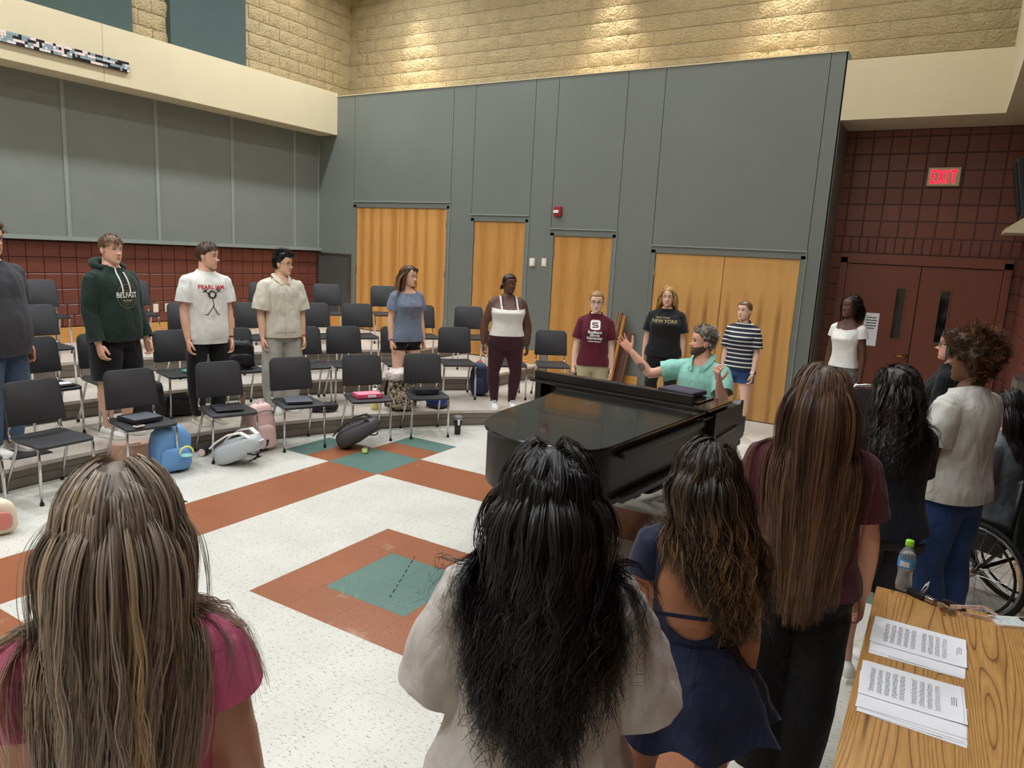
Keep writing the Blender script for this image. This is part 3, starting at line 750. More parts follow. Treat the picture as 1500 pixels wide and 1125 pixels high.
o = folder('c3', 'dark_folder', 'dark folder with a red mark above the grey backpack', 'folder', (.28, .24, .012), F_BLACK, 0, 0, -6, .004); MB().box((-.02, .06, .013), (.03, .008, .004)).build('red_tag', mat('red_tag', (200, 40, 40), .5), o)
o = folder('c4', 'grey_folder', 'grey folder lying on the chair beside the pink backpack', 'folder', (.27, .25, .022), F_GREY, 0, 0, -10, .002); MB().box((.10, 0, .011), (.08, .24, .016)).build('folder_pages', F_BLACK, o)
o = folder('c5', 'pink_binder', 'pink binder with a white spine label lying on the chair', 'binder', (.18, .27, .04), F_PINK, .02, 0, 4, .0); MB().box((.0905, .02, .02), (.002, .09, .024)).build('spine_label', PAPER, o); MB().box((.0, 0, .0402), (.16, .25, .002)).build('binder_edge', mat('binder_light', (240, 150, 170), .4), o)
o = folder('c6', 'black_case', 'flat black case standing tilted on the front-row chair', 'case', (.16, .26, .055), F_BLACK, -.03, 0, 2, .0); MB().box((.081, -.02, .028), (.002, .1, .012)).build('case_handle', mat('case_grey', (66, 66, 70), .4), o)
folder('c0', 'blue_folder', 'blue-grey folder on the chair at the end of the front row', 'folder', (.28, .22, .008), F_BLUE, .02, .08, 5)
o = folder('d0', 'paper_sheet', 'pale paper on a dark board on the lowest-riser chair', 'paper', (.24, .3, .008), mat('board_brown', (52, 40, 38), .5), .05, .03, 0); MB().box((.0, .02, .0095), (.1, .26, .003)).build('sheet', PAPER, o)
o = folder('d2', 'green_folder', 'green folder on the lowest-riser chair near the white band tee', 'folder', (.2, .16, .018), F_GREEN, .06, .09, 10); MB().box((.02, 0, .019), (.16, .14, .003)).build('folder_flap', mat('folder_green_l', (130, 190, 165), .5), o)

# --- grand piano. local: x toward the bass end, y toward the keyboard
piano = empty('grand_piano', (3.36, -.60, 0), R(-5.5)); tag(piano, 'black grand piano with closed lid in the middle of the hall', 'piano')
def smooth_poly(p, n=3):
    for _ in range(n):
        q = []
        for i in range(len(p)):
            a, b = Vector(p[i]), Vector(p[(i + 1) % len(p)])
            q += [tuple(a * .75 + b * .25), tuple(a * .25 + b * .75)]
        p = q
    return p
curve = [(0, -.40), (0, -.62), (-.10, -.74), (-.24, -.80), (-.42, -.83), (-.60, -.81), (-.75, -.73), (-.86, -.60), (-.93, -.44), (-.97, -.26), (-.995, -.06), (-1.03, .2), (-1.08, .45), (-1.17, .68), (-1.32, .84), (-1.44, .95), (-1.485, 1.08)]
def cat_open(p, n=2):
    for _ in range(n):
        q = [p[0]]
        for i in range(len(p) - 1):
            a, b = Vector(p[i]), Vector(p[i + 1]); q += [tuple(a * .75 + b * .25), tuple(a * .25 + b * .75)]
        q.append(p[-1]); p = q
    return p
cv = cat_open(curve)
lidp = [(0, 1.24)] + cv + [(-1.485, 1.24)]
def inset(poly, d):
    n = len(poly); out = []
    for i in range(n):
        a, b, c_ = Vector(poly[i - 1]), Vector(poly[i]), Vector(poly[(i + 1) % n])
        t = (c_ - a); t = t.normalized() if t.length > 1e-9 else Vector((1, 0)); out.append((b.x - (-t.y) * d * -1 * -1, b.y - t.x * d * -1 * -1))
    return out
def area2(p): return sum(p[i][0] * p[(i + 1) % len(p)][1] - p[(i + 1) % len(p)][0] * p[i][1] for i in range(len(p)))
sgn = 1 if area2(lidp) > 0 else -1
def ins(poly, d):
    n = len(poly); out = []
    for i in range(n):
        a, b, c_ = Vector(poly[i - 1]), Vector(poly[i]), Vector(poly[(i + 1) % n]); t = (c_ - a).normalized()
        out.append((b.x - sgn * t.y * d, b.y + sgn * t.x * d))
    return out
def piano_slab(name, poly, z0, z1, m, bev=.006):
    b = MB(); rings = [[Vector((*p, z)) for p in ins(poly, d)] for z, d in ((z0, bev), (z0 + bev, 0), (z1 - bev, 0), (z1, bev))]
    if sgn < 0: rings = rings[::-1]
    b.ring_loft(rings); o = b.build(name, m, piano); autosmooth(o, 30); return o
piano_slab('lid', lidp, .978, 1.0, LACQ, .005)
rimp = ins(lidp, .018)
piano_slab('rim', rimp, .66, .977, LACQ_S, .004)
bel = ins(lidp, .07)
piano_slab('soundboard_case', bel, .59, .66, LACQ_S, .004)
MB().box((-.725, .99, 1.0105), (1.52, .47, .021), bev=.005).build('front_flap', LACQ, piano)
MB().box((-.795, .83, 1.053), (1.37, .03, .064), bev=.004).build('flap_lip', LACQ_S, piano)
MB().box((-.74, 1.03, 1.026), (1.30, .3, .01), bev=.003).build('music_desk', LACQ, piano)
prof = [(.9, .975), (1.38, .975), (1.42, .998), (1.465, .995), (1.462, .92), (1.47, .875), (1.50, .858), (1.552, .855), (1.556, .74), (1.53, .70), (1.40, .66), (.9, .66)]
for xc in (.012, -1.497):
    b = MB(); b.ring_loft([[Vector((xc - .028, y, z)) for y, z in prof], [Vector((xc + .028, y, z)) for y, z in prof]]); b.build('arm', LACQ_S, piano)
MB().box((-.742, 1.38, .69), (1.46, .34, .06)).build('keybed', LACQ_S, piano)
MB().box((-.742, 1.545, .735), (1.46, .022, .07), bev=.004).build('key_slip', LACQ_S, piano)
MB().box((-.742, 1.30, .84), (1.40, .02, .15), rot=Matrix.Rotation(R(-14), 3, 'X')).build('fallboard', LACQ, piano)
m = MB()
for k in range(52): m.box((-.742 + (k - 25.5) * .0235, 1.46, .735), (.0222, .15, .02))
o = m.build('white_keys', mat('key_white', (236, 232, 222), .3), piano); o['kind'] = 'stuff'
m = MB()
for k in range(51):
    if k % 7 in (0, 1, 3, 4, 5): m.box((-.742 + (k - 25) * .0235, 1.425, .75), (.011, .095, .02))
o = m.build('black_keys', RUBBER, piano); o['kind'] = 'stuff'
# side rails along the straight side
for (z, y0, y1, w) in ((.925, -.44, .72, .042), (.665, -.44, 1.0, .05)):
    b = MB(); b.box((.0 + w / 2 - .012, (y0 + y1) / 2, z), (w, y1 - y0, .034), bev=.004); b.build('side_rail', LACQ_S, piano)
b = MB(); b.box((.012, .95, .955), (.03, .5, .016), bev=.003); b.build('lid_hinge', LACQ_S, piano)
b = MB(); b.tube([(.028, .93, .79), (.034, 1.0, .795), (.034, 1.3, .81), (.028, 1.38, .815)], [.012, .022, .024, .012], 8, flat=.9); b.build('arm_moulding', LACQ_S, piano, smooth=True)
for (x, y) in ((-.14, 1.22), (-1.34, 1.22), (-.46, -.42)):
    b = MB(); b.lathe([(.075, .62), (.075, .58), (.06, .56), (.058, .5), (.045, .3), (.038, .16), (.05, .14), (.05, .11), (.03, .1)], 8); lg = b.build('leg', LACQ_S, piano, loc=(x, y, 0))
    b = MB(); b.box((0, 0, .085), (.03, .05, .05)); b.lathe([(.0, -.02), (.04, -.018), (.045, 0), (.04, .018), (0, .02)], 14)
    for i in range(24, len(b.v)): p = b.v[i]; b.v[i] = Vector((p.z, p.x, p.y + .045))
    for i in range(8, 24): pass
    b.build('caster', BRASS, lg)
ly = MB(); ly.tube([(-.68, 1.12, .62), (-.66, 1.12, .4), (-.67, 1.12, .2)], .018, 8); ly.tube([(-.80, 1.12, .62), (-.82, 1.12, .4), (-.81, 1.12, .2)], .018, 8); ly.box((-.74, 1.12, .17), (.26, .12, .08), bev=.01)
ly = ly.build('pedal_lyre', LACQ_S, piano)
for k in (-1, 0, 1): MB().box((-.74 + k * .075, 1.22, .15), (.028, .14, .012), bev=.004).build('pedal', BRASS, ly)
MB().tube([(-.60, 1.1, .25), (-.56, .7, .6)], .008, 6).build('lyre_brace', BRASS, ly)
m = MB(); m.box((-.35, 0, .62), (.1, 1.2, .06)); m.box((-.7, .3, .62), (.08, .9, .06)); m.build('underside_brace', LACQ_S, piano)
bn = MB().box((0, 0, 0), (.30, .22, .035), bev=.008).build('black_binder', mat('binder_navy', (50, 48, 66), .5)); bn.location = Vector((3.36, -.6, 0)) + Matrix.Rotation(R(-5.5), 3, 'Z') @ Vector((-.33, 1.14, 1.05)); bn.rotation_euler = (0, 0, R(-12)); tag(bn, 'navy-black binder lying on the piano in front of the pianist', 'binder')
MB().box((0, 0, .0185), (.27, .2, .002)).build('cover_panel', mat('binder_navy_l', (64, 62, 82), .5), bn)
# bench
WOODB = wood_mat('bench_wood', (150, 88, 46), (128, 70, 34), (100, 52, 24), scale=(1, 1, 6), wave=3, dist=4, axis='Z')
bench = empty('piano_bench', (2.96, 1.50, 0), R(-5.5)); tag(bench, 'brown wooden bench under the pianist at the keyboard', 'bench')
MB().box((0, 0, .47), (.80, .38, .05), bev=.015).build('seat', mat('bench_black', (28, 26, 26), .5), bench); MB().box((0, 0, .42), (.76, .34, .06)).build('apron', WOODB, bench)
for x in (-.35, .35):
    for y in (-.14, .14): MB().tube([(x, y, .42), (x * 1.03, y * 1.03, 0)], [.028, .017], 8).build('leg', WOODB, bench)

# --- wood-grain table with papers
TABW = contour_wood('table_oak_laminate', (196, 148, 86), (182, 132, 72), (96, 62, 34), (6.5, .6, 1), 30)
TX0, TX1, TY0, TY1 = 4.685, 5.44, -3.36, -1.53
table = empty('folding_table', ((TX0 + TX1) / 2, (TY0 + TY1) / 2, 0)); tag(table, 'oak laminate folding table with sheet music and a water bottle', 'table')
MB().box((0, 0, .727), (TX1 - TX0, TY1 - TY0, .026), bev=.004).build('tabletop', TABW, table)
m = MB(); w, h_ = TX1 - TX0 - .06, TY1 - TY0 - .06
m.box((w / 2, 0, .69), (.02, h_, .05)); m.box((-w / 2, 0, .69), (.02, h_, .05)); m.box((0, h_ / 2, .69), (w, .02, .05)); m.box((0, -h_ / 2, .69), (w, .02, .05)); m.build('apron', RUBBER, table)
for x in (-.3, .3):
    for y in (-.75, .75): MB().tube([(x, y, .70), (x, y, 0)], .014, 8).build('leg', CHROME_D, table)
ZT = .7405
def sheet_stack(label, corners, n, seed):
    rnd = random.Random(seed); P = [at_z(u, v, ZT) for u, v in corners]
    c = sum(P, Vector()) / 4; ex_ = (P[1] - P[0]); a = math.atan2(ex_.y, ex_.x)
    root = empty('sheet_music', (c.x, c.y, ZT), a); tag(root, label, 'sheet music', 'sheet music on the table')
    for k in range(n):
        dx, dy = rnd.uniform(-.008, .008), (-.035 - .012 * (n - k) if k < n - 2 else 0) + rnd.uniform(-.004, .004)
        sh = MB(); W2, H2 = .1397, .108; vs = []; fs = []
        for i in range(7):
            for j in range(5):
                x = -W2 + 2 * W2 * i / 6; y = -H2 + 2 * H2 * j / 4
                vs.append((x, y, .0012 * k + .0006 + .003 * max(0, x / W2) ** 3 * (1 if k == n - 1 else .2)))
        for i in range(6):
            for j in range(4): a_ = i * 5 + j; fs.append((a_, a_ + 5, a_ + 6, a_ + 1))
        sh.add(vs, fs); o = sh.build('sheet', PAPER, root); o.location = (dx, dy, 0); o.rotation_euler = (0, 0, R(rnd.uniform(-3, 3)) if k < n - 1 else 0)
        if k in (0, n - 1):
            t = MB(); top = .0012 * k + .0012
            for s in range(9):
                x = -.105 + s * .021 + (.012 if s > 4 else 0)
                if k == n - 1:
                    for l in range(5): t.box((x + l * .0026 - .005, -.002, top), (.0007, .15, .0002))
                    for l in range(16): t.box((x + rnd.uniform(-.008, .008), -.075 + l * .0097, top), (.003, .0022, .0002))
            for s in range(3): t.box((.112 + s * .006, rnd.uniform(-.01, .01), top + .002), (.0018, .05, .0002))
            if k == 0:
                for s in range(3): t.box((0, -.098 + s * .009, top), (.16, .0016, .0002))
            q = t.build('printed_staves', INK, o); q['kind'] = 'stuff'
    return root
sheet_stack('stack of sheet music on the table beside the keys', [(1281, 902), (1414, 938), (1418, 981), (1276, 944)], 4, 1)
sheet_stack('stack of sheet music with fanned pages nearer the table middle', [(1262, 966), (1408, 1008), (1419, 1068), (1252, 1019)], 6, 2)
# water bottle
p = at_z(1322, 864, ZT); wb = empty('water_bottle', p); tag(wb, 'clear water bottle with blue label and lime cap on the table', 'bottle')
PET = mat('clear_pet', (228, 234, 238), .08, trans=.85, spec=.5)
prof = [(.0, 0.004), (.02, .002), (.029, .006), (.031, .03), (.0285, .055), (.0275, .075), (.031, .095), (.0325, .105), (.0325, .14), (.030, .158), (.02, .176), (.0135, .186), (.013, .195)]
MB().lathe(prof, 20).build('bottle_body', PET, wb, smooth=True)
MB().lathe([(.0, .0055), (.026, .008), (.0285, .03), (.026, .055), (.025, .075), (.029, .1), (.0, .101)], 18).build('water', mat('water', (206, 216, 224), .05, trans=.7), wb, smooth=True)
MB().lathe([(.0331, .104), (.0331, .14)], 24, cap=False).build('label', mat('label_blue', (70, 150, 214), .4, var=.2, vscale=40), wb, smooth=True)
m = MB()
for k in range(7):
    a = R(-130 + k * 9); m.box((.0336 * math.cos(a), .0336 * math.sin(a), .121), (.0006, .004, .022), rot=Matrix.Rotation(a, 3, 'Z'))
m.build('label_print', PAPER, wb)
MB().lathe([(.0155, .192), (.016, .194), (.016, .213), (.014, .216), (0, .216)], 18).build('cap', mat('cap_lime', (150, 220, 60), .4), wb, smooth=True)
# keys and lanyard
p = at_z(1379, 887, ZT) + Vector((0, 0, .002)); ky = empty('key_ring', p, R(-20)); tag(ky, 'bunch of keys with a maroon and white lanyard on the table', 'keys')
LANY = mat('lanyard_maroon', (226, 208, 204), .7, var=.5, vscale=60)
def ribbon(path, w, m, name, parent, up=(0, 0, 1), th=.0015, side=None):
    P = [Vector(q) for q in path]; b = MB(); rings = []
    for i, q in enumerate(P):
        d = (P[min(i + 1, len(P) - 1)] - P[max(i - 1, 0)]).normalized(); s = Vector(up).cross(d)
        if side is not None: s = Vector(side) - d * d.dot(Vector(side))
        s = s.normalized() if s.length > 1e-6 else Vector((1, 0, 0)); n_ = d.cross(s).normalized()
        rings.append([q + s * w / 2 + n_ * th / 2, q - s * w / 2 + n_ * th / 2, q - s * w / 2 - n_ * th / 2, q + s * w / 2 - n_ * th / 2])
    b.ring_loft(rings); return b.build(name, m, parent)
ribbon([(-.10, .06, .002), (-.09, .07, .03), (-.075, .06, .045), (-.07, .03, .03), (-.08, .0, .006)], .018, LANY, 'lanyard', ky, up=(1, .3, 0))
ribbon([(.03, .0, .006), (.08, .02, .02), (.13, .04, .035), (.17, .05, .02), (.15, .02, .004), (.08, -.01, .003)], .018, LANY, 'lanyard', ky, up=(.2, 1, .3))
MB().box((-.09, -.01, .012), (.075, .028, .02), rot=Matrix.Rotation(R(-12), 3, 'Z'), bev=.005).build('buckle', RUBBER, ky); MB().box((-.04, -.016, .012), (.05, .026, .018), rot=Matrix.Rotation(R(-14), 3, 'Z'), bev=.005).build('clip', CHROME_D, ky)
m = MB(); m.tube([(.012 * math.cos(R(a)), -.02 + .012 * math.sin(R(a)), .008) for a in range(0, 361, 30)], .0015, 6); m.build('split_ring', CHROME, ky)
for k, (a, m_) in enumerate(((-15, BRASS), (-35, CHROME_D), (-60, BRASS), (-5, CHROME))):
    b = MB(); b.prism(rounded_poly(.024, .022, .01, 3), 0, .0025); b.box((.034, 0, .00125), (.045, .008, .0025)); b.box((.046, -.004, .00125), (.012, .006, .0025)); b.build('key', m_, ky, loc=(.014, -.026 - .004 * k, .003 + .003 * k), rz=R(a))
b = MB(); b.prism([(.045 * math.cos(R(a)), .016 * math.sin(R(a))) for a in range(0, 360, 18)], 0, .012); b.build('key_fob', mat('fob_black', (26, 24, 28), .35), ky, loc=(.035, .03, .001), rz=R(-8))
p = at_z(1484, 913, ZT); ph = MB(); ph.prism(rounded_poly(.076, .15, .012, 4), 0, .009); ph = ph.build('phone', mat('phone_case', (236, 226, 220), .4)); ph.location = p; ph.rotation_euler = (0, 0, R(-62)); tag(ph, 'phone in a pale floral case face down on the table', 'phone')
b = MB(); b.prism(rounded_poly(.064, .135, .01, 4), 0, .0008); b.build('case_panel', mat('floral_case', (206, 214, 212), .4, var=.25, vscale=60), ph, loc=(0, 0, .0088))
b = MB(); b.prism(rounded_poly(.03, .032, .008, 4), 0, .002); b.build('camera_bump', RUBBER, ph, loc=(-.016, .05, .0092))

# --- leaning boards
bw = empty('leaning_boards', (0.86, 4.80, STEP))
def board(x, y, w, t, L, tiltx, tilty, m, label, nm):
    o = MB().box((0, 0, L / 2), (w, t, L), bev=.003).build(nm, m); o.location = (x, y, STEP + .012); o.rotation_euler = (R(-tiltx), R(tilty), 0); return tag(o, label, 'board', 'boards leaning on the grey wall')
bpy.data.objects.remove(bw)
PLANK = wood_mat('rough_plank', (150, 116, 74), (120, 88, 54), (86, 60, 38), scale=(4, 4, .3), wave=2, dist=5, axis='X'); PLANK2 = wood_mat('honey_plank', (186, 132, 66), (164, 108, 50), (126, 80, 36), scale=(4, 4, .3), wave=2, dist=4, axis='X')
PLANK3 = wood_mat('red_plank', (112, 74, 60), (98, 62, 50), (80, 48, 40), scale=(4, 4, .3), wave=1.5, dist=3, axis='X')
board(.745, 4.60, .075, .05, 1.10, 9, 5, PLANK, 'tall rough grey-brown board leaning on the grey wall', 'rough_board')
board(.835, 4.58, .055, .05, 1.06, 9, 5, PLANK2, 'honey coloured board tied beside the rough board', 'honey_board')
board(.90, 4.66, .17, .025, .82, 8, 7, PLANK3, 'wide reddish board leaning beside the honey board', 'wide_board')
board(.66, 4.67, .10, .025, .82, 7, 3, PLANK3, 'reddish board leaning behind the rough board', 'wide_board')

# --- stacking chair by the exit
sc = empty('banquet_chair', (4.30, 2.62, 0), R(-80)); tag(sc, 'black padded stacking chair with chrome frame by the exit doors', 'chair')
b = MB(); b.box((0, 0, .45), (.42, .42, .06), bev=.02); b.build('seat', mat('vinyl_black', (24, 24, 26), .5), sc)
b = MB(); b.prism(rounded_poly(.36, .36, .1, 5, top_only=True), -.018, .018)
for i in range(len(b.v)): q = b.v[i]; b.v[i] = Vector((-.21 - q.z - .2 * q.y, q.x, .73 + q.y))
b.build('backrest', MATS['vinyl_black'], sc)
b = MB(); b.tube([(-.14, -.2, .46), (-.17, -.2, .55), (-.24, -.195, .84), (-.27, -.13, .93), (-.275, 0, .945), (-.27, .13, .93), (-.24, .195, .84), (-.17, .2, .55), (-.14, .2, .46)], .014, 8); b.build('back_frame', CHROME, sc, smooth=True)
for s in (-1, 1):
    MB().tube([(.18, s * .19, .43), (.2, s * .2, 0)], .012, 8).build('leg', CHROME, sc, smooth=True); MB().tube([(-.15, s * .19, .46), (-.22, s * .2, 0)], .012, 8).build('leg', CHROME, sc, smooth=True)
nb = MB().box((0, 0, .012), (.28, .22, .022), bev=.003).build('spiral_notebook', mat('notebook_grey', (120, 118, 122), .5)); nb.location = (4.30, 2.60, .481); nb.rotation_euler = (0, 0, R(12)); tag(nb, 'grey notebook stack on the stacking chair by the exit', 'notebook')
MB().box((0, 0, .0245), (.26, .2, .003)).build('cover', WHITEP, nb)
# side desk behind the wheelchair
sd = empty('side_desk', (5.29, 2.12, 0)); tag(sd, 'small wooden desk with a sheet of paper against the maroon wall', 'desk')
MB().box((0, 0, .735), (.34, .6, .03), bev=.004).build('desktop', WOODB, sd)
for x in (-.14, .14):
    for y in (-.26, .26): MB().box((x, y, .36), (.03, .03, .72)).build('leg', CHROME_D, sd)
MB().box((.0, .0, .66), (.3, .54, .10)).build('drawer', WOODB, sd)
ps = MB().box((0, 0, .001), (.216, .279, .002)).build('paper_sheet', PAPER); ps.location = (5.30, 2.05, .7505); ps.rotation_euler = (0, 0, R(8)); tag(ps, 'white sheet of paper on the small side desk', 'paper')
MB().box((.02, 0, .0022), (.12, .2, .0004)).build('printed_lines', mat('faint_print', (200, 200, 206), .7), ps)
# ------------------------------------------------------------------ bags, cups and small props
def blob(name, size, m, parent=None, loc=(0, 0, 0), rot=(0, 0, 0), e=.55, nz=.015, fr=7, seed=0, taper=0.0, n=(20, 14), sag=0.0, fold=0.0):
    """soft superellipsoid resting on z=0"""
    sx, sy, sz = size; vs = []; fs = []; nu, nv = n
    sp = lambda c_, p: math.copysign(abs(c_) ** p, c_)
    for j in range(nv + 1):
        ph = -math.pi / 2 + math.pi * j / nv
        for i in range(nu):
            th = 2 * math.pi * i / nu
            x = sp(math.cos(ph), e) * sp(math.cos(th), e); y = sp(math.cos(ph), e) * sp(math.sin(th), e); z = sp(math.sin(ph), e)
            k = 1 - taper * (z + 1) / 2
            p = Vector((x * k * sx / 2, y * k * sy / 2, (z + 1) / 2 * sz))
            p.x += sag * (1 - z) * z * sx * .2
            q = noise.noise(Vector((p.x * fr + seed * 3.1, p.y * fr, p.z * fr))) * nz + noise.noise(Vector((p.x * fr * 3 + seed, p.y * fr * 3, p.z * fr * 2.2))) * nz * .5
            if fold: q += fold * math.sin(p.z * 60 + noise.noise(p * 9) * 5)
            d = Vector((x, y, z * .6)); d.normalize(); p += d * q; p.z = max(p.z, 0.0)
            vs.append(p)
    for j in range(nv):
        for i in range(nu):
            a, b = j * nu + i, j * nu + (i + 1) % nu
            fs.append((a, b, b + nu, a + nu))
    o = mesh_obj(name, vs, fs, m, parent, smooth=True); o.location = loc; o.rotation_euler = rot; return o
def backpack(p, rz, size, m, label, m2=None, lie=None, seed=1, strap=None, group=None, nz=.018):
    root = empty('backpack', p, rz); tag(root, label, 'backpack')
    hold = root
    sx, sy, sz = size; m2 = m2 or m; strap = strap or m2
    rot = (0, 0, 0)
    body = blob('bag_body', size, m, root, seed=seed, taper=.22, nz=nz)
    parts = [body, blob('front_pocket', (sx * .78, sy * .5, sz * .5), m2, root, loc=(0, -sy * .42, sz * .06), seed=seed + 5, taper=.15, nz=.01)]
    o = MB(); o.tube([(-.03, 0, sz * .94), (-.028, 0, sz * 1.04), (0, 0, sz * 1.07), (.028, 0, sz * 1.04), (.03, 0, sz * .94)], .007, 6); parts.append(o.build('handle', strap, root, smooth=True))
    for s in (-1, 1):
        path = [(s * sx * .22, sy * .28, sz * .9), (s * sx * .28, sy * .62, sz * .78), (s * sx * .33, sy * .72, sz * .5), (s * sx * .36, sy * .6, sz * .22), (s * sx * .36, sy * .45, sz * .06)]
        parts.append(ribbon(path, .05, strap, 'shoulder_strap', root, th=.012, side=(1, 0, 0)))
    parts.append(ribbon([(-sx * .36, -sy * .3, sz * .78), (-sx * .2, -sy * .46, sz * .84), (0, -sy * .5, sz * .86), (sx * .2, -sy * .46, sz * .84), (sx * .36, -sy * .3, sz * .78)], .012, RUBBER, 'zip', root, up=(0, 0, 1), th=.006))
    if lie is not None:
        Rm = Matrix.Rotation(R(lie), 4, 'X')
        lo = min((Rm @ v.co).z for v in body.data.vertices)
        for q in parts: q.matrix_local = Matrix.Translation((0, 0, -lo)) @ Rm @ q.matrix_local
    return root
def floor_pt(u, v, lv=0): return at_z(u, v, STEP * lv)
BLUE = mat('bag_blue', (104, 152, 206), .6, bump=.15, bscale=60); PINKB = mat('bag_pink', (222, 186, 180), .6, bump=.15, bscale=60); SILV = mat('bag_silver', (178, 184, 188), .5, bump=.15, bscale=60)
DKG = mat('bag_dark_grey', (70, 68, 72), .6, bump=.15, bscale=60); BLKB = mat('bag_black', (26, 26, 29), .6, bump=.15, bscale=60); NAVYB = mat('bag_navy', (36, 48, 76), .6, bump=.15, bscale=60)
HOTP = mat('strap_hot_pink', (222, 50, 100), .5); LIME = mat('strap_lime', (180, 222, 110), .5); TOTE = mat('tote_blush', (222, 178, 156), .55, bump=.1, bscale=60)
def camo():
    m, nt, b = nodes_of('camo_cloth'); tc = N(nt, 'ShaderNodeTexCoord'); nz = N(nt, 'ShaderNodeTexNoise'); nz.inputs['Scale'].default_value = 22; nz.inputs['Detail'].default_value = 2
    nt.links.new(tc.outputs['Object'], nz.inputs['Vector']); cr = N(nt, 'ShaderNodeValToRGB'); cr.color_ramp.interpolation = 'CONSTANT'; e = cr.color_ramp.elements
    e[0].color = srgb(48, 42, 36); e[1].position = .42; e[1].color = srgb(126, 108, 84); q = e.new(.5); q.color = srgb(196, 184, 164); q = e.new(.58); q.color = srgb(92, 80, 66); q = e.new(.68); q.color = srgb(206, 170, 176)
    nt.links.new(nz.outputs['Fac'], cr.inputs[0]); nt.links.new(cr.outputs[0], b.inputs['Base Color']); b.inputs['Roughness'].default_value = .8; MATS['camo'] = m; return m
CAMO = camo()
YAW_C = math.atan2(-.845, .5)      # toward the camera
# blush tote
t = empty('tote_bag', floor_pt(199, 680), R(70)); tag(t, 'blush pink open tote bag under the chair with black binder', 'tote bag')
m = MB(); rings = []
for (z, w, d) in ((0, .15, .06), (.02, .17, .075), (.10, .20, .085), (.19, .225, .08), (.20, .22, .072), (.12, .19, .07)):
    rings.append([Vector((w * math.cos(a) * (1 if abs(math.cos(a)) < .7 else 1.0), d * math.sin(a), z + .02 * abs(math.cos(a)) ** 2 * (z / .2))) for a in [2 * math.pi * k / 24 for k in range(24)]])
m.ring_loft(rings); m.build('bag_body', TOTE, t, smooth=True)
ribbon([(-.12, -.085, .17), (-.06, -.12, .10), (.0, -.13, .085), (.06, -.12, .10), (.12, -.085, .17)], .014, TOTE, 'handle', t, up=(0, 1, .3)); MB().lathe([(0, 0), (.02, .004), (.02, .03), (0, .034)], 10).build('charm', mat('charm_yellow', (226, 186, 96), .5), t, loc=(.17, -.05, 0))
b = backpack(floor_pt(252, 688), R(75), (.34, .22, .40), BLUE, 'light blue backpack slumped on the floor below the black binder chair', seed=3, nz=.03)
MB().lathe([(.0, 0), (.045, .002), (.05, .008), (.045, .014), (0, .015)], 18).build('frog_charm', mat('charm_teal', (140, 200, 196), .5), b, loc=(.06, -.19, .16)); b.children[-1].rotation_euler = (R(80), 0, 0)
m = MB(); m.tube([(.06 + .055 * math.cos(R(a)), -.195, .19 + .055 * math.sin(R(a))) for a in range(0, 181, 20)], .008, 6); m.build('charm_ring', mat('charm_yel', (226, 220, 110), .5), b)
b = backpack(floor_pt(322, 676), R(112), (.33, .21, .44), SILV, 'silver grey backpack lying on the floor beside the pink one', seed=6, lie=66, strap=WHITEP)
m = MB()
for k in range(4): m.tube([(-.12 + k * .05, -.13, .26 + (k % 2) * .12), (-.07 + k * .05, -.13, .26 + ((k + 1) % 2) * .12)], .004, 5)
for q in (b,):
    o = m.build('bungee_cord', RUBBER, q); Rm = Matrix.Rotation(R(66), 4, 'X'); o.matrix_local = Matrix.Translation((0, 0, .05)) @ Rm @ o.matrix_local
m = MB()
for k in range(3): m.tube([((-.03 + .012 * k) + (.03 - .008 * k) * math.cos(R(a)) * -1, 0, (.045 - .012 * k) * math.sin(R(a))) for a in range(0, 91, 15)], .004, 5)
o = m.build('logo', RUBBER, b); o.location = (0, -.16, .17); o.rotation_euler = (R(50), 0, 0)
bt = empty('insulated_bottle', floor_pt(303, 664) + Vector((0, 0, .037)), R(-60)); tag(bt, 'black bottle with floral base lying beside the silver backpack', 'bottle')
m = MB(); m.lathe([(0, -.11), (.034, -.108), (.036, -.06), (.036, .06), (.028, .09), (.02, .1), (.02, .125), (0, .126)], 16); o = m.build('bottle_body', BLKB, bt, smooth=True); o.rotation_euler = (0, R(-90), 0)
m = MB(); m.lathe([(0, -.113), (.033, -.112), (.0345, -.108)], 16); o = m.build('bottle_base', mat('floral_base', (236, 214, 206), .5, var=.2, vscale=50), bt); o.rotation_euler = (0, R(-90), 0)
b = backpack(floor_pt(382, 658), R(78), (.30, .2, .47), PINKB, 'pale pink backpack standing on the floor against the riser', seed=9, nz=.016)
hc = empty('headphone_case', floor_pt(386, 662) + Vector((.0, 0, .09)), 0); hc.location = floor_pt(384, 660) + Vector((.03, -.03, .10)); tag(hc, 'round black headphone case with red emblem hanging on the pink backpack', 'case')
fwd = (CAM - hc.location); fa_ = math.atan2(fwd.y, fwd.x)
m = MB(); m.lathe([(0, -.03), (.06, -.028), (.085, -.015), (.09, 0), (.085, .015), (.06, .028), (0, .03)], 22)
for i in range(len(m.v)): q = m.v[i]; m.v[i] = Vector((q.z, q.x * .82, q.y * 1.05))
o = m.build('case_shell', BLKB, hc, smooth=True); hc.rotation_euler = (0, 0, fa_)
m = MB(); m.tube([(.031, .019 * math.cos(R(a)), .019 * math.sin(R(a))) for a in range(0, 361, 24)], .003, 5); m.tube([(.031, -.006, .014), (.031, -.006, -.007)], .0028, 5); m.tube([(.031, .007 * math.cos(R(a)), -.004 + .007 * math.sin(R(a))) for a in range(0, 361, 40)], .0026, 5); m.build('emblem', mat('emblem_red', (230, 50, 56), .5), hc)
m = MB(); m.tube([(0, 0, .09), (0, .005, .13), (.0, .0, .17)], .006, 6); m.build('hang_loop', PINKB, hc)
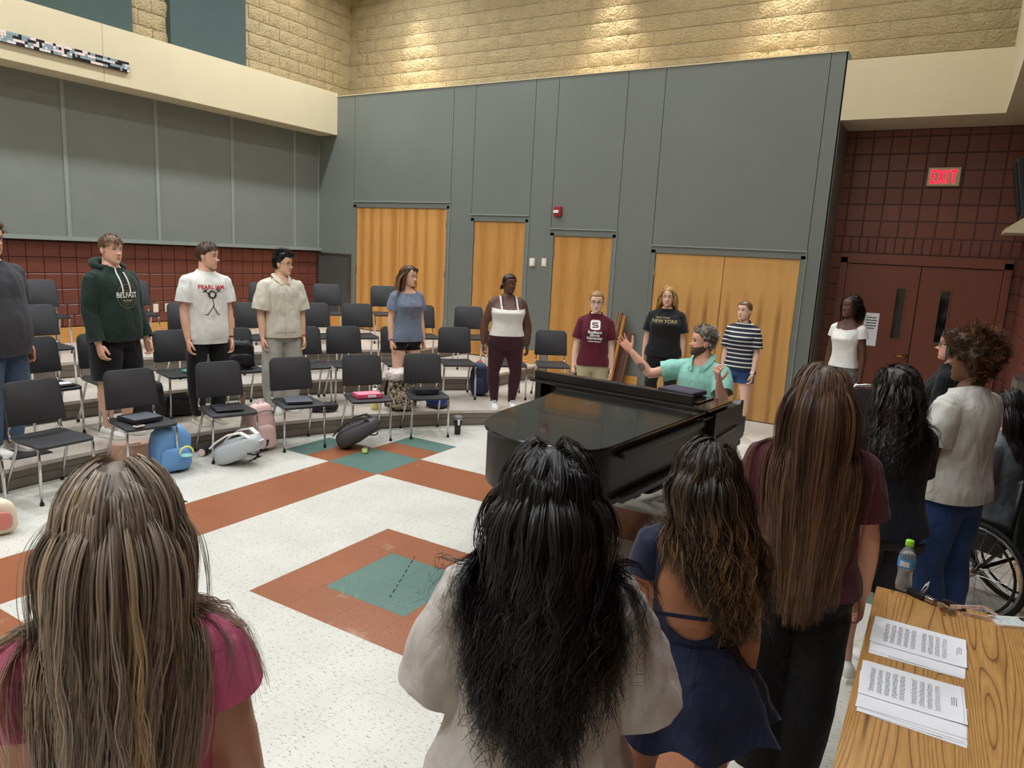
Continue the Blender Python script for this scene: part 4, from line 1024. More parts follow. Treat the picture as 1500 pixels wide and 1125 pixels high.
b = backpack(floor_pt(496, 655), R(118), (.30, .20, .46), DKG, 'dark grey backpack lying on the green tiles under a front-row chair', seed=12, lie=60, m2=BLKB)
gp = blob('strap_pad', (.17, .06, .035), mat('pad_lime', (176, 186, 110), .7), b, loc=(-.10, -.30, 0), rot=(0, 0, R(15)), seed=2)
b = backpack(floor_pt(588, 600, 1), R(60), (.38, .24, .42), CAMO, 'camouflage backpack on the lowest riser step with a plaid cloth on top', seed=15, nz=.03, strap=BLKB)
blob('plaid_cloth', (.36, .26, .13), mat('plaid', (214, 200, 196), .8, var=.5, vscale=26), b, loc=(.0, 0, .34), seed=4, nz=.04, fr=10)
o = blob('helmet', (.24, .2, .13), mat('helmet_blue', (34, 56, 130), .3, var=.5, vscale=18)); o.location = floor_pt(640, 596, 1); tag(o, 'blue and black cycle helmet on the lowest riser step', 'helmet'); blob('helmet_rim', (.25, .21, .04), BLKB, o)
b = backpack(floor_pt(701, 578, 1), R(25), (.26, .2, .42), NAVYB, 'navy backpack with hot pink strap on the riser beside the white tank', m2=NAVYB, strap=HOTP, seed=18); m = MB(); m.tube([(.13, -.06, .22), (.15, -.03, .12), (.14, -.05, .02)], .012, 6); m.build('lime_cord', LIME, b)
p, a = on_seat('d3', -.02, 0); b = backpack(p, a + R(80), (.34, .2, .30), BLKB, 'black backpack slumped on a chair of the lowest riser step', seed=21, nz=.04)
b = backpack(floor_pt(216, 618, 1), R(65), (.36, .24, .42), BLKB, 'black backpack on the riser behind the white shoe', seed=24, nz=.03)
o = blob('duffel_bag', (.42, .24, .2), BLKB, seed=27, nz=.04); o.location = floor_pt(258, 608, 1); o.rotation_euler = (0, 0, R(70)); tag(o, 'black duffel bag on the riser beside the beige shoe', 'bag'); m = MB(); m.tube([(-.12, -.1, .15), (-.08, -.13, .24), (.06, -.13, .25), (.12, -.1, .16)], .012, 6); m.build('handle', BLKB, o)
o = blob('purse', (.30, .14, .09), BLKB, seed=29, nz=.015); o.location = floor_pt(474, 602, 1); o.rotation_euler = (0, 0, R(60)); tag(o, 'flat black purse on the riser behind the grey folder chair', 'bag'); m = MB(); m.tube([(-.1, -.05, .07), (-.06, -.09, .02), (.08, -.09, .02), (.1, -.05, .07)], .007, 6); m.build('handle', BLKB, o)
t = empty('canvas_bag', floor_pt(-6, 782), R(70)); tag(t, 'cream canvas bag with pink print on the floor at the row end', 'bag')
blob('bag_body', (.26, .16, .24), mat('canvas_cream', (228, 212, 190), .8), t, seed=31, nz=.02, taper=.2); blob('print_patch', (.14, .02, .12), mat('print_pink', (212, 130, 120), .7), t, loc=(.02, -.085, .05), seed=3, nz=.004)
# cups
def tumbler(p, prof, m, lidprof, lm, label, name='tumbler', band=None):
    t = empty(name, p); tag(t, label, 'tumbler'); MB().lathe(prof, 18).build('cup_body', m, t, smooth=True); MB().lathe(lidprof, 18).build('cup_lid', lm, t, smooth=True)
    if band: MB().lathe(band[0], 18, cap=False).build('band', band[1], t, smooth=True)
    return t
t = tumbler(floor_pt(670, 636), [(0, 0), (.033, .001), (.035, .01), (.037, .09), (.044, .10), (.048, .185), (0, .186)], mat('tumbler_black', (24, 24, 26), .35), [(.049, .183), (.05, .19), (.05, .205), (.04, .212), (0, .212)], mat('lid_clear', (130, 130, 136), .3), 'black travel tumbler standing on the floor before the riser', band=([(.0482, .17), (.0486, .178)], CHROME))
MB().box((.035, -.031, .145), (.002, .022, .06), rot=Matrix.Rotation(R(-42), 3, 'Z')).build('sticker', PAPER, t)
t = tumbler(floor_pt(549, 599, 1), [(0, 0), (.04, .001), (.043, .01), (.044, .16), (.03, .19), (0, .19)], mat('bottle_yellow', (222, 210, 130), .45), [(.034, .186), (.036, .192), (.034, .23), (.02, .24), (0, .24)], WHITEP, 'pale yellow water bottle with white lid on the lowest riser step', 'water_flask', band=([(.0345, .2), (.0352, .204), (.0345, .222)], mat('teal_dot', (40, 110, 116), .5)))
m = MB(); m.tube([(-.03, 0, .23), (-.03, 0, .27), (0, 0, .285), (.03, 0, .27), (.03, 0, .23)], .006, 6); m.build('carry_loop', WHITEP, t)
t = tumbler(floor_pt(355, 592, 1), [(0, 0), (.028, .001), (.04, .12), (0, .121)], mat('kraft_cup', (166, 136, 110), .7), [(.041, .118), (.042, .126), (.036, .13), (0, .13)], mat('kraft_lid', (120, 100, 84), .5), 'brown paper cup on the lowest riser step', 'paper_cup')

# --- wheelchair
wc = empty('wheelchair', (5.19, .42, 0), R(150)); tag(wc, 'black wheelchair with spoked wheels beside the oak baseboard', 'wheelchair')
for s in (-1, 1):
    m = MB(); m.tube([(.29 * math.cos(R(a)), 0, .29 * math.sin(R(a))) for a in range(0, 360, 12)] + [(.29, 0, 0)], .016, 8); w = m.build('wheel', RUBBER, wc, smooth=True, loc=(-.07, s * .26, .305)); 
    m = MB(); m.tube([(.268 * math.cos(R(a)), 0, .268 * math.sin(R(a))) for a in range(0, 360, 12)] + [(.268, 0, 0)], .009, 6); m.build('rim', CHROME_D, w, smooth=True)
    m = MB(); m.tube([(.25 * math.cos(R(a)), s * .04, .25 * math.sin(R(a))) for a in range(0, 360, 12)] + [(.25, s * .04, 0)], .009, 6); m.build('push_rim', mat('rim_black', (22, 22, 24), .25), w, smooth=True)
    m = MB()
    for k in range(22): a = R(k * 360 / 22); a2 = a + R(22 if k % 2 else -22); m.tube([(.03 * math.cos(a2), s * (.02 if k % 2 else -.01), .03 * math.sin(a2)), (.262 * math.cos(a), 0, .262 * math.sin(a))], .0017, 4)
    m.build('spokes', CHROME_D, w)
    m = MB(); m.lathe([(0, -.03), (.018, -.028), (.034, -.02), (.034, .02), (.024, .03), (.022, .055), (0, .057)], 16)
    for i in range(len(m.v)): q = m.v[i]; m.v[i] = Vector((q.x, s * q.z, q.y))
    m.build('hub', CHROME, w, smooth=True)
    m = MB(); m.tube([(.06 * math.cos(R(a)), 0, .06 * math.sin(R(a))) for a in range(0, 361, 20)], .014, 8); m.lathe([(0, -.012), (.05, -.01), (.05, .01), (0, .012)], 12); o = m.build('caster', RUBBER, wc, loc=(.42, s * .2, .075))
    m = MB(); m.tube([(-.22, s * .2, .9), (-.2, s * .2, .5), (-.07, s * .21, .31), (.1, s * .21, .46), (.36, s * .2, .45), (.46, s * .17, .2), (.5, s * .12, .1)], .013, 8); m.build('side_frame', mat('frame_black', (20, 20, 22), .3), wc, smooth=True)
    MB().tube([(-.22, s * .2, .88), (-.32, s * .2, .91)], .016, 8).build('push_handle', RUBBER, wc)
    MB().box((-.02, s * .215, .52), (.34, .012, .20), bev=.005).build('side_guard', mat('guard_black', (24, 25, 28), .4), wc)
MB().box((.08, 0, .465), (.44, .39, .05), bev=.015).build('seat', BLKB, wc)
MB().box((-.215, 0, .68), (.03, .40, .42), rot=Matrix.Rotation(R(4), 3, 'Y'), bev=.012).build('backrest', mat('camo_back', (52, 56, 50), .8, var=.4, vscale=14), wc)
MB().box((.5, 0, .1), (.14, .26, .02), bev=.004).build('footrest', MATS['frame_black'], wc)
m = MB(); m.tube([(-.07, -.25, .305), (-.07, .25, .305)], .012, 8); m.build('axle', MATS['frame_black'], wc)
# ------------------------------------------------------------------ people
SKIN = attr_mat('skin', .5, .35, sss=.12, bump=.06, bscale=260)
HAIR = attr_mat('hair', .38, .45)
def cloth(name, col, rough=.85, bump=.25, bscale=420, sheen=.1, var=.04, wrinkle=.55):
    if name in MATS: return MATS[name]
    m = mat(name, col, rough, 0, var=var, vscale=10, bump=bump, bscale=bscale, sheen=sheen, spec=.25); nt = m.node_tree; b = nt.nodes['Principled BSDF']
    fine = [n for n in nt.nodes if n.type == 'BUMP'][0]; tc = N(nt, 'ShaderNodeTexCoord'); mp = N(nt, 'ShaderNodeMapping'); mp.inputs['Scale'].default_value = (1.0, 1.0, .55); mp.inputs['Rotation'].default_value = (.3, .5, .2)
    nt.links.new(tc.outputs['Object'], mp.inputs['Vector']); nz = N(nt, 'ShaderNodeTexNoise'); nz.inputs['Scale'].default_value = 13; nz.inputs['Detail'].default_value = 2.5; nz.inputs['Roughness'].default_value = .45; nz.inputs['Distortion'].default_value = .8
    nt.links.new(mp.outputs[0], nz.inputs['Vector']); bp = N(nt, 'ShaderNodeBump'); bp.inputs['Strength'].default_value = wrinkle; bp.inputs['Distance'].default_value = .03
    nt.links.new(nz.outputs['Fac'], bp.inputs['Height']); nt.links.new(bp.outputs[0], fine.inputs['Normal']); return m
def lerp_tab(tab, z):
    zs = [r[0] for r in tab]
    return [float(np.interp(z, zs, [r[i] for r in tab])) for i in range(1, len(tab[0]))]
def remesh(mb, vox, smooth=6, fac=.5):
    me = bpy.data.meshes.new('tmp'); me.from_pydata([tuple(v) for v in mb.v], [], mb.f); ob = bpy.data.objects.new('tmp', me); COL.objects.link(ob)
    md = ob.modifiers.new('r', 'REMESH'); md.mode = 'VOXEL'; md.voxel_size = vox
    if smooth:
        s = ob.modifiers.new('s', 'SMOOTH'); s.factor = fac; s.iterations = smooth
    dg = bpy.context.evaluated_depsgraph_get(); m2 = bpy.data.meshes.new_from_object(ob.evaluated_get(dg))
    bpy.data.objects.remove(ob); bpy.data.meshes.remove(me)
    n = len(m2.vertices); V = np.empty(n * 3); m2.vertices.foreach_get('co', V); V = V.reshape(-1, 3)
    F = [tuple(p.vertices) for p in m2.polygons]; NN = np.empty(n * 3); m2.vertices.foreach_get('normal', NN); NN = NN.reshape(-1, 3)
    bpy.data.meshes.remove(m2); return V, F, NN
def ell_ring(cx, cy, cz, w, d, n=28, e=.88, df=None):
    out = []
    for k in range(n):
        a = 2 * math.pi * k / n; c_, s_ = math.cos(a), math.sin(a)
        dd = (df if (df is not None and s_ > 0) else d)
        out.append(Vector((cx + math.copysign(abs(c_) ** e, c_) * w, cy + math.copysign(abs(s_) ** e, s_) * dd, cz)))
    return out
T_M = [(.455, .092, .062, .0), (.49, .100, .068, 0), (.53, .101, .070, 0), (.58, .096, .064, .003), (.63, .090, .060, .005), (.68, .094, .063, .004), (.73, .101, .068, .0), (.775, .105, .066, -.002), (.80, .102, .056, -.006), (.825, .075, .044, -.008), (.848, .042, .036, -.006)]
T_F = [(.455, .094, .064, 0), (.49, .106, .072, -.004), (.53, .103, .070, -.003), (.58, .088, .060, .0), (.63, .077, .054, .004), (.68, .083, .060, .004), (.725, .092, .070, .006), (.775, .094, .060, 0), (.80, .090, .050, -.006), (.825, .066, .040, -.008), (.848, .038, .033, -.006)]
HAND = {}
def make_hand(kind):
    """left hand: z along the fingers, x thumb side, y palm side; wrist at origin, length about 0.185"""
    m = MB()
    m.ring_loft([ell_ring(0, 0, z, w, d, 14, .8) for z, w, d in ((-.03, .026, .021), (.0, .027, .02), (.025, .033, .017), (.06, .040, .015), (.09, .041, .013), (.10, .038, .010))])
    if kind == 'relaxed': curl = (16, 34, 30); spread = 3; tb = [(.030, .008, .025), (.046, .016, .05), (.050, .026, .078), (.046, .036, .098)]
    elif kind == 'open': curl = (4, 8, 8); spread = 11; tb = [(.028, .004, .022), (.058, .010, .048), (.078, .014, .07), (.092, .018, .09)]
    elif kind == 'cup': curl = (24, 42, 34); spread = 9; tb = [(.028, .006, .022), (.052, .020, .048), (.062, .036, .072), (.062, .050, .09)]
    for q, (x, L, r) in enumerate(((.029, .072, .0092), (.0098, .080, .0096), (-.0098, .075, .0092), (-.029, .060, .0082))):
        sa = R((1.5 - q) * spread); p = Vector((x, 0, .088)); pts = [p - Vector((0, 0, .02)), p]; a = 0; rad = [r * 1.05, r * 1.05]
        for s, fr in enumerate((.45, .31, .24)):
            a += R(curl[s] * (1 + .12 * q)); d = Vector((math.sin(sa) * math.cos(a), math.sin(a), math.cos(a) * math.cos(sa))); p = p + d * L * fr; pts.append(p); rad.append(r * (1 - .07 * (s + 1)))
        pts.append(p + d * r * .6); rad.append(r * .45)
        m.tube(pts, rad, 8)
    pts = [Vector(t) for t in tb]; m.tube(pts + [pts[-1] + (pts[-1] - pts[-2]).normalized() * .007], [.015, .0125, .0105, .0095, .005], 8)
    V, F, _ = remesh(m, .0042, 3, .4); return V, F
for k in ('relaxed', 'open', 'cup'): HAND[k] = make_hand(k)

HT = [(0, .10, .29, .03), (.03, .165, .335, .06), (.08, .212, .355, .12), (.15, .257, .36, .19), (.25, .288, .355, .27), (.35, .303, .352, .35), (.5, .316, .355, .425), (.62, .325, .368, .462), (.74, .322, .362, .455), (.84, .29, .31, .40), (.91, .235, .24, .315), (.96, .165, .165, .22), (.985, .10, .10, .14), (1.0, .02, .02, .03)]
def make_head(h, skin, lip=None, brow=(40, 28, 20), eye=(50, 36, 26), beard=None, hi=True, jaw=1.0):
    nr, na = (64, 76) if hi else (34, 40); V = []; C = []; F = []
    sk = np.array(srgb(*skin)[:3]); lp = np.array(srgb(*(lip or (min(255, skin[0] * .86), skin[1] * .66, skin[2] * .64)))[:3]); bw = np.array(srgb(*brow)[:3]); ey = np.array(srgb(*eye)[:3])
    g = lambda x, s: math.exp(-(x / s) ** 2)
    rnd = random.Random(5)
    for j in range(nr + 1):
        t = j / nr; t = t if t < .9 else t
        wx, yf, yb = lerp_tab(HT, t); wx *= (1 + (jaw - 1) * max(0, 1 - t / .35))
        for i in range(na):
            s = i / na; a = 2 * math.pi * s; a = a - .28 * math.sin(2 * a) * .0
            # denser at the front (a = pi/2)
            a = math.pi / 2 + (2 * math.pi * s - math.pi) - .55 * math.sin(2 * math.pi * s - math.pi) * 1.0
            ca, sa = math.cos(a), math.sin(a)
            x = wx * math.copysign(abs(ca) ** .92, ca); y = (yf if sa > 0 else yb) * math.copysign(abs(sa) ** .92, sa)
            col = sk.copy(); z = t
            if sa > .05:
                ax = abs(x)
                y += .115 * g(x, .042) * (max(0, 1 - abs(t - .37) / .07) * .9 + (max(0, min(1, (.58 - t) / .2)) * .55 if t > .37 else 0))
                y += .035 * g(ax - .045, .03) * g(t - .355, .035)
                y -= .045 * g(ax - .125, .065) * g(t - .515, .05)
                y += .018 * g(ax - .12, .10) * g(t - .60, .035)
                y += .020 * g(ax - .125, .045) * g(t - .515, .026)
                y += .024 * g(x, .085) * g(t - .235, .022) + .028 * g(x, .075) * g(t - .19, .022) - .022 * g(x, .10) * g(t - .213, .010)
                y += .022 * g(x, .08) * g(t - .06, .05) - .012 * g(x, .1) * g(t - .125, .03)
                if ax < .088 * (1 - ((t - .213) / .05) ** 2) + .004 and abs(t - .213) < .04: col = lp.copy()
                if .045 < ax < .2 and abs(t - (.60 + .02 * (1 - ((ax - .12) / .09) ** 2))) < .014: col = bw.copy()
                e = ((ax - .125) / .052) ** 2 + ((t - .515) / .022) ** 2
                if e < 1: col = np.array((.55, .53, .5)) if ((ax - .125) / .024) ** 2 + ((t - .515) / .024) ** 2 > 1 else ey * .5
                elif abs(t - .54) < .010 and abs(ax - .125) < .06: col = bw * .6
                col = col * (1 + np.array((.10, -.04, -.04)) * g(ax - .2, .08) * g(t - .36, .08))
            if beard is not None:
                bt = .30 + .10 * max(0, 1 - sa) if sa > -.25 else 0
                if t < bt and not (abs(x) < .07 and .18 < t < .245) and not (abs(x) < .05 and t > .29) and not (abs(x) < .17 and t > .305):
                    bc = np.array(srgb(*beard[rnd.randrange(len(beard))])[:3]); col = bc; y += .018 * (1 if sa > 0 else 0); x *= 1.03
            V.append((x * h, y * h, z * h)); C.append(col)
    for j in range(nr):
        for i in range(na):
            k = (i + 1) % na; F.append((j * na + i, j * na + k, (j + 1) * na + k, (j + 1) * na + i))
    F.append(tuple(range(na - 1, -1, -1))); F.append(tuple(nr * na + i for i in range(na)))
    # ears
    for s in (-1, 1):
        b0 = len(V); n = 12; m_ = 6
        for j in range(m_ + 1):
            ph = -math.pi / 2 + math.pi * j / m_
            for i in range(n):
                th = 2 * math.pi * i / n; lx, ly, lz = math.cos(ph) * math.cos(th), math.cos(ph) * math.sin(th), math.sin(ph)
                V.append(((s * .335 + lx * .035 + s * .03 * max(0, -ly)) * h, (-.03 + ly * .075 - lz * .02) * h, (.46 + lz * .135) * h)); C.append(sk * (1, .93, .92))
        for j in range(m_):
            for i in range(n): k = (i + 1) % n; F.append((b0 + j * n + i, b0 + j * n + k, b0 + (j + 1) * n + k, b0 + (j + 1) * n + i))
    return np.array(V), F, np.array(C)

def mesh_cols(name, V, F, C, m, parent=None, smooth=True):
    me = bpy.data.meshes.new(name); nv = len(V)
    me.from_pydata(np.asarray(V).tolist(), [], F)
    at = me.color_attributes.new('col', 'FLOAT_COLOR', 'POINT'); q = np.ones((nv, 4)); q[:, :3] = C; at.data.foreach_set('color', q.ravel())
    me.materials.append(m); me.polygons.foreach_set('use_smooth', [smooth] * len(me.polygons)); me.update()
    return link(bpy.data.objects.new(name, me), parent)

def bvh_of(V, F): return BVHTree.FromPolygons([tuple(v) for v in V], F)

class Person:
    def __init__(s, label, pos, yaw, H, sex='f', g=1.0, skin=(224, 178, 152), head=(0, 0, 0), armR=None, armL=None, seat=None, hands=('relaxed', 'relaxed'), belly=0.0, bust=1.0, lean=0.0, face=None, stance=.095, hi=True, legw=1.0, armw=1.0, legs=None, neckf=.02, vox=.017):
        s.vox = vox
        s.H = H; s.sex = sex; s.g = g; s.skin = skin; s.k = H; s.seat = seat; s.tab = T_M if sex == 'm' else T_F
        s.dz = 0 if seat is None else seat + .075 - .50 * H
        s.lean = lean; s.belly = belly; s.bust = bust; s.stance = stance; s.g_arm = (1 + (g - 1) * .8) * armw; s.g_leg = (1 + (g - 1) * .8) * legw
        s.pos = Vector(pos); s.yaw = yaw
        s.head_rot = (Matrix.Rotation(R(head[0]), 3, 'Z') @ Matrix.Rotation(R(head[1]), 3, 'X') @ Matrix.Rotation(R(head[2]), 3, 'Y'))
        sh = .100 if sex == 'm' else .089
        s.sh = {}; s.el = {}; s.wr = {}; s.hd = {}
        dn = ((.14, .02, -1), (.06, .16, -1))
        for side, arm in ((1, armR or dn), (-1, armL or dn)):
            S = s.L(Vector((side * H * (sh + .012 * (g - 1)) * (1 + .25 * (g - 1)), -.004 * H, .792 * H)))
            u = Vector(arm[0]).normalized(); f = Vector(arm[1]).normalized(); u.x *= side; f.x *= side
            s.sh[side] = S; s.el[side] = S + u * .172 * H; s.wr[side] = s.el[side] + f * .150 * H; s.hd[side] = f
        s.palm = {}
        for side, arm in ((1, armR or dn), (-1, armL or dn)):
            pn = Vector(arm[2]) if len(arm) > 2 else Vector((-1, .15, 0)); pn.x *= side; s.palm[side] = pn
        # legs
        s.hip = {}; s.kn = {}; s.an = {}
        for side in (1, -1):
            if seat is None:
                ex = legs or ((0, 0), (0, 0)); e = ex[0] if side == 1 else ex[1]
                s.hip[side] = Vector((side * .052 * H, 0, .50 * H)); s.kn[side] = Vector((side * (stance * .5 + .026) * H * 1.0 + e[0] * .5, .012 * H + e[1] * .5, .275 * H)); s.an[side] = Vector((side * stance * .55 * H + e[0], -.012 * H + e[1], .05 * H))
            else:
                hz = seat + .075; kn = Vector((side * .07 * H, .245 * H, hz + .01))
                s.hip[side] = Vector((side * .052 * H, -.01, hz)); s.kn[side] = kn; s.an[side] = Vector((side * .065 * H, .25 * H + .02, max(.07, hz - .235 * H)))
        s.build_body(label, hands, face or {}, hi, neckf)
        s.garments = []
    def L(s, p):
        p = Vector(p); p.z += s.dz
        if s.lean:
            z0 = .5 * s.H + s.dz; q = Matrix.Rotation(R(-s.lean), 3, 'X') @ Vector((p.x, p.y, p.z - z0)); p = Vector((q.x, q.y, q.z + z0))
        return p
    def torso_ring(s, z, inf=0.0, kw=1.0, kd=1.0, n=30, e=.86):
        w, d, yo = lerp_tab(s.tab, z); g = s.g; up = max(0, min(1, (z - .74) / .08))
        gw = 1 + (g - 1) * (1 - .55 * up); w *= s.H * gw; d *= s.H * (1 + (g - 1) * (1.15 - .7 * up)); df = d
        df += s.belly * s.H * math.exp(-((z - .60) / .075) ** 2)
        if s.sex == 'f': df += .022 * s.bust * s.H * math.exp(-((z - .725) / .034) ** 2) * (1 + .5 * (g - 1))
        r = ell_ring(0, yo * s.H, 0, (w + inf) * kw, (d + inf) * kd, n, e, (df + inf) * kd)
        return [s.L((p.x, p.y, z * s.H)) for p in r]
    def arm_path(s, side, inf=0.0, t_end=None):
        a = s.g_arm * s.H * (1.0 if s.sex == 'm' else .9); S, E, W = s.sh[side], s.el[side], s.wr[side]
        P = [S + (S - E).normalized() * .015, S, S.lerp(E, .25), S.lerp(E, .6), E, E.lerp(W, .25), E.lerp(W, .65), W, W + (W - E).normalized() * .012]
        Rd = [.026 * a, .033 * a, .0325 * a, .0285 * a, .0255 * a, .0262 * a, .0215 * a, .0165 * s.H * (1 + (s.g_arm - 1) * .4), .015 * s.H]
        return P, [r + inf for r in Rd]
    def leg_path(s, side):
        b = s.g_leg * s.H * (1.0 if s.sex == 'm' else 1.02); h, k, a = s.hip[side], s.kn[side], s.an[side]
        P = [h, h.lerp(k, .3), h.lerp(k, .7), k, k.lerp(a, .28), k.lerp(a, .65), a, a - Vector((0, 0, .03))]
        bk = Vector((0, -.010 * s.H, 0)) if s.seat is None else Vector()
        P[4] = P[4] + bk
        return P, [.056 * b, .053 * b, .040 * b, .0325 * b, .0345 * b, .026 * b, .0195 * b, .0195 * b]
    def build_body(s, label, hands, face, hi, neckf):
        H = s.H; m = MB()
        m.ring_loft([s.torso_ring(z) for z in (.455, .475, .50, .53, .56, .60, .64, .68, .70, .725, .75, .775, .80, .815, .83, .85)])
        nk = (.0325 if s.sex == 'm' else .0275) * H * (1 + (s.g - 1) * .6)
        m.tube([s.L((0, -.012 * H, .80 * H)), s.L((0, -.006 * H, .845 * H)), s.L((0, -.008 * H, .885 * H)), s.L((0, -.010 * H, .925 * H))], [nk * 1.5, nk * 1.12, nk, nk], 18)
        for side in (1, -1):
            P, Rd = s.arm_path(side); m.tube(P, Rd, 14)
            m.tube([s.L((side * .030 * H, -.012 * H, .826 * H)), s.L((side * .066 * H, -.010 * H, .806 * H)), s.sh[side]], [.020 * H, .027 * H * s.g_arm, .0325 * H * s.g_arm], 12)
            P, Rd = s.leg_path(side); m.tube(P, Rd, 16)
            A = s.an[side]; m.tube([A + Vector((0, -.022 * H, -.036)), A + Vector((0, .01, -.042)), A + Vector((side * .006, .065 * H, -.052))], [.014 * H, .017 * H, .009 * H], 10)
        V, F, _ = remesh(m, s.vox, 4, .5); skc = np.array(srgb(*s.skin)[:3])
        C = np.tile(skc, (len(V), 1))
        # hands
        hs = H / 1.72 * (1.0 if s.sex == 'm' else .93)
        for side, kind in ((1, hands[0]), (-1, hands[1])):
            HV, HF = HAND[kind]; z = s.hd[side].normalized(); y = s.palm[side] - z * s.palm[side].dot(z); y.normalize()
            x = y.cross(z); hv = HV.copy(); hf = HF
            if side == 1: hv[:, 0] *= -1; hf = [tuple(reversed(f)) for f in HF]
            M = np.array([x, y, z]).T; hv = (hv * hs) @ M.T + np.array(s.wr[side]); b0 = len(V)
            V = np.vstack([V, hv]); F = F + [tuple(i + b0 for i in f) for f in hf]; C = np.vstack([C, np.tile(skc * (1.04, .95, .93), (len(hv), 1))])
        # head
        h = .136 * H; s.h = h
        HV, HF, HC = make_head(h, s.skin, hi=hi, **face)
        s.head_o = s.L((0, .004 * H, H - h)); piv = Vector((0, -.02 * H, .12 * h)); M = np.array(s.head_rot)
        if s.lean: M = np.array(Matrix.Rotation(R(-s.lean * .3), 3, 'X')) @ M
        s.HM = M; s.piv = np.array(piv)
        hv = (HV - s.piv) @ M.T + s.piv + np.array(s.head_o); b0 = len(V)
        s.headV = HV
        V = np.vstack([V, hv]); F = F + [tuple(i + b0 for i in f) for f in HF]; C = np.vstack([C, HC])
        s.V, s.F, s.C = V, F, C; s.label = label; s.nbody = b0
        s.root = None
        s.parts = []
    def to_head(s, P): return (np.asarray(P) - s.piv) @ s.HM.T + s.piv + np.array(s.head_o)
    # ---- clothing
    def cloth_mesh(s, name, m, mb, vox=.015, smooth=4, cuts=(), fold=.0, ffreq=(9, 9, 3.5), seed=0, protect=True):
        V, F = s.cloth_raw(mb, vox, smooth, cuts, fold, ffreq, seed); s.garments.append((name, V, F, m, protect)); return len(s.garments) - 1
    def cloth_raw(s, mb, vox, smooth, cuts, fold, ffreq=(9, 9, 3.5), seed=0):
        V, F, NN = remesh(mb, vox, smooth)
        if fold:
            for i in range(len(V)):
                p = V[i]; q = noise.noise(Vector((p[0] * ffreq[0] + seed, p[1] * ffreq[1], p[2] * ffreq[2] + seed))) + .5 * noise.noise(Vector((p[0] * ffreq[0] * 2.3, p[1] * ffreq[1] * 2.3 + seed, p[2] * ffreq[2] * 2.6)))
                V[i] = p + NN[i] * q * fold
        kill = np.zeros(len(V), bool)
        for (p, n, rad, *dep) in cuts:
            p = np.array(p); n = np.array(Vector(n).normalized()); d = (V - p) @ n
            if dep: kill |= (d > 0) & (d < dep[0]) & (np.linalg.norm(V - p - d[:, None] * n, axis=1) < rad)
            else: kill |= (d > 0) & (np.linalg.norm(V - p, axis=1) < rad)
        if kill.any():
            idx = -np.ones(len(V), int); idx[~kill] = np.arange((~kill).sum())
            F2 = [f for f in F if not any(kill[i] for i in f)]; cnt = {}
            for f in F2:
                for a, b in zip(f, f[1:] + f[:1]): e = (min(a, b), max(a, b)); cnt[e] = cnt.get(e, 0) + 1
            bd = set()
            for (a, b), c_ in cnt.items():
                if c_ == 1: bd.add(a); bd.add(b)
            for i in bd:
                best = None
                for (p, n, rad, *dep) in cuts:
                    p = np.array(p); n = np.array(Vector(n).normalized())
                    if np.linalg.norm(V[i] - p) < rad * 1.1:
                        d = (V[i] - p) @ n
                        if best is None or abs(d) < abs(best[0]): best = (d, n)
                if best is not None and abs(best[0]) < vox * 2.2: V[i] = V[i] - best[1] * best[0]
            used = sorted({i for f in F2 for i in f}); re = {o_: k for k, o_ in enumerate(used)}
            V = V[used]; F = [tuple(re[i] for i in f) for f in F2]
        return V, F
    def shirt(s, m, name='t_shirt', hem=.47, inf=.016, hemflare=.012, sleeve=.55, sl_inf=.016, sl_flare=.012, neck=(.856, .062, .30), fold=.007, top=.845, seed=1, kw=1.0, sleeveless=False, vox=.015, smooth=4):
        H = s.H; mb = MB(); zs = [z for z in (.40, .43, .455, .49, .53, .57, .61, .65, .69, .725, .76, .79, .81, .83, .848, .86) if z > hem + .012]
        zs = [hem - .012, hem + .004] + zs; rings = []
        for z in zs:
            f = max(0, min(1, (.70 - z) / .22)); u = max(0, min(1, (z - .78) / .06))
            if z < .455:
                r = s.torso_ring(.455, inf + hemflare * f, kw); dzz = (z - .455) * H; r = [p + Vector((0, 0, dzz)) for p in r]
            else: r = s.torso_ring(z, inf * (1 - .45 * u) + hemflare * f, kw)
            # loose shirts hang straight from the chest: keep waist from pinching
            if hemflare > .008 and .5 < z < .72:
                w0 = max(abs(p.x) for p in s.torso_ring(.73, inf)); w1 = max(abs(p.x) for p in r); tgt = w0 * .98
                if w1 < tgt: r = [Vector((p.x * tgt / w1, p.y, p.z)) for p in r]
            rings.append(r)
        mb.ring_loft(rings); cuts = [((0, 0, hem * H + s.dz), (0, 0, -1), .6 * H)]
        if s.lean: cuts = [(s.L((0, 0, hem * H)), s.L((0, 0, 0)) - s.L((0, 0, 1)), .6 * H)]
        extra = []
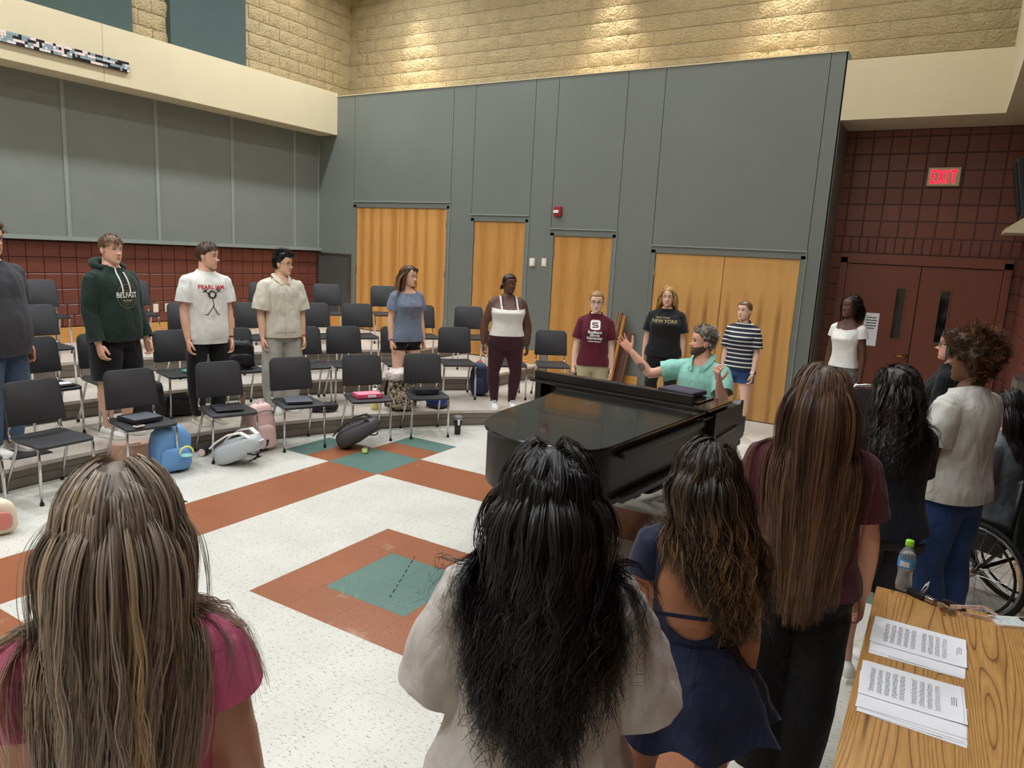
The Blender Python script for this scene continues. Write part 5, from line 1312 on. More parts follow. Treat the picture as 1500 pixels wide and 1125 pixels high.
        if not sleeveless:
            for side in (1, -1):
                S, E, W = s.sh[side], s.el[side], s.wr[side]; P, Rd = s.arm_path(side)
                if sleeve <= 1: end = S.lerp(E, sleeve); ext = S.lerp(E, sleeve + .10); dirn = (E - S); pts = [s.L((side * .05 * H, -.01 * H, .818 * H)), S, S.lerp(E, sleeve * .5), end, ext]
                else: q = sleeve - 1; end = E.lerp(W, q); ext = E.lerp(W, q + .10); dirn = (W - E); pts = [s.L((side * .05 * H, -.01 * H, .818 * H)), S, S.lerp(E, .5), E, E.lerp(W, q * .5), end, ext]
                ra = s.g_arm * H * (1 if s.sex == 'm' else .9); n = len(pts); rr = []
                for k in range(n):
                    base = (.034 if k < 3 else (.0335 if sleeve <= 1 else .028)) * ra; t = k / (n - 1); rr.append(base + sl_inf * (.6 if k < 2 else 1) + sl_flare * t)
                sb = MB(); sb.tube([pts[0].lerp(pts[1], .55)] + pts[1:], [rr[0] * .8] + rr[1:], 18); extra.append((sb, (end, dirn, rr[-1] * 1.6 + .02, (ext - end).length + .05)))
                mb.tube([s.L((side * .030 * H, -.012 * H, .826 * H)), s.L((side * .066 * H, -.010 * H, .806 * H)), S, S.lerp(E, .12)], [.020 * H + sl_inf * .4, .027 * ra + sl_inf * .6, rr[1] * .97, rr[1] * .9], 16)
        nz, nr, tilt = neck; cuts.append((s.L((0, .004 * H, nz * H)), s.L((0, tilt, 1)) - s.L((0, 0, 0)), nr * H))
        V, F = s.cloth_raw(mb, vox, smooth, cuts, fold, seed=seed)
        for sb, cut in extra:
            v2, f2 = s.cloth_raw(sb, vox, max(2, smooth - 2), [cut], fold * .8, (12, 12, 7), seed + 3); b0 = len(V); V = np.vstack([V, v2]); F = F + [tuple(i + b0 for i in f) for f in f2]
        s.garments.append((name, V, F, m, True)); return len(s.garments) - 1
    def trousers(s, m, name='trousers', top=.60, end=1.0, inf=.010, flare=.0, fold=.004, seed=3, wide=0.0, tight=False):
        """end: 1 = ankle, .5 = knee; legs as tubes round the body legs"""
        H = s.H; mb = MB(); tz = [z for z in (.455, .47, .49, .52, .55, .58, .61, .64) if z < top] + [top + .006]
        mb.ring_loft([s.torso_ring(z, inf) for z in tz]); cuts = [(s.L((0, 0, top * H)), s.L((0, 0, 1)) - s.L((0, 0, 0)), .5 * H)]
        for side in (1, -1):
            P, Rd = s.leg_path(side); h, k, a = s.hip[side], s.kn[side], s.an[side]
            if end <= .5: q = end * 2; E = h.lerp(k, q); d = (k - h); pts = [h, h.lerp(k, .3 * q), h.lerp(k, .7 * q), E, E + d.normalized() * .03]; rr = [.056, .0555, .052 - .008 * q, .052 - .014 * q, .052 - .014 * q]
            else: q = (end - .5) * 2; E = k.lerp(a, q); d = (a - k); pts = [h, h.lerp(k, .3), h.lerp(k, .7), k, k.lerp(a, .4 * q) + (Vector((0, -.008 * H, 0)) if s.seat is None else Vector()), E, E + d.normalized() * .03]; rr = [.056, .0545, .044, .038, .037, .030, .030]
            
            if tight: pts = P[:7] + [P[6] + (P[6] - P[5]).normalized() * .03]; rr = [r / (s.g_leg * H) for r in Rd[:7]] + [Rd[6] / (s.g_leg * H)]; E, d = P[6], P[6] - P[5]
            n = len(pts); rr = [r * s.g_leg * H + inf + flare * (j / (n - 1)) ** 2 + wide * min(1, j / 2) for j, r in enumerate(rr)]
            mb.tube(pts, rr, 18); cuts.append((E, d, rr[-1] * 1.25 + .006, .065))
        return s.cloth_mesh(name, m, mb, .0135, 4, cuts, fold, (7, 7, 6), seed)
    def shoes(s, m, sole, size=.27, acc=None):
        s._shoes = (m, sole, size, acc)
    def add_part(s, o): s.parts.append(o); return o
    # ---- hair
    def scalp(s, front=.80, side=.50, back=.22, n=600, seed=0, part=0.0):
        """random roots on the head in head coordinates with normals"""
        rnd = random.Random(seed); out = []
        while len(out) < n:
            dz_ = rnd.uniform(-1, 1); a = rnd.uniform(0, 2 * math.pi); t = .58 + .42 * dz_ if dz_ > 0 else .58 + .46 * dz_; wx, yf, yb = lerp_tab(HT, min(1, max(0, t)))
            sa = math.sin(a); lim = front if sa > .75 else (side + (front - side) * max(0, sa) / .75 if sa > 0 else side + (back - side) * min(1, -sa / .6))
            if t < lim: continue
            ca = math.cos(a); p = Vector((wx * ca, (yf if sa > 0 else yb) * sa, t)); nrm = Vector((p.x / .11, p.y / .19, (t - .60) / .165)).normalized(); out.append((p * s.h, nrm))
        return out
    def cap(s, th, front=.80, side=.50, back=.22, col=(30, 24, 20), nz=.006, seed=0, name='hair', fr=30):
        """skull cap of hair following the head, returns verts/faces/colours in local space"""
        nr, na = 30, 48; V = []; F = []; keep = []
        for j in range(nr + 1):
            t = .10 + .90 * j / nr; wx, yf, yb = lerp_tab(HT, t)
            for i in range(na):
                a = 2 * math.pi * i / na; ca, sa = math.cos(a), math.sin(a)
                lim = front if sa > .75 else (side + (front - side) * max(0, sa) / .75 if sa > 0 else side + (back - side) * min(1, -sa / .6))
                p = Vector((wx * ca, (yf if sa > 0 else yb) * sa, t)) * s.h; nrm = Vector((wx * ca / .11, (yf if sa > 0 else yb) * sa / .19, (t - .60) / .165)).normalized()
                d = th * min(1, max(-.5, (t - lim) / .06)) + (nz * noise.noise(Vector((p.x * fr * 1.5 + seed, p.y * fr * 1.5, p.z * fr))) if t > lim else 0)
                V.append(p + nrm * d); keep.append(t > lim - .04)
        for j in range(nr):
            for i in range(na):
                k = (i + 1) % na; f = (j * na + i, j * na + k, (j + 1) * na + k, (j + 1) * na + i)
                if all(keep[q] for q in f): F.append(f)
        V.append(Vector((0, 0, 1.0)) * s.h + Vector((0, 0, th))); tp = len(V) - 1
        for i in range(na): F.append((nr * na + i, nr * na + (i + 1) % na, tp))
        C = np.tile(np.array(srgb(*col)[:3]), (len(V), 1)); return s.to_head(np.array([tuple(v) for v in V])), F, C
    def all_bvh(s):
        Vs = [s.V[:s.nbody]]; Fs = [f for f in s.F if max(f) < s.nbody]; off = s.nbody
        for (nm, V, F, m, pr) in s.garments: Vs.append(V); Fs += [tuple(i + off for i in f) for f in F]; off += len(V)
        return bvh_of(np.vstack(Vs), Fs)
    def strands(s, guides, cols, kids=12, spread=.014, tip=.5, w=.004, wave=0.0, wfreq=40, curl=0.0, seed=0, streak=None, rough=.002, wtip=.3, root_dark=.85):
        """guides: list of Nx3 arrays (local space). returns ribbon mesh arrays"""
        rng = np.random.default_rng(seed); VV = []; FF = []; CC_ = []; off = 0; ctr = np.array(s.to_head(np.array([[0, 0, .5 * s.h]]))[0])
        cl = [np.array(srgb(*c_)[:3]) for c_ in cols]
        for gi, G_ in enumerate(guides):
            n = len(G_); t = np.linspace(0, 1, n); ph = rng.uniform(0, 6.28); fr = wfreq * rng.uniform(.7, 1.3); seg = np.linalg.norm(np.diff(G_, axis=0), axis=1); sl = np.concatenate([[0], np.cumsum(seg)])
            base = cl[rng.integers(len(cl))]
            st = streak is not None and rng.random() < streak[1]
            for k in range(kids):
                fill = k < kids * .16
                o = rng.normal(0, spread, 3) * np.array((1, 1, .6)); p2 = ph + rng.normal(0, .45); f2 = fr * rng.uniform(.9, 1.1)
                P = G_ + o * (1 - (1 - tip) * t)[:, None] + np.cumsum(rng.normal(0, rough, (n, 3)), axis=0) * t[:, None]
                d = P - ctr; out = d.copy(); out[:, 2] *= .25; out /= (np.linalg.norm(out, axis=1) + 1e-9)[:, None]
                tan = np.gradient(P, axis=0); tan /= (np.linalg.norm(tan, axis=1) + 1e-9)[:, None]
                sd = np.cross(tan, out); sd /= (np.linalg.norm(sd, axis=1) + 1e-9)[:, None]
                amp = np.clip(t * 2.2 - .25, 0, 1)
                if wave: P = P + sd * (wave * np.sin(sl * f2 + p2) * amp)[:, None] + out * (wave * .6 * np.cos(sl * f2 + p2) * amp)[:, None]
                if curl: P = P + (sd * np.cos(sl * f2 * 2.2 + p2)[:, None] + out * np.sin(sl * f2 * 2.2 + p2)[:, None]) * (curl * np.clip((t - .55) / .45, 0, 1))[:, None]
                ra = rng.normal(0, .5); sdr = sd * math.cos(ra) + out * math.sin(ra)
                ww = w * rng.uniform(.6, 1.4) * (1 - (1 - wtip) * t ** 1.5) * np.clip(t / .08, .2, 1) * (2.0 if fill else 1.0)
                if fill: P = P - out * (.5 * spread * np.clip(t * 4, 0, 1))[:, None]; sdr = sd
                A = P + sdr * ww[:, None] / 2; B = P - sdr * ww[:, None] / 2
                VV.append(np.hstack([A, B]).reshape(-1, 3)); ix = off + 2 * np.arange(n - 1)
                FF.append(np.stack([ix, ix + 1, ix + 3, ix + 2], 1)); off += 2 * n
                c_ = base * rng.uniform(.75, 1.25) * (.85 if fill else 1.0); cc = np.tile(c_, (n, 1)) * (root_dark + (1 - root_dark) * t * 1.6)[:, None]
                if st or (streak is not None and rng.random() < streak[1] * .3): mixv = np.clip(t * 3 - streak[2], 0, 1)[:, None] * .6; cc = cc * (1 - mixv) + np.array(srgb(*streak[0])[:3]) * rng.uniform(.7, 1.15) * mixv
                CC_.append(np.repeat(cc, 2, axis=0))
        return np.vstack(VV), [tuple(f) for f in np.vstack(FF).tolist()], np.vstack(CC_)
    def long_guides(s, n=150, length=.5, seed=0, part=.0, seg=20, off=(.008, .03), front=.80, side=.52, back=.25, splay=.0, fall=.35, lenvar=.12, behind=.0, tail=None, gather=1.0, hug=.009, shift=0.0):
        """simulate hair falling over the head and body"""
        roots = s.scalp(front, side, back, n, seed); rnd = random.Random(seed + 1); bv = s.all_bvh(); res = []; h = s.h
        cen = Vector((0, -.05 * h, .60 * h)); rad = Vector((.335 * h + hug, .43 * h + hug, .42 * h + hug)); HM = Matrix([list(r) for r in s.HM]); piv = Vector(s.piv); ho = s.head_o
        inv = HM.transposed()
        for (p, nrm) in roots:
            layer = rnd.random(); o_ = off[0] + (off[1] - off[0]) * layer; Lg = length * (1 + rnd.uniform(-lenvar, lenvar * .4)); 
            sx = (p.x - part * h); side_s = 1 if sx > 0 else -1
            bk = max(0, min(1, (.06 - p.y / h) / .22)); d1 = Vector((side_s * (.7 + .3 * rnd.random()), -.45 - behind, -.05)); d2 = Vector((nrm.x * .9 + side_s * .10, min(nrm.y, -.2) * 1.0 - behind * .5, -.9))
            d = d1 * (1 - bk) + d2 * bk if p.z > .62 * h else Vector((nrm.x * .3, nrm.y * .3 - .25 - behind, -1))
            d = d - nrm * d.dot(nrm) + nrm * .03; d.normalize(); d = HM @ d
            q = HM @ (p - piv) + piv + ho; path = [q.copy()]; ds = Lg / seg; hn = Vector((rnd.uniform(-1, 1), rnd.uniform(-1, 1), 0)) * splay
            for k in range(seg):
                fl_ = fall * min(1, .5 + k * .1); d = (d * (1 - fl_) + (Vector((0, 0, -1)) + hn * .3) * fl_); d.normalize(); q = q + d * ds
                lq = inv @ (q - ho - piv) + piv - cen
                e = Vector((lq.x / (rad.x + o_), lq.y / (rad.y + o_), lq.z / (rad.z + o_)))
                if lq.y > .10 * h and lq.z < .17 * h and lq.z > -.75 * h and abs(lq.x) < .33 * h: lq.x = side_s * .335 * h; lq.y = min(lq.y, .22 * h); q = HM @ (lq + cen - piv) + piv + ho; e = Vector((lq.x / (rad.x + o_), lq.y / (rad.y + o_), lq.z / (rad.z + o_)))
                if e.length > 1 and lq.z > .02 * h: lq = Vector((lq.x / e.length, lq.y / e.length, lq.z / e.length)); q = HM @ (lq + cen - piv) + piv + ho; e = Vector((1, 0, 0))
                if e.length < 1 and lq.z > -.34 * h:
                    lq = Vector((lq.x / e.length, lq.y / e.length, lq.z / e.length)); q2 = HM @ (lq + cen - piv) + piv + ho; q = q2
                if q.z < ho.z + .35 * h:
                    hit = bv.find_nearest(q, .25)
                    if hit[0] is not None:
                        pt, nn, _, dist = hit
                        sd = (q - pt).dot(nn)
                        if sd < o_: q = q + nn * (o_ - sd)
                    q.x = q.x * gather ** (1.0 / seg) + shift / seg
                d2 = q - path[-1]
                if d2.length > 1e-6: d = d2.normalized()
                path.append(q.copy())
            res.append(np.array([tuple(v) for v in path]))
        return res
    def short_guides(s, n=260, length=.04, seed=0, comb=(0, -.3, .3), seg=6, front=.80, side=.50, back=.22, lift=.5, up=0.0, grav=.1, var=.3):
        roots = s.scalp(front, side, back, n, seed); rnd = random.Random(seed + 7); res = []
        for (p, nrm) in roots:
            d = Vector(comb) + Vector((rnd.uniform(-.25, .25), rnd.uniform(-.25, .25), rnd.uniform(-.1, .1))); d = (d - nrm * d.dot(nrm)).normalized() * (1 - lift) + nrm * lift
            L = length * (1 + rnd.uniform(-var, var)); topf = max(0, min(1, (p.z / s.h - .55) / .3)); L *= .55 + .45 * topf; q = p - nrm * .003; path = [q.copy()]
            for k in range(seg):
                d = (d + Vector((0, 0, -grav))).normalized(); q = q + d * L / seg
                e = Vector((q.x / (.345 * s.h), (q.y + .03 * s.h) / (.43 * s.h), (q.z - .6 * s.h) / (.45 * s.h)))
                if e.length < 1: q = q + Vector((e.x, e.y, e.z)).normalized() * (1 - e.length) * .35 * s.h
                if lift < .35 and e.length > 1.035: q = q - Vector((e.x, e.y, e.z)).normalized() * (e.length - 1.035) * .35 * s.h
                path.append(q.copy())
            res.append(s.to_head(np.array([tuple(v) for v in path])))
        return res
    def set_hair(s, arrays, name='hair'):
        V = []; F = []; C = []; off = 0
        for (v, f, c_) in arrays: V.append(v); F += [tuple(i + off for i in q) for q in f]; C.append(c_); off += len(v)
        s._hair = (np.vstack(V), F, np.vstack(C), name)
    def finish(s, group=None):
        for (nm, V, F, m, pr) in s.garments:
            if not pr: continue
            bv = bvh_of(V, F)
            if not hasattr(s, '_arm'):
                s._arm = np.zeros(len(s.V), bool)
                for side in (1, -1):
                    for A, B, t0 in ((s.sh[side], s.el[side], .18), (s.el[side], s.wr[side], 0), (s.wr[side], s.wr[side] + s.hd[side] * .2, 0)):
                        A = np.array(A); B = np.array(B); ab = B - A; t = np.clip(((s.V - A) @ ab) / (ab @ ab), t0, 1); s._arm |= (np.linalg.norm(s.V - A - t[:, None] * ab, axis=1) < .042 * s.g_arm * s.H) & (((s.V - A) @ ab) / (ab @ ab) > t0)
            for i in range(s.nbody):
                if s._arm[i]: continue
                hit = bv.find_nearest(Vector(s.V[i]), .05)
                if hit[0] is None: continue
                pt, nn, _, dist = hit; dv = Vector(s.V[i]) - pt; sd = dv.dot(nn)
                if -.006 < sd < .03 and (dist < .003 or abs(sd) / dist > .85): s.V[i] = np.array(pt - nn * .008)
        root = mesh_cols('person', s.V, s.F, s.C, SKIN); s.root = root
        root.location = s.pos; root.rotation_euler = (0, 0, R(s.yaw - 90)); tag(root, s.label, 'person', group)
        s.objs = {}
        for (nm, V, F, m, pr) in s.garments:
            o = mesh_obj(nm, V.tolist(), F, m, root, smooth=True); s.objs[nm] = o
        if hasattr(s, '_hair'):
            V, F, C, nm = s._hair; s.objs['hair'] = mesh_cols(nm, V, F, C, HAIR, root, smooth=True)
        if hasattr(s, '_shoes'):
            m, sole, size, acc = s._shoes
            for side in (1, -1):
                A = s.an[side]; b = MB(); rings = []; k = size / .27
                for (y, w, zt, zb) in ((-.085, .018, .055, .012), (-.075, .033, .088, .008), (-.04, .040, .10, .008), (.0, .040, .098, .008), (.04, .040, .086, .008), (.09, .044, .066, .008), (.13, .046, .055, .008), (.165, .038, .046, .010), (.185, .018, .032, .014)):
                    rings.append([Vector((A.x + side * .006 + w * k * math.cos(a), A.y + (y + .01) * k, (zb + (zt - zb) * (.5 + .5 * math.sin(a))) * k)) for a in [2 * math.pi * q / 14 for q in range(14)]])
                b.ring_loft(rings)
                gz = A.z - .05 * s.H if s.seat is not None else 0.0
                for q in range(len(b.v)): b.v[q].z += gz
                o = b.build('shoe', m, root, smooth=True)
                b = MB(); rings = []
                for (y, w) in ((-.092, .024), (-.075, .040), (.0, .043), (.07, .046), (.13, .049), (.17, .040), (.192, .02)):
                    yy = A.y + (y + .01) * k; xx = A.x + side * .006
                    rings.append([Vector((xx - w * k, yy, gz)), Vector((xx + w * k, yy, gz)), Vector((xx + w * k * .95, yy, gz + .026 * k)), Vector((xx - w * k * .95, yy, gz + .026 * k))])
                b.ring_loft(rings); b.build('sole', sole, o)
                if acc: MB().box((A.x + side * .006, A.y + .06 * k, gz + .083 * k), (.05 * k, .07 * k, .012), rot=Matrix.Rotation(R(-22), 3, 'X'), bev=.004).build('laces', acc, o)
                MBs = b
        return s
    def glasses(s, m, r=.085, dark=False, up=0.0, name='glasses'):
        h = s.h; b = MB(); yc = .415
        for sx in (-1, 1):
            pts = [np.array((sx * .135 + r * 1.05 * math.cos(a), yc - .05 * abs(sx * .135 + r * math.cos(a)) / .2, .51 + up + r * .85 * math.sin(a))) * h for a in [2 * math.pi * k / 16 for k in range(17)]]
            b.tube([Vector(p) for p in s.to_head(np.array(pts))], .0019, 5)
            b.tube([Vector(p) for p in s.to_head(np.array([(sx * .225, yc - .05, .53 + up), (sx * .315, .28, .53 + up), (sx * .335, .0, .52 + up), (sx * .33, -.07, .46 + up)]) * h)], .0019, 5)
        b.tube([Vector(p) for p in s.to_head(np.array([(-.05, yc, .53 + up), (0, yc + .01, .55 + up), (.05, yc, .53 + up)]) * h)], .0019, 5)
        o = b.build(name, m, s.root)
        if dark:
            for sx in (-1, 1):
                q = MB(); pts = s.to_head(np.array([(sx * .135 + r * math.cos(a), yc - .03, .51 + up + r * .8 * math.sin(a)) for a in [2 * math.pi * k / 16 for k in range(16)]]) * h)
                q.add([Vector(p) for p in pts], [tuple(range(16))]); q.build('lens', mat('lens_dark', (30, 14, 18), .1), o)
        return o
    def print_on(s, garment, txt, size, m, x, z, name='print', sx=1.0, bold=0.0, back=False, shear=0.0):
        """lettering laid on the chest"""
        cu = bpy.data.curves.new(name, 'FONT'); cu.body = txt; cu.size = size; cu.align_x = 'CENTER'; cu.align_y = 'CENTER'; cu.offset = bold; cu.resolution_u = 2; cu.shear = shear; cu.space_line = .85
        o = bpy.data.objects.new(name, cu); COL.objects.link(o); dg = bpy.context.evaluated_depsgraph_get(); me = bpy.data.meshes.new_from_object(o.evaluated_get(dg)); bpy.data.objects.remove(o)
        pts = [(v.co.x * sx, v.co.y) for v in me.vertices]; fs = [tuple(p.vertices) for p in me.polygons]; bpy.data.meshes.remove(me)
        return s.flat_on(garment, pts, fs, m, x, z, name)
    def flat_on(s, garment, pts, fs, m, x, z, name='print'):
        nm, V, F, _, _ = [g for g in s.garments if g[0] == garment][0]; bv = bvh_of(V, F); vs = []
        bm = bmesh.new(); bv_ = [bm.verts.new((p[0], p[1], 0)) for p in pts]
        for f in fs:
            try: bm.faces.new([bv_[i] for i in f])
            except ValueError: pass
        bmesh.ops.triangulate(bm, faces=bm.faces[:])
        for _ in range(3):
            es = [e for e in bm.edges if e.calc_length() > .025]
            if not es: break
            bmesh.ops.subdivide_edges(bm, edges=es, cuts=1); bmesh.ops.triangulate(bm, faces=bm.faces[:])
        bm.verts.index_update()
        for v in bm.verts:
            px, pz = -v.co.x + x, v.co.y + z         # chest seen from the front: text x runs to the wearer's left
            hit = bv.ray_cast(Vector((px, 1.5, pz)), Vector((0, -1, 0)))
            vs.append((px, (hit[0].y if hit[0] is not None else .1) + .0035, pz))
        fl = [[v.index for v in f.verts] for f in bm.faces]; bm.free()
        return mesh_obj(name, vs, fl, m, s.objs[garment])
    def band(s, side, m, name='bracelet', t=.93, r=None, w=.012):
        P, Rd = s.arm_path(side); E, W = s.el[side], s.wr[side]; c_ = E.lerp(W, t); d = (W - E).normalized(); rr = (r or Rd[7]) + .003; b = MB(); b.tube([c_ - d * w / 2, c_ + d * w / 2], rr, 16); return b.build(name, m, s.root, smooth=False)
# ------------------------------------------------------------------ the cast
def hair_short(P, cols, capcol, length=.045, th=.010, n=230, kids=7, comb=(0, .4, .4), lift=.45, front=.80, side=.50, back=.22, seed=0, w=.0035, wave=0.0, wfreq=120, spread=.006, streak=None, nz=.006, grav=.1, curl=0.0, seg=6):
    G_ = P.short_guides(n, length, seed, comb, seg, front, side, back, lift, grav=grav)
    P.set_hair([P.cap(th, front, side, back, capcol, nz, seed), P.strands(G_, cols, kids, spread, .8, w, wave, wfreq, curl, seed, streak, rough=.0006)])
def hair_long(P, cols, capcol, length=.5, n=150, kids=13, th=.009, seed=0, wave=0.0, wfreq=45, curl=0.0, spread=.012, w=.004, streak=None, off=(.006, .028), part=0.0, front=.82, side=.52, back=.25, splay=.2, fall=.35, tip=.5, rough=.0012, behind=0.0, gather=1.0, lenvar=.12, seg=20, shift=0.0):
    G_ = P.long_guides(n, length, seed, part, seg, off, front, side, back, splay, fall, lenvar, behind, gather=gather, shift=shift, hug=th * .9)
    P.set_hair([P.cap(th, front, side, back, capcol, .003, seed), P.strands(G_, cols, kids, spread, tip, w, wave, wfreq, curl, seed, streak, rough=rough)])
SKA, SKB, SKC, SKD, SKE, SKF = (222, 176, 152), (214, 160, 132), (208, 158, 124), (92, 60, 46), (116, 78, 58), (176, 122, 92)
W_SHOE = mat('shoe_white', (226, 224, 220), .5, bump=.1, bscale=80); W_SOLE = mat('shoe_sole_white', (236, 234, 228), .6); BEIGE_SH = mat('shoe_beige', (196, 186, 160), .6); LACE = mat('lace_grey', (170, 170, 172), .7); B_SHOE = mat('shoe_black', (30, 30, 32), .5)
RED_P = mat('print_red', (196, 40, 52), .7); BLK_P = mat('print_black', (28, 28, 30), .7); WHT_P = mat('print_white', (236, 234, 232), .7); GLD_P = mat('print_gold', (168, 148, 100), .6); OLV_P = mat('print_olive', (96, 92, 58), .7)
WIRE = mat('glasses_wire', (120, 110, 100), .3, .8); DARKF = mat('glasses_dark', (30, 26, 26), .4)
DENIM = cloth('denim', (78, 96, 122), bscale=500, var=.15); DENIM_D = cloth('denim_blue', (46, 70, 118), bscale=500, var=.18); BLK_C = cloth('cloth_black', (26, 26, 29)); 
up1 = STEP
# P1 man in washed black tee
p = Person('person in a faded black tee and jeans at the end of the lowest riser', (-1.715, -1.96, up1), 22, 1.86, 'm', 1.2, SKB, head=(-2, 0, 0), belly=.02, armR=((.2, -.02, -1), (.06, .2, -1)), face=dict(brow=(70, 50, 36)))
p.shirt(cloth('tee_washed_black', (62, 62, 66), var=.12), inf=.02, hemflare=.03, sleeve=.75, sl_inf=.022, hem=.44, fold=.01, seed=2); p.trousers(DENIM, wide=.012); p.shoes(W_SHOE, W_SOLE)
hair_short(p, [(92, 66, 44), (70, 48, 32), (120, 90, 60)], (60, 42, 28), .05, .014, 240, 6, (.2, .2, .5), .6, wave=.007, wfreq=260, seed=1, nz=.012); p.finish(); p.glasses(DARKF); p.band(-1, RUBBER); p.band(1, RUBBER)
# P2 hoodie
p = Person('person in a dark green hoodie and black shorts on the lowest riser', (-1.60, -1.06, up1), 12, 1.81, 'm', 1.12, SKA, head=(-4, -2, 0), belly=.012, armR=((.2, .05, -1), (.02, .35, -1)), armL=((.16, .06, -1), (.0, .42, -1)), face=dict(brow=(110, 80, 56)), hands=('relaxed', 'relaxed'))
HOOD = cloth('hoodie_green', (30, 46, 40)); p.shirt(HOOD, 'hoodie', hem=.49, inf=.026, hemflare=.016, sleeve=1.92, sl_inf=.020, sl_flare=-.012, neck=(.862, .055, .45), fold=.009, seed=4)
mb = MB(); H = p.H; mb.tube([p.L((.06 * math.sin(a) * H * 1.25, (-.018 - .055 * math.cos(a)) * H, (.852 + .018 * math.cos(a)) * H)) for a in [R(-125 + 250 * k / 14) for k in range(15)]], [.012 + .034 * math.sin(math.pi * (k + 1) / 16) for k in range(15)], 10); p.cloth_mesh('hood', HOOD, mb, .012, 4, (), .006, seed=3, protect=False)
p.trousers(BLK_C, 'shorts', end=.46, wide=.025, inf=.014); p.shoes(W_SHOE, W_SOLE, acc=LACE)
hair_short(p, [(150, 116, 80), (118, 86, 58), (92, 66, 46)], (88, 64, 46), .05, .009, 240, 7, (.3, .9, .1), .14, seed=2); p.finish()
for sx in (-.03, .035):
    b = MB(); pts = []; bv = bvh_of(p.garments[0][1], p.garments[0][2])
    for k in range(6):
        z = (.845 - .024 * k) * H; x = sx * (1 + .25 * k / 5); hit = bv.ray_cast(Vector((x, 1, z)), Vector((0, -1, 0))); pts.append((x, (hit[0].y if hit[0] else .1) + .006, z))
    b.tube(pts, .006, 6); b.build('drawstring', WHT_P, p.objs['hoodie'])
circ = lambda r, n=28, cy=0: [(r * math.cos(2 * math.pi * k / n), cy + r * math.sin(2 * math.pi * k / n)) for k in range(n)]
def ring_pts(r0, r1, n=28): return circ(r0, n) + circ(r1, n), [(k, (k + 1) % n, n + (k + 1) % n, n + k) for k in range(n)]
for (r0, r1) in ((.098, .105), (.075, .079), (.05, .06)): p.flat_on('hoodie', *ring_pts(r0, r1), OLV_P, 0, .71 * H, 'emblem_ring')
p.print_on('hoodie', 'BELFAST', .064, WHT_P, 0, .715 * H, sx=.9, bold=.0014); p.print_on('hoodie', 'EST. IRELAND', .016, WHT_P, 0, .69 * H)
b = MB(); 
# P3 band tee
p = Person('person in a white band tee and black trousers on the lowest riser', (-1.45, -.22, up1), -12, 1.78, 'm', .98, SKA, head=(38, -4, 0), armR=((.15, .05, -1), (-.02, .22, -1)), armL=((.13, .05, -1), (-.02, .2, -1)), face=dict(brow=(70, 48, 34)))
p.shirt(cloth('tee_white', (226, 226, 222), bump=.15), hem=.455, inf=.02, hemflare=.018, sleeve=.66, sl_inf=.024, sl_flare=.014, fold=.009, seed=7); p.trousers(BLK_C, wide=.006); p.shoes(BEIGE_SH, W_SOLE)
hair_short(p, [(92, 66, 50), (72, 50, 38), (112, 82, 62)], (66, 46, 36), .05, .010, 230, 7, (.3, .5, .4), .25, seed=3); p.finish(); H = p.H
p.print_on('t_shirt', 'PEARL JAM', .054, RED_P, 0, .765 * H, sx=1.0, bold=.0016)
def strokes(P, garment, segs, w, m, x, z, name='figure_print'):
    pts = []; fs = []
    for (x0, y0, x1, y1) in segs:
        d = Vector((x1 - x0, y1 - y0)); L = d.length; d.normalize(); n_ = Vector((-d.y, d.x)) * w / 2; b0 = len(pts)
        for k in range(5): q = Vector((x0, y0)) + d * L * k / 4; pts += [tuple(q + n_), tuple(q - n_)]
        fs += [(b0 + 2 * k, b0 + 2 * k + 1, b0 + 2 * k + 3, b0 + 2 * k + 2) for k in range(4)]
    return P.flat_on(garment, pts, fs, m, x, z, name)
segs = [(0, .02, .012, -.06), (.012, -.06, -.055, -.15), (0, -.06, .055, -.15), (-.055, -.15, -.075, -.145), (.055, -.15, .075, -.148), (-.02, .03, -.06, .075), (.02, .03, .06, .08)] + [(-.06, .075, -.06 + .03 * math.cos(R(a)), .075 + .03 * math.sin(R(a))) for a in (60, 105, 150, 195)] + [(.06, .08, .06 + .03 * math.cos(R(a)), .08 + .03 * math.sin(R(a))) for a in (-15, 30, 75, 120)] + [(.03 * math.cos(R(a)), .045 + .03 * math.sin(R(a)), .048 * math.cos(R(a + 18)), .045 + .044 * math.sin(R(a + 18))) for a in range(0, 360, 24)]
strokes(p, 't_shirt', segs, .008, BLK_P, 0, .70 * H); p.flat_on('t_shirt', *ring_pts(.024, .034, 20), BLK_P, 0, .70 * H + .045, 'figure_head'); p.print_on('t_shirt', 'alive', .018, RED_P, 0, .70 * H - .16)
p.band(-1, DARKF)
# P4 cream overshirt
CRM = cloth('shirt_cream', (208, 202, 186), bump=.2)
p = Person('person in a cream button shirt and pale trousers on the lowest riser', (-1.32, .60, up1), -18, 1.72, 'm', .96, (226, 184, 154), head=(34, -3, 0), armR=((.2, .04, -1), (.02, .2, -1)), armL=((.17, .04, -1), (.0, .2, -1)), face=dict(brow=(24, 20, 18)))
p.shirt(CRM, 'button_shirt', hem=.48, inf=.028, hemflare=.022, sleeve=.86, sl_inf=.034, sl_flare=.02, neck=(.838, .06, .6), fold=.013, seed=9); p.trousers(cloth('trousers_pale', (176, 174, 168)), wide=.022, flare=.02); p.shoes(W_SHOE, W_SOLE)
hair_short(p, [(26, 22, 22), (38, 32, 30), (18, 16, 16)], (20, 18, 18), .065, .013, 260, 7, (-.3, .4, .6), .45, seed=4, wave=.004, wfreq=90); p.finish(); p.glasses(WIRE, .095); H = p.H
nm, V, F, _, _ = p.garments[0]; bv = bvh_of(V, F)
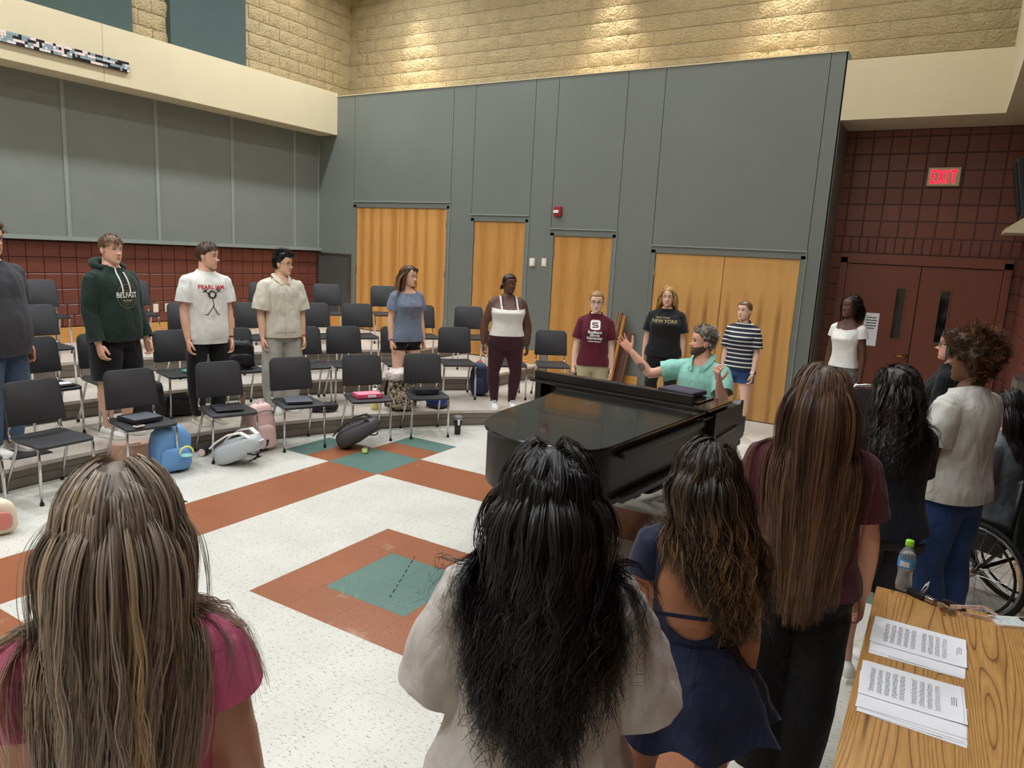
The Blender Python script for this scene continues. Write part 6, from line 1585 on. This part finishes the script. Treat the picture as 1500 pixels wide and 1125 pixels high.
def lay(bv, x, z, e=.004):
    hit = bv.ray_cast(Vector((x, 1.2, z)), Vector((0, -1, 0))); return (x, (hit[0].y if hit[0] is not None else .1) + e, z)
for k in range(5): o = MB(); o.lathe([(0, 0), (.006, 0), (.006, .003), (0, .003)], 10); o = o.build('button', IVORY, p.objs['button_shirt']); o.location = lay(bv, 0, (.78 - .055 * k) * H, .002); o.rotation_euler = (R(-90), 0, 0)
b = MB()
for k in range(5):
    pass
ribbon([lay(bv, .0, (.82 - .04 * k) * H, .003) for k in range(9)], .026, CRM, 'placket', p.objs['button_shirt'], up=(0, 1, 0))
for sx in (-1, 1): ribbon([p.L((sx * x * H, y * H, z * H)) for x, y, z in ((.03, -.045, .868), (.047, -.015, .862), (.046, .02, .845), (.03, .05, .825), (.022, .062, .81))], .04, CRM, 'collar', p.objs['button_shirt'], up=(sx * .5, .6, .6), th=.004)
p.print_on('button_shirt', 'studio', .016, BLK_P, -.085, .735 * H); p.band(-1, RED_P)
ribbon([lay(bv, x, .515 * H, .004) for x in np.linspace(-.13, .13, 9)], .006, mat('seam_cream', (178, 172, 158), .8), 'seam', p.objs['button_shirt'], up=(0, 1, 0))
# P5 grey-blue tee
p = Person('person in a grey-blue tee and black shorts on the lowest riser', (-.55, 1.76, up1), -22, 1.625, 'f', 1.06, SKA, head=(26, -4, 0), armR=((.2, .0, -1), (.04, .2, -1)), armL=((.16, .0, -1), (.02, .25, -1)), bust=1.2)
p.shirt(cloth('tee_slate', (112, 122, 142)), hem=.475, inf=.018, hemflare=.014, sleeve=.60, sl_inf=.016, fold=.009, seed=11, neck=(.835, .062, .5)); p.trousers(BLK_C, 'shorts', end=.20, inf=.008); p.shoes(W_SHOE, W_SOLE)
hair_long(p, [(96, 68, 48), (118, 84, 58), (80, 56, 40)], (70, 50, 36), .30, 150, 8, seed=5, streak=((196, 150, 100), .25, .3), off=(.002, .014), w=0.0035, splay=.1, part=.1, seg=14, spread=0.006, front=0.86); p.finish(); p.glasses(DARKF, .09, dark=True, up=.36, name='sunglasses')
H = p.H
for k, (t, x) in enumerate((('SALUKI', -.0), ('C', .0), ('H', 0), ('O', 0), ('I', 0), ('R', 0))): p.print_on('t_shirt', t, .034 if k else .03, mat('print_faded_red', (150, 70, 92), .8), x, (.745 - .021 * k) * H)
p.band(1, DARKF, r=.022)
# P6 white tank
p = Person('person in a white tank top and maroon leggings beside the piano tail', (.36, 2.50, up1), -48, 1.585, 'f', 1.36, SKD, head=(16, 0, 0), bust=1.5, belly=.018, legw=.98, armw=1.12, armR=((.42, .0, -1), (.05, .25, -1)), armL=((.36, .0, -1), (.02, .1, -1)), face=dict(brow=(20, 14, 12), lip=(110, 62, 56)), stance=.12)
LEGM = cloth('leggings_maroon', (58, 26, 36), bump=.1); p.trousers(LEGM, 'leggings', top=.625, inf=.007, fold=.002, tight=True); TANK = cloth('tank_white', (226, 222, 216), bump=.12)
p.shirt(TANK, 'tank_top', hem=.555, inf=.010, hemflare=.004, sleeveless=True, neck=(.765, .20, .12), fold=.003, seed=13); p.shoes(W_SHOE, W_SOLE, acc=LACE)
p.set_hair([p.cap(.012, .80, .50, .25, (22, 18, 18), .004, 6), p.strands(p.short_guides(200, .05, 6, (0, -.9, .1), 6, .8, .5, .25, .12), [(24, 20, 20), (36, 30, 30)], 6, .005, .8, .0035, seed=6, rough=.0005), p.strands([p.to_head(np.array([(0.12 + .1 * q, -.40 - .05 * k, .50 - .05 * k) for k in range(7)]) * p.h) for q in np.linspace(-1, 1, 14)], [(24, 20, 20), (40, 34, 34)], 10, .008, .4, .004, seed=8)]); p.finish(); p.glasses(WIRE, .09); H = p.H
bvb = bvh_of(np.vstack([p.V[:p.nbody], p.garments[1][1]]), [q for q in p.F if max(q) < p.nbody] + [tuple(k + p.nbody for k in q) for q in p.garments[1][2]])
def drape(x, a0, a1, w, m, nm, e=.004):
    pts = []
    for k in range(13):
        a = R(a0 + (a1 - a0) * k / 12); d_ = Vector((0, math.cos(a), math.sin(a))); o_ = p.L((x, 0, .765 * H)); hit = bvb.ray_cast(o_ + d_ * .5, -d_)
        if hit[0] is not None: pts.append(hit[0] + d_ * e)
    ribbon(pts, w, m, nm, p.objs['tank_top'], th=.004, side=(1, 0, 0))
for sx in (-1, 1):
    drape(sx * .060 * H, -8, 188, .016, TANK, 'strap'); drape(sx * .044 * H, 5, 170, .009, BLK_P, 'black_strap', .003)
# P7 maroon university tee
TMR = cloth('tee_maroon', (92, 26, 42)); p = Person('person in a maroon university tee and khaki shorts behind the piano', (1.40, 2.72, 0), -64, 1.645, 'f', .95, (232, 194, 176), head=(-3, -8, 0), armR=((.2, .02, -1), (.06, .12, -1)), armL=((.2, .02, -1), (.06, .12, -1)), bust=.8)
p.shirt(TMR, hem=.49, inf=.016, hemflare=.012, sleeve=.72, sl_inf=.018, sl_flare=.012, fold=.009, seed=15); p.trousers(cloth('shorts_khaki', (176, 168, 136)), 'shorts', end=.26, wide=.012); p.shoes(W_SHOE, W_SOLE)
p.set_hair([p.cap(.010, .80, .48, .25, (150, 116, 76), .003, 7), p.strands(p.short_guides(220, .05, 7, (0, -.9, .1), 6, .82, .48, .25, .10), [(206, 166, 112), (176, 136, 88), (224, 190, 138)], 6, .004, .8, .0032, seed=7, rough=.0005)]); p.finish(); p.glasses(WIRE, .08); H = p.H
p.flat_on('t_shirt', rounded_poly(.11, .105, .025, 4), [tuple(range(20))], WHT_P, 0, .775 * H, 'emblem')
lt_ = strokes(p, 't_shirt', [(.03, .022, -.03, .02), (-.03, .02, -.032, .002), (-.032, .002, .03, -.004), (.03, -.004, .03, -.022), (.03, -.022, -.034, -.024)], .011, TMR, 0, .775 * H, 'emblem_letter'); lt_.location.y = .0025
for k, t in enumerate(('Southern', 'Illinois', 'University')): p.print_on('t_shirt', t, .042, WHT_P, 0, (.726 - .021 * k) * H, bold=.002)
p.print_on('t_shirt', 'CARBONDALE', .018, WHT_P, 0, .661 * H, sx=1.2, bold=.001)
# P8 black tee
p = Person('person in a black New York tee in front of the double oak doors', (1.76, 4.08, 0), -78, 1.69, 'f', 1.16, SKA, head=(-2, -3, 0), armR=((.22, .02, -1), (.08, .1, -1)), armL=((.22, .02, -1), (.08, .1, -1)), belly=.01)
p.shirt(cloth('tee_black', (24, 24, 26)), hem=.49, inf=.022, hemflare=.02, sleeve=.74, sl_inf=.024, sl_flare=.014, fold=.008, seed=17); p.trousers(BLK_C); p.shoes(B_SHOE, W_SOLE)
hair_long(p, [(214, 172, 116), (186, 146, 98), (232, 198, 146)], (170, 132, 88), .24, 150, 8, seed=8, wave=.012, wfreq=70, off=(.003, .018), w=0.0035, splay=.5, seg=14, front=0.86, spread=0.007); p.finish(); H = p.H
p.print_on('t_shirt', 'NEW YORK', .06, GLD_P, 0, .755 * H, sx=1.0); p.print_on('t_shirt', 'Harry Potter', .034, GLD_P, .03, .782 * H, shear=.3)
# P9 striped tee
def stripes():
    m, nt, b = nodes_of('tee_stripes'); tc = N(nt, 'ShaderNodeTexCoord'); sp = N(nt, 'ShaderNodeSeparateXYZ'); nt.links.new(tc.outputs['Object'], sp.inputs[0])
    mu = N(nt, 'ShaderNodeMath', operation='MULTIPLY'); mu.inputs[1].default_value = 1 / .050; nt.links.new(sp.outputs['Z'], mu.inputs[0]); fr = N(nt, 'ShaderNodeMath', operation='FRACT'); nt.links.new(mu.outputs[0], fr.inputs[0])
    gt = N(nt, 'ShaderNodeMath', operation='GREATER_THAN'); gt.inputs[1].default_value = .72; nt.links.new(fr.outputs[0], gt.inputs[0]); mx = N(nt, 'ShaderNodeMix', data_type='RGBA'); mx.inputs[6].default_value = srgb(26, 34, 54); mx.inputs[7].default_value = srgb(216, 212, 204)
    nt.links.new(gt.outputs[0], mx.inputs[0]); nt.links.new(mx.outputs[2], b.inputs['Base Color']); b.inputs['Roughness'].default_value = .85; MATS['stripes'] = m; return m
p = Person('person in a navy striped tee and denim shorts before the oak doors', (2.76, 3.92, 0), -97, 1.60, 'f', .98, (228, 186, 166), head=(-12, 0, 0), armL=((.2, .02, -1), (.0, .3, -1)), armR=((.16, .02, -1), (.04, .1, -1)), bust=.7)
p.shirt(stripes(), hem=.50, inf=.018, hemflare=.014, sleeve=.78, sl_inf=.020, sl_flare=.012, fold=.008, seed=19); p.trousers(DENIM_D, 'shorts', end=.22, wide=.012); p.shoes(W_SHOE, W_SOLE)
p.set_hair([p.cap(.010, .80, .48, .25, (110, 80, 52), .003, 9), p.strands(p.short_guides(220, .05, 9, (0, -.9, .1), 6, .82, .48, .25, .10), [(150, 114, 78), (120, 88, 58), (172, 136, 96)], 6, .004, .8, .0032, seed=9, rough=.0005), p.strands([p.to_head(np.array([(.03 * q, -.44 - .05 * k + .012 * k * k, .55 - .10 * k) for k in range(8)]) * p.h) for q in np.linspace(-1, 1, 12)], [(140, 104, 70), (120, 88, 58)], 9, .008, .3, .004, seed=10)]); p.finish()
o = p.band(-1, WHITEP, 'watch_strap', .93, w=.02); bx_ = p.el[-1].lerp(p.wr[-1], .93); MB().box(bx_ + Vector((-.026, 0, 0)), (.012, .034, .036), bev=.004).build('watch_face', mat('watch_dark', (24, 24, 28), .2), o)
# P10 pianist
MINT = cloth('polo_mint', (150, 208, 194), bump=.2)
p = Person('person in a mint polo raising both hands at the piano keyboard', (3.03, 1.52, 0), -100, 1.78, 'm', 1.05, (226, 170, 148), seat=.50, lean=6, head=(-44, 4, 0), belly=.012, armR=((.86, .42, -.28), (.62, .30, .72), (-.2, .6, .5)), armL=((.34, .50, -.80), (.02, .52, .85), (.35, -.3, .85)), hands=('open', 'cup'), face=dict(beard=[(92, 74, 62), (66, 50, 42), (130, 118, 108), (78, 60, 48)], brow=(70, 56, 48), jaw=1.08))
p.shirt(MINT, 'polo_shirt', hem=.50, inf=.020, hemflare=.012, sleeve=.62, sl_inf=.024, sl_flare=.012, neck=(.851, .062, .55), fold=.012, seed=21); p.trousers(cloth('trousers_grey', (70, 72, 78)), inf=.012); p.shoes(B_SHOE, B_SHOE)
hair_short(p, [(186, 180, 170), (150, 142, 132), (110, 100, 92), (206, 200, 192)], (96, 86, 78), .055, .012, 260, 7, (-.4, -.2, .6), .5, seed=11, wave=.006, wfreq=150, nz=.010); p.finish(); H = p.H
for sx in (-1, 1): ribbon([p.L((sx * x * H, y * H, z * H)) for x, y, z in ((.03, -.045, .870), (.05, -.015, .864), (.05, .025, .845), (.036, .058, .822), (.028, .066, .80))], .045, MINT, 'collar', p.objs['polo_shirt'], up=(sx * .5, .6, .6), th=.005)
E_, W_ = p.el[1], p.wr[1]
tp = MB(); cpt = E_.lerp(W_, .38); ax = (W_ - E_).normalized(); rad = p.arm_path(1)[1][5] + .0015
vv = []; ff = []; n1, n2 = 12, 8; ref = Vector((.1, .9, -.2)); ref = (ref - ax * ref.dot(ax)).normalized(); bi = ax.cross(ref)
for i in range(n1 + 1):
    for j in range(n2 + 1):
        u_ = -1 + 2 * i / n1; v_ = -1 + 2 * j / n2
        if True: a = v_ * R(58) * math.sqrt(max(.05, 1 - u_ * u_ * .95)); vv.append(cpt + ax * u_ * .038 + (ref * math.cos(a) + bi * math.sin(a)) * rad * (1.0 - .04 * u_))
for i in range(n1):
    for j in range(n2): a = i * (n2 + 1) + j; ff.append((a, a + n2 + 1, a + n2 + 2, a + 1))
tp.add(vv, ff); tp.build('forearm_tattoo', mat('tattoo_ink', (124, 110, 106), .6, var=.45, vscale=55), p.root, smooth=True)
# P11 white v-neck by the exit
p = Person('person in a white v-neck tee with a dark bob by the exit', (3.86, 4.15, 0), -112, 1.735, 'f', .90, SKD, head=(-14, 2, 0), armR=((.16, -.05, -1), (.06, .05, -1)), armL=((.2, .0, -1), (.06, .12, -1)), bust=.9, face=dict(brow=(20, 14, 12), lip=(116, 66, 58)))
TVW = cloth('tee_white_fitted', (228, 226, 222), bump=.12); p.shirt(TVW, hem=.545, inf=.012, hemflare=.004, sleeve=.34, sl_inf=.012, sl_flare=.006, neck=(.815, .078, .55), fold=.005, seed=23); p.trousers(mat('shorts_camo', (96, 96, 96), .9, var=.6, vscale=30), 'shorts', top=.60, end=.36, wide=.006); p.shoes(W_SHOE, W_SOLE)
hair_long(p, [(20, 17, 18), (32, 27, 27), (14, 12, 13)], (16, 14, 15), .20, 130, 8, seed=12, wave=.008, wfreq=60, off=(.004, .022), splay=.5, w=0.0035, seg=12, gather=.9, spread=0.006, front=0.86); p.finish()
# P13 behind, black top with glasses
p = Person('person with glasses in a black top behind the curly-haired singer', (4.855, 1.45, 0), 172, 1.625, 'f', 1.05, (226, 178, 154), head=(0, 0, 0), bust=.8)
p.shirt(BLK_C, 'top', hem=.49, inf=.018, hemflare=.014, sleeve=.8, fold=.008, seed=25); p.trousers(BLK_C); p.shoes(B_SHOE, B_SHOE)
hair_long(p, [(34, 28, 28), (24, 20, 20)], (22, 18, 18), .16, 80, 10, seed=13, off=(.004, .018), seg=10, behind=.3); p.finish(); p.glasses(DARKF, .09, dark=True)
# P12 curly hair, white tee
p = Person('person with a curly brown afro in a white tee and blue jeans', (4.935, -.28, 0), 150, 1.705, 'm', 1.08, SKE, head=(14, 0, 0), belly=.02, armL=((.16, .15, -1), (-.45, .75, -.75)), armR=((.2, .2, -1), (-.5, .8, -.6)), face=dict(brow=(26, 18, 14)))
p.shirt(cloth('tee_offwhite', (214, 212, 204), bump=.2), hem=.50, inf=.020, hemflare=.02, sleeve=.68, sl_inf=.024, sl_flare=.014, fold=.010, seed=27, neck=(.85, .055, .3)); p.trousers(DENIM_D, wide=.014, flare=.01); p.shoes(W_SHOE, W_SOLE)
hair_short(p, [(126, 84, 52), (94, 60, 38), (156, 108, 68), (74, 48, 30)], (60, 40, 26), .082, .036, 620, 7, (0, 0, .01), .98, front=.72, side=.40, back=.14, seed=14, w=.0035, wave=.013, wfreq=240, spread=.011, nz=.030, grav=.0, seg=9); p.finish()
b = MB()
for k in range(16): a = 2 * math.pi * k / 16; c_ = p.el[-1].lerp(p.wr[-1], .9); d_ = (p.wr[-1] - p.el[-1]).normalized(); o1 = d_.orthogonal().normalized(); o2 = d_.cross(o1); b.lathe([(0, -.004), (.006, 0), (0, .004)], 6, c_ + (o1 * math.cos(a) + o2 * math.sin(a)) * .034)
b.build('chain_bracelet', CHROME, p.root)
# P14 black tee, dark wavy hair
p = Person('person with dark wavy hair in a black tee and cargo shorts', (4.63, -.90, 0), 128, 1.575, 'f', 1.20, (216, 170, 148), head=(10, -6, 0), belly=.02, armL=((.22, .25, -1), (-.35, .8, -.5)), armR=((.22, .25, -1), (-.35, .8, -.5)), bust=1.1)
p.shirt(cloth('tee_ink', (28, 32, 40)), hem=.50, inf=.020, hemflare=.018, sleeve=.74, sl_inf=.022, sl_flare=.012, fold=.009, seed=29); CARGO = cloth('cargo_charcoal', (46, 46, 50)); p.trousers(CARGO, 'cargo_shorts', end=.46, wide=.02, inf=.014); p.shoes(W_SHOE, W_SOLE, acc=mat('shoe_coral', (236, 80, 90), .5))
hair_long(p, [(34, 26, 24), (48, 36, 32), (24, 18, 17)], (26, 20, 18), .36, 240, 8, seed=15, wave=.014, wfreq=75, off=(.003, .02), w=0.0026, splay=.4, part=-.1, seg=16, lenvar=.4, side=.45, spread=0.006); p.finish()
H = p.H; MB().box((.135, -.13, .46 * H), (.10, .012, .045), rot=Matrix.Rotation(R(25), 3, 'Z'), bev=.004).build('pocket_flap', CARGO, p.objs['cargo_shorts'])
# P15 very long brown hair
p = Person('person with hip-length straight brown hair in a maroon tee', (4.43, -1.94, 0), 104, 1.67, 'f', 1.12, SKB, head=(4, -3, 0), armL=((.24, .02, -1), (.08, .25, -1)), armR=((.24, .02, -1), (.08, .25, -1)), bust=1.0, hi=False, stance=.07)
p.shirt(cloth('tee_wine', (78, 32, 44)), hem=.505, inf=.020, hemflare=.012, sleeve=.66, sl_inf=.024, sl_flare=.016, fold=.009, seed=31); p.trousers(cloth('trousers_black', (18, 18, 20)), top=.60, flare=.028, inf=.010, fold=.004, wide=.014); p.shoes(W_SHOE, W_SOLE)
hair_long(p, [(104, 74, 54), (84, 58, 42), (122, 90, 66), (72, 50, 36)], (66, 46, 34), .78, 400, 12, seed=16, wave=.004, wfreq=14, off=(.002, .014), w=0.0019, splay=0.06, part=.05, spread=0.0045, tip=.9, rough=0.0009, seg=26, lenvar=.10, behind=.15, streak=((140, 104, 72), .15, 1.2), gather=0.78); p.finish()
# P16 navy dress
p = Person('person in a navy open-back dress with highlighted wavy hair', (4.235, -2.66, 0), 112, 1.495, 'f', 1.0, SKF, head=(-6, -4, 0), armL=((.17, .0, -1), (.05, .14, -1)), armR=((.17, .0, -1), (.05, .14, -1)), bust=.8, hi=False)
NAVY = cloth('dress_navy', (28, 34, 58), bump=.15, rough=.7); H = p.H
i = p.shirt(NAVY, 'dress_bodice', hem=.585, inf=.008, hemflare=.0, sleeve=.42, sl_inf=.010, sl_flare=.004, neck=(.845, .058, .3), fold=.003, seed=33, smooth=3, vox=.0095)
# open back: remove a keyhole from the back of the bodice
nm, V, F, m_, pr = p.garments[i]; hole = [(V[k][1] < -.005) and abs(V[k][2] / H - .715) < .105 and abs(V[k][0]) < .082 * H * math.sqrt(max(0, 1 - ((V[k][2] / H - .715) / .105) ** 2)) for k in range(len(V))]
F = [f for f in F if not all(hole[q] for q in f)]; 
cnt = {}
for f_ in F:
    for a_, b_ in zip(f_, f_[1:] + f_[:1]): cnt[(min(a_, b_), max(a_, b_))] = cnt.get((min(a_, b_), max(a_, b_)), 0) + 1
nb = {}
for (a_, b_), c_ in cnt.items():
    if c_ == 1 and V[a_][1] < .0 and abs(V[a_][0]) < .1 * H and .59 < V[a_][2] / H < .84: nb.setdefault(a_, []).append(b_); nb.setdefault(b_, []).append(a_)
for _ in range(6):
    nv = {k: (V[k] * .4 + .6 * np.mean([V[q] for q in v], axis=0)) for k, v in nb.items() if len(v) == 2}
    for k, v in nv.items(): V[k] = v
us = sorted({q for f in F for q in f}); re_ = {o_: k for k, o_ in enumerate(us)}; p.garments[i] = (nm, V[us], [tuple(re_[q] for q in f) for f in F], m_, False)
mb = MB(); rings = []; ns = 72
for k in range(15):
    t = k / 14; z = .60 - .185 * t
    w, d, yo = lerp_tab(T_F, max(.455, z)); fl = .085 * t ** 1.15; rg = []
    for q in range(ns):
        a = 2 * math.pi * q / ns; wv = 1 + (.10 * t ** 1.3) * math.sin(a * 8 + .8 * math.sin(a * 3)) + .03 * t * math.sin(a * 13 + 1)
        rg.append(Vector(((w + .007 + fl) * wv * math.cos(a) * H, ((d + .007 + fl * .9) * wv * math.sin(a) - .004) * H, (z + .012 * t * math.sin(a * 8 + .8 * math.sin(a * 3) + 1.2)) * H)))
    rings.append(rg)
mb.ring_loft(rings, cap=False); us = np.array([tuple(v) for v in mb.v]); p.garments.append(('dress_skirt', us, mb.f, NAVY, False))
p.shoes(W_SHOE, W_SOLE)
hair_long(p, [(46, 34, 28), (34, 26, 22), (62, 46, 36)], (34, 26, 22), .44, 340, 11, seed=17, wave=.013, wfreq=62, off=(.002, .018), w=0.0021, splay=.12, part=.1, streak=((176, 134, 86), .28, .5), behind=.2, seg=24, side=.5, curl=.006, spread=0.005, rough=0.0009, shift=0.06, gather=0.85); p.finish()
ribbon([(x, -(.0605 + .004 * (1 - (x / .12) ** 2)) * H - .012, .668 * H) for x in np.linspace(-.118, .118, 9)], .012, NAVY, 'back_strap', p.objs['dress_bodice'], up=(0, 1, 0), th=.004)
# P17 oatmeal tee, long black hair
p = Person('person with very long wavy black hair in an oatmeal tee', (4.10, -3.40, 0), 116, 1.605, 'f', 1.18, (224, 178, 160), head=(0, -5, 0), belly=.01, armL=((.34, .12, -1), (-.25, 1, -.15)), armR=((.34, .12, -1), (-.25, 1, -.15)), bust=1.0, hi=False)
p.shirt(cloth('tee_oatmeal', (196, 190, 184), bump=.3), hem=.40, inf=.030, hemflare=.03, sleeve=.92, sl_inf=.032, sl_flare=.018, fold=.017, seed=35, neck=(.85, .055, .3)); p.trousers(BLK_C); p.shoes(W_SHOE, W_SOLE)
hair_long(p, [(26, 23, 24), (36, 32, 33), (18, 16, 17)], (20, 18, 18), .52, 440, 12, seed=18, wave=.020, wfreq=42, curl=.013, off=(.003, .026), w=0.0021, splay=0.12, spread=0.005, rough=0.0011, seg=26, lenvar=0.22, behind=.12, gather=0.82); p.finish()
# P18 pink top
p = Person('person in a pink top with long streaked light brown hair', (3.60, -4.05, 0), 142, 1.62, 'f', 1.0, (214, 164, 136), head=(0, -4, 0), armL=((.20, .0, -1), (.06, .2, -1)), armR=((.20, .0, -1), (.06, .2, -1)), bust=.9, hi=False)
p.shirt(cloth('top_pink', (226, 112, 152), bump=.2), hem=.54, inf=.013, hemflare=.006, sleeve=.38, sl_inf=.017, sl_flare=.008, fold=.007, seed=37); p.trousers(DENIM_D); p.shoes(W_SHOE, W_SOLE)
hair_long(p, [(164, 146, 130), (138, 122, 108), (184, 166, 148)], (112, 98, 86), .56, 440, 13, seed=19, wave=.006, wfreq=28, off=(.002, .014), w=0.0019, splay=.3, spread=0.004, rough=0.0008, streak=((226, 196, 150), .16, -.2), seg=24, lenvar=0.2, behind=.15, tip=.9, gather=.8); p.finish()
# P19 wheelchair user
p = Person('person in a grey tee with a pink hair bow seated in the wheelchair', (5.19, .44, 0), 150, 1.58, 'f', 1.18, SKA, seat=.49, head=(10, -2, 0), armL=((.25, .1, -1), (-.1, 1, -.25)), armR=((.25, .1, -1), (-.1, 1, -.25)), bust=1.0, hi=False)
p.shirt(cloth('tee_grey', (110, 114, 120)), hem=.49, inf=.018, hemflare=.012, sleeve=.78, sl_inf=.020, sl_flare=.012, fold=.008, seed=39); p.trousers(BLK_C); p.shoes(B_SHOE, B_SHOE)
hair_long(p, [(24, 20, 20), (34, 28, 28)], (20, 17, 17), .34, 100, 12, seed=20, off=(.002, .016), seg=14, behind=.3, gather=.8, spread=0.007); p.finish()
BOW = mat('bow_pink', (236, 196, 200), .6); hb = Vector(p.to_head(np.array([[.12 * p.h, -.50 * p.h, .55 * p.h]]))[0])
for sx in (-1, 1):
    ribbon([hb, hb + Vector((sx * .035, -.02, .03)), hb + Vector((sx * .06, -.03, .02)), hb + Vector((sx * .045, -.03, -.015)), hb], .03, BOW, 'hair_bow', p.root, up=(0, 1, .2)); ribbon([hb, hb + Vector((sx * .02, -.05, -.06)), hb + Vector((sx * .03, -.06, -.15)), hb + Vector((sx * .035, -.06, -.22))], .028, BOW, 'bow_tail', p.root, up=(0, 1, .2))
print('OBJECT COUNT', len(bpy.data.objects))
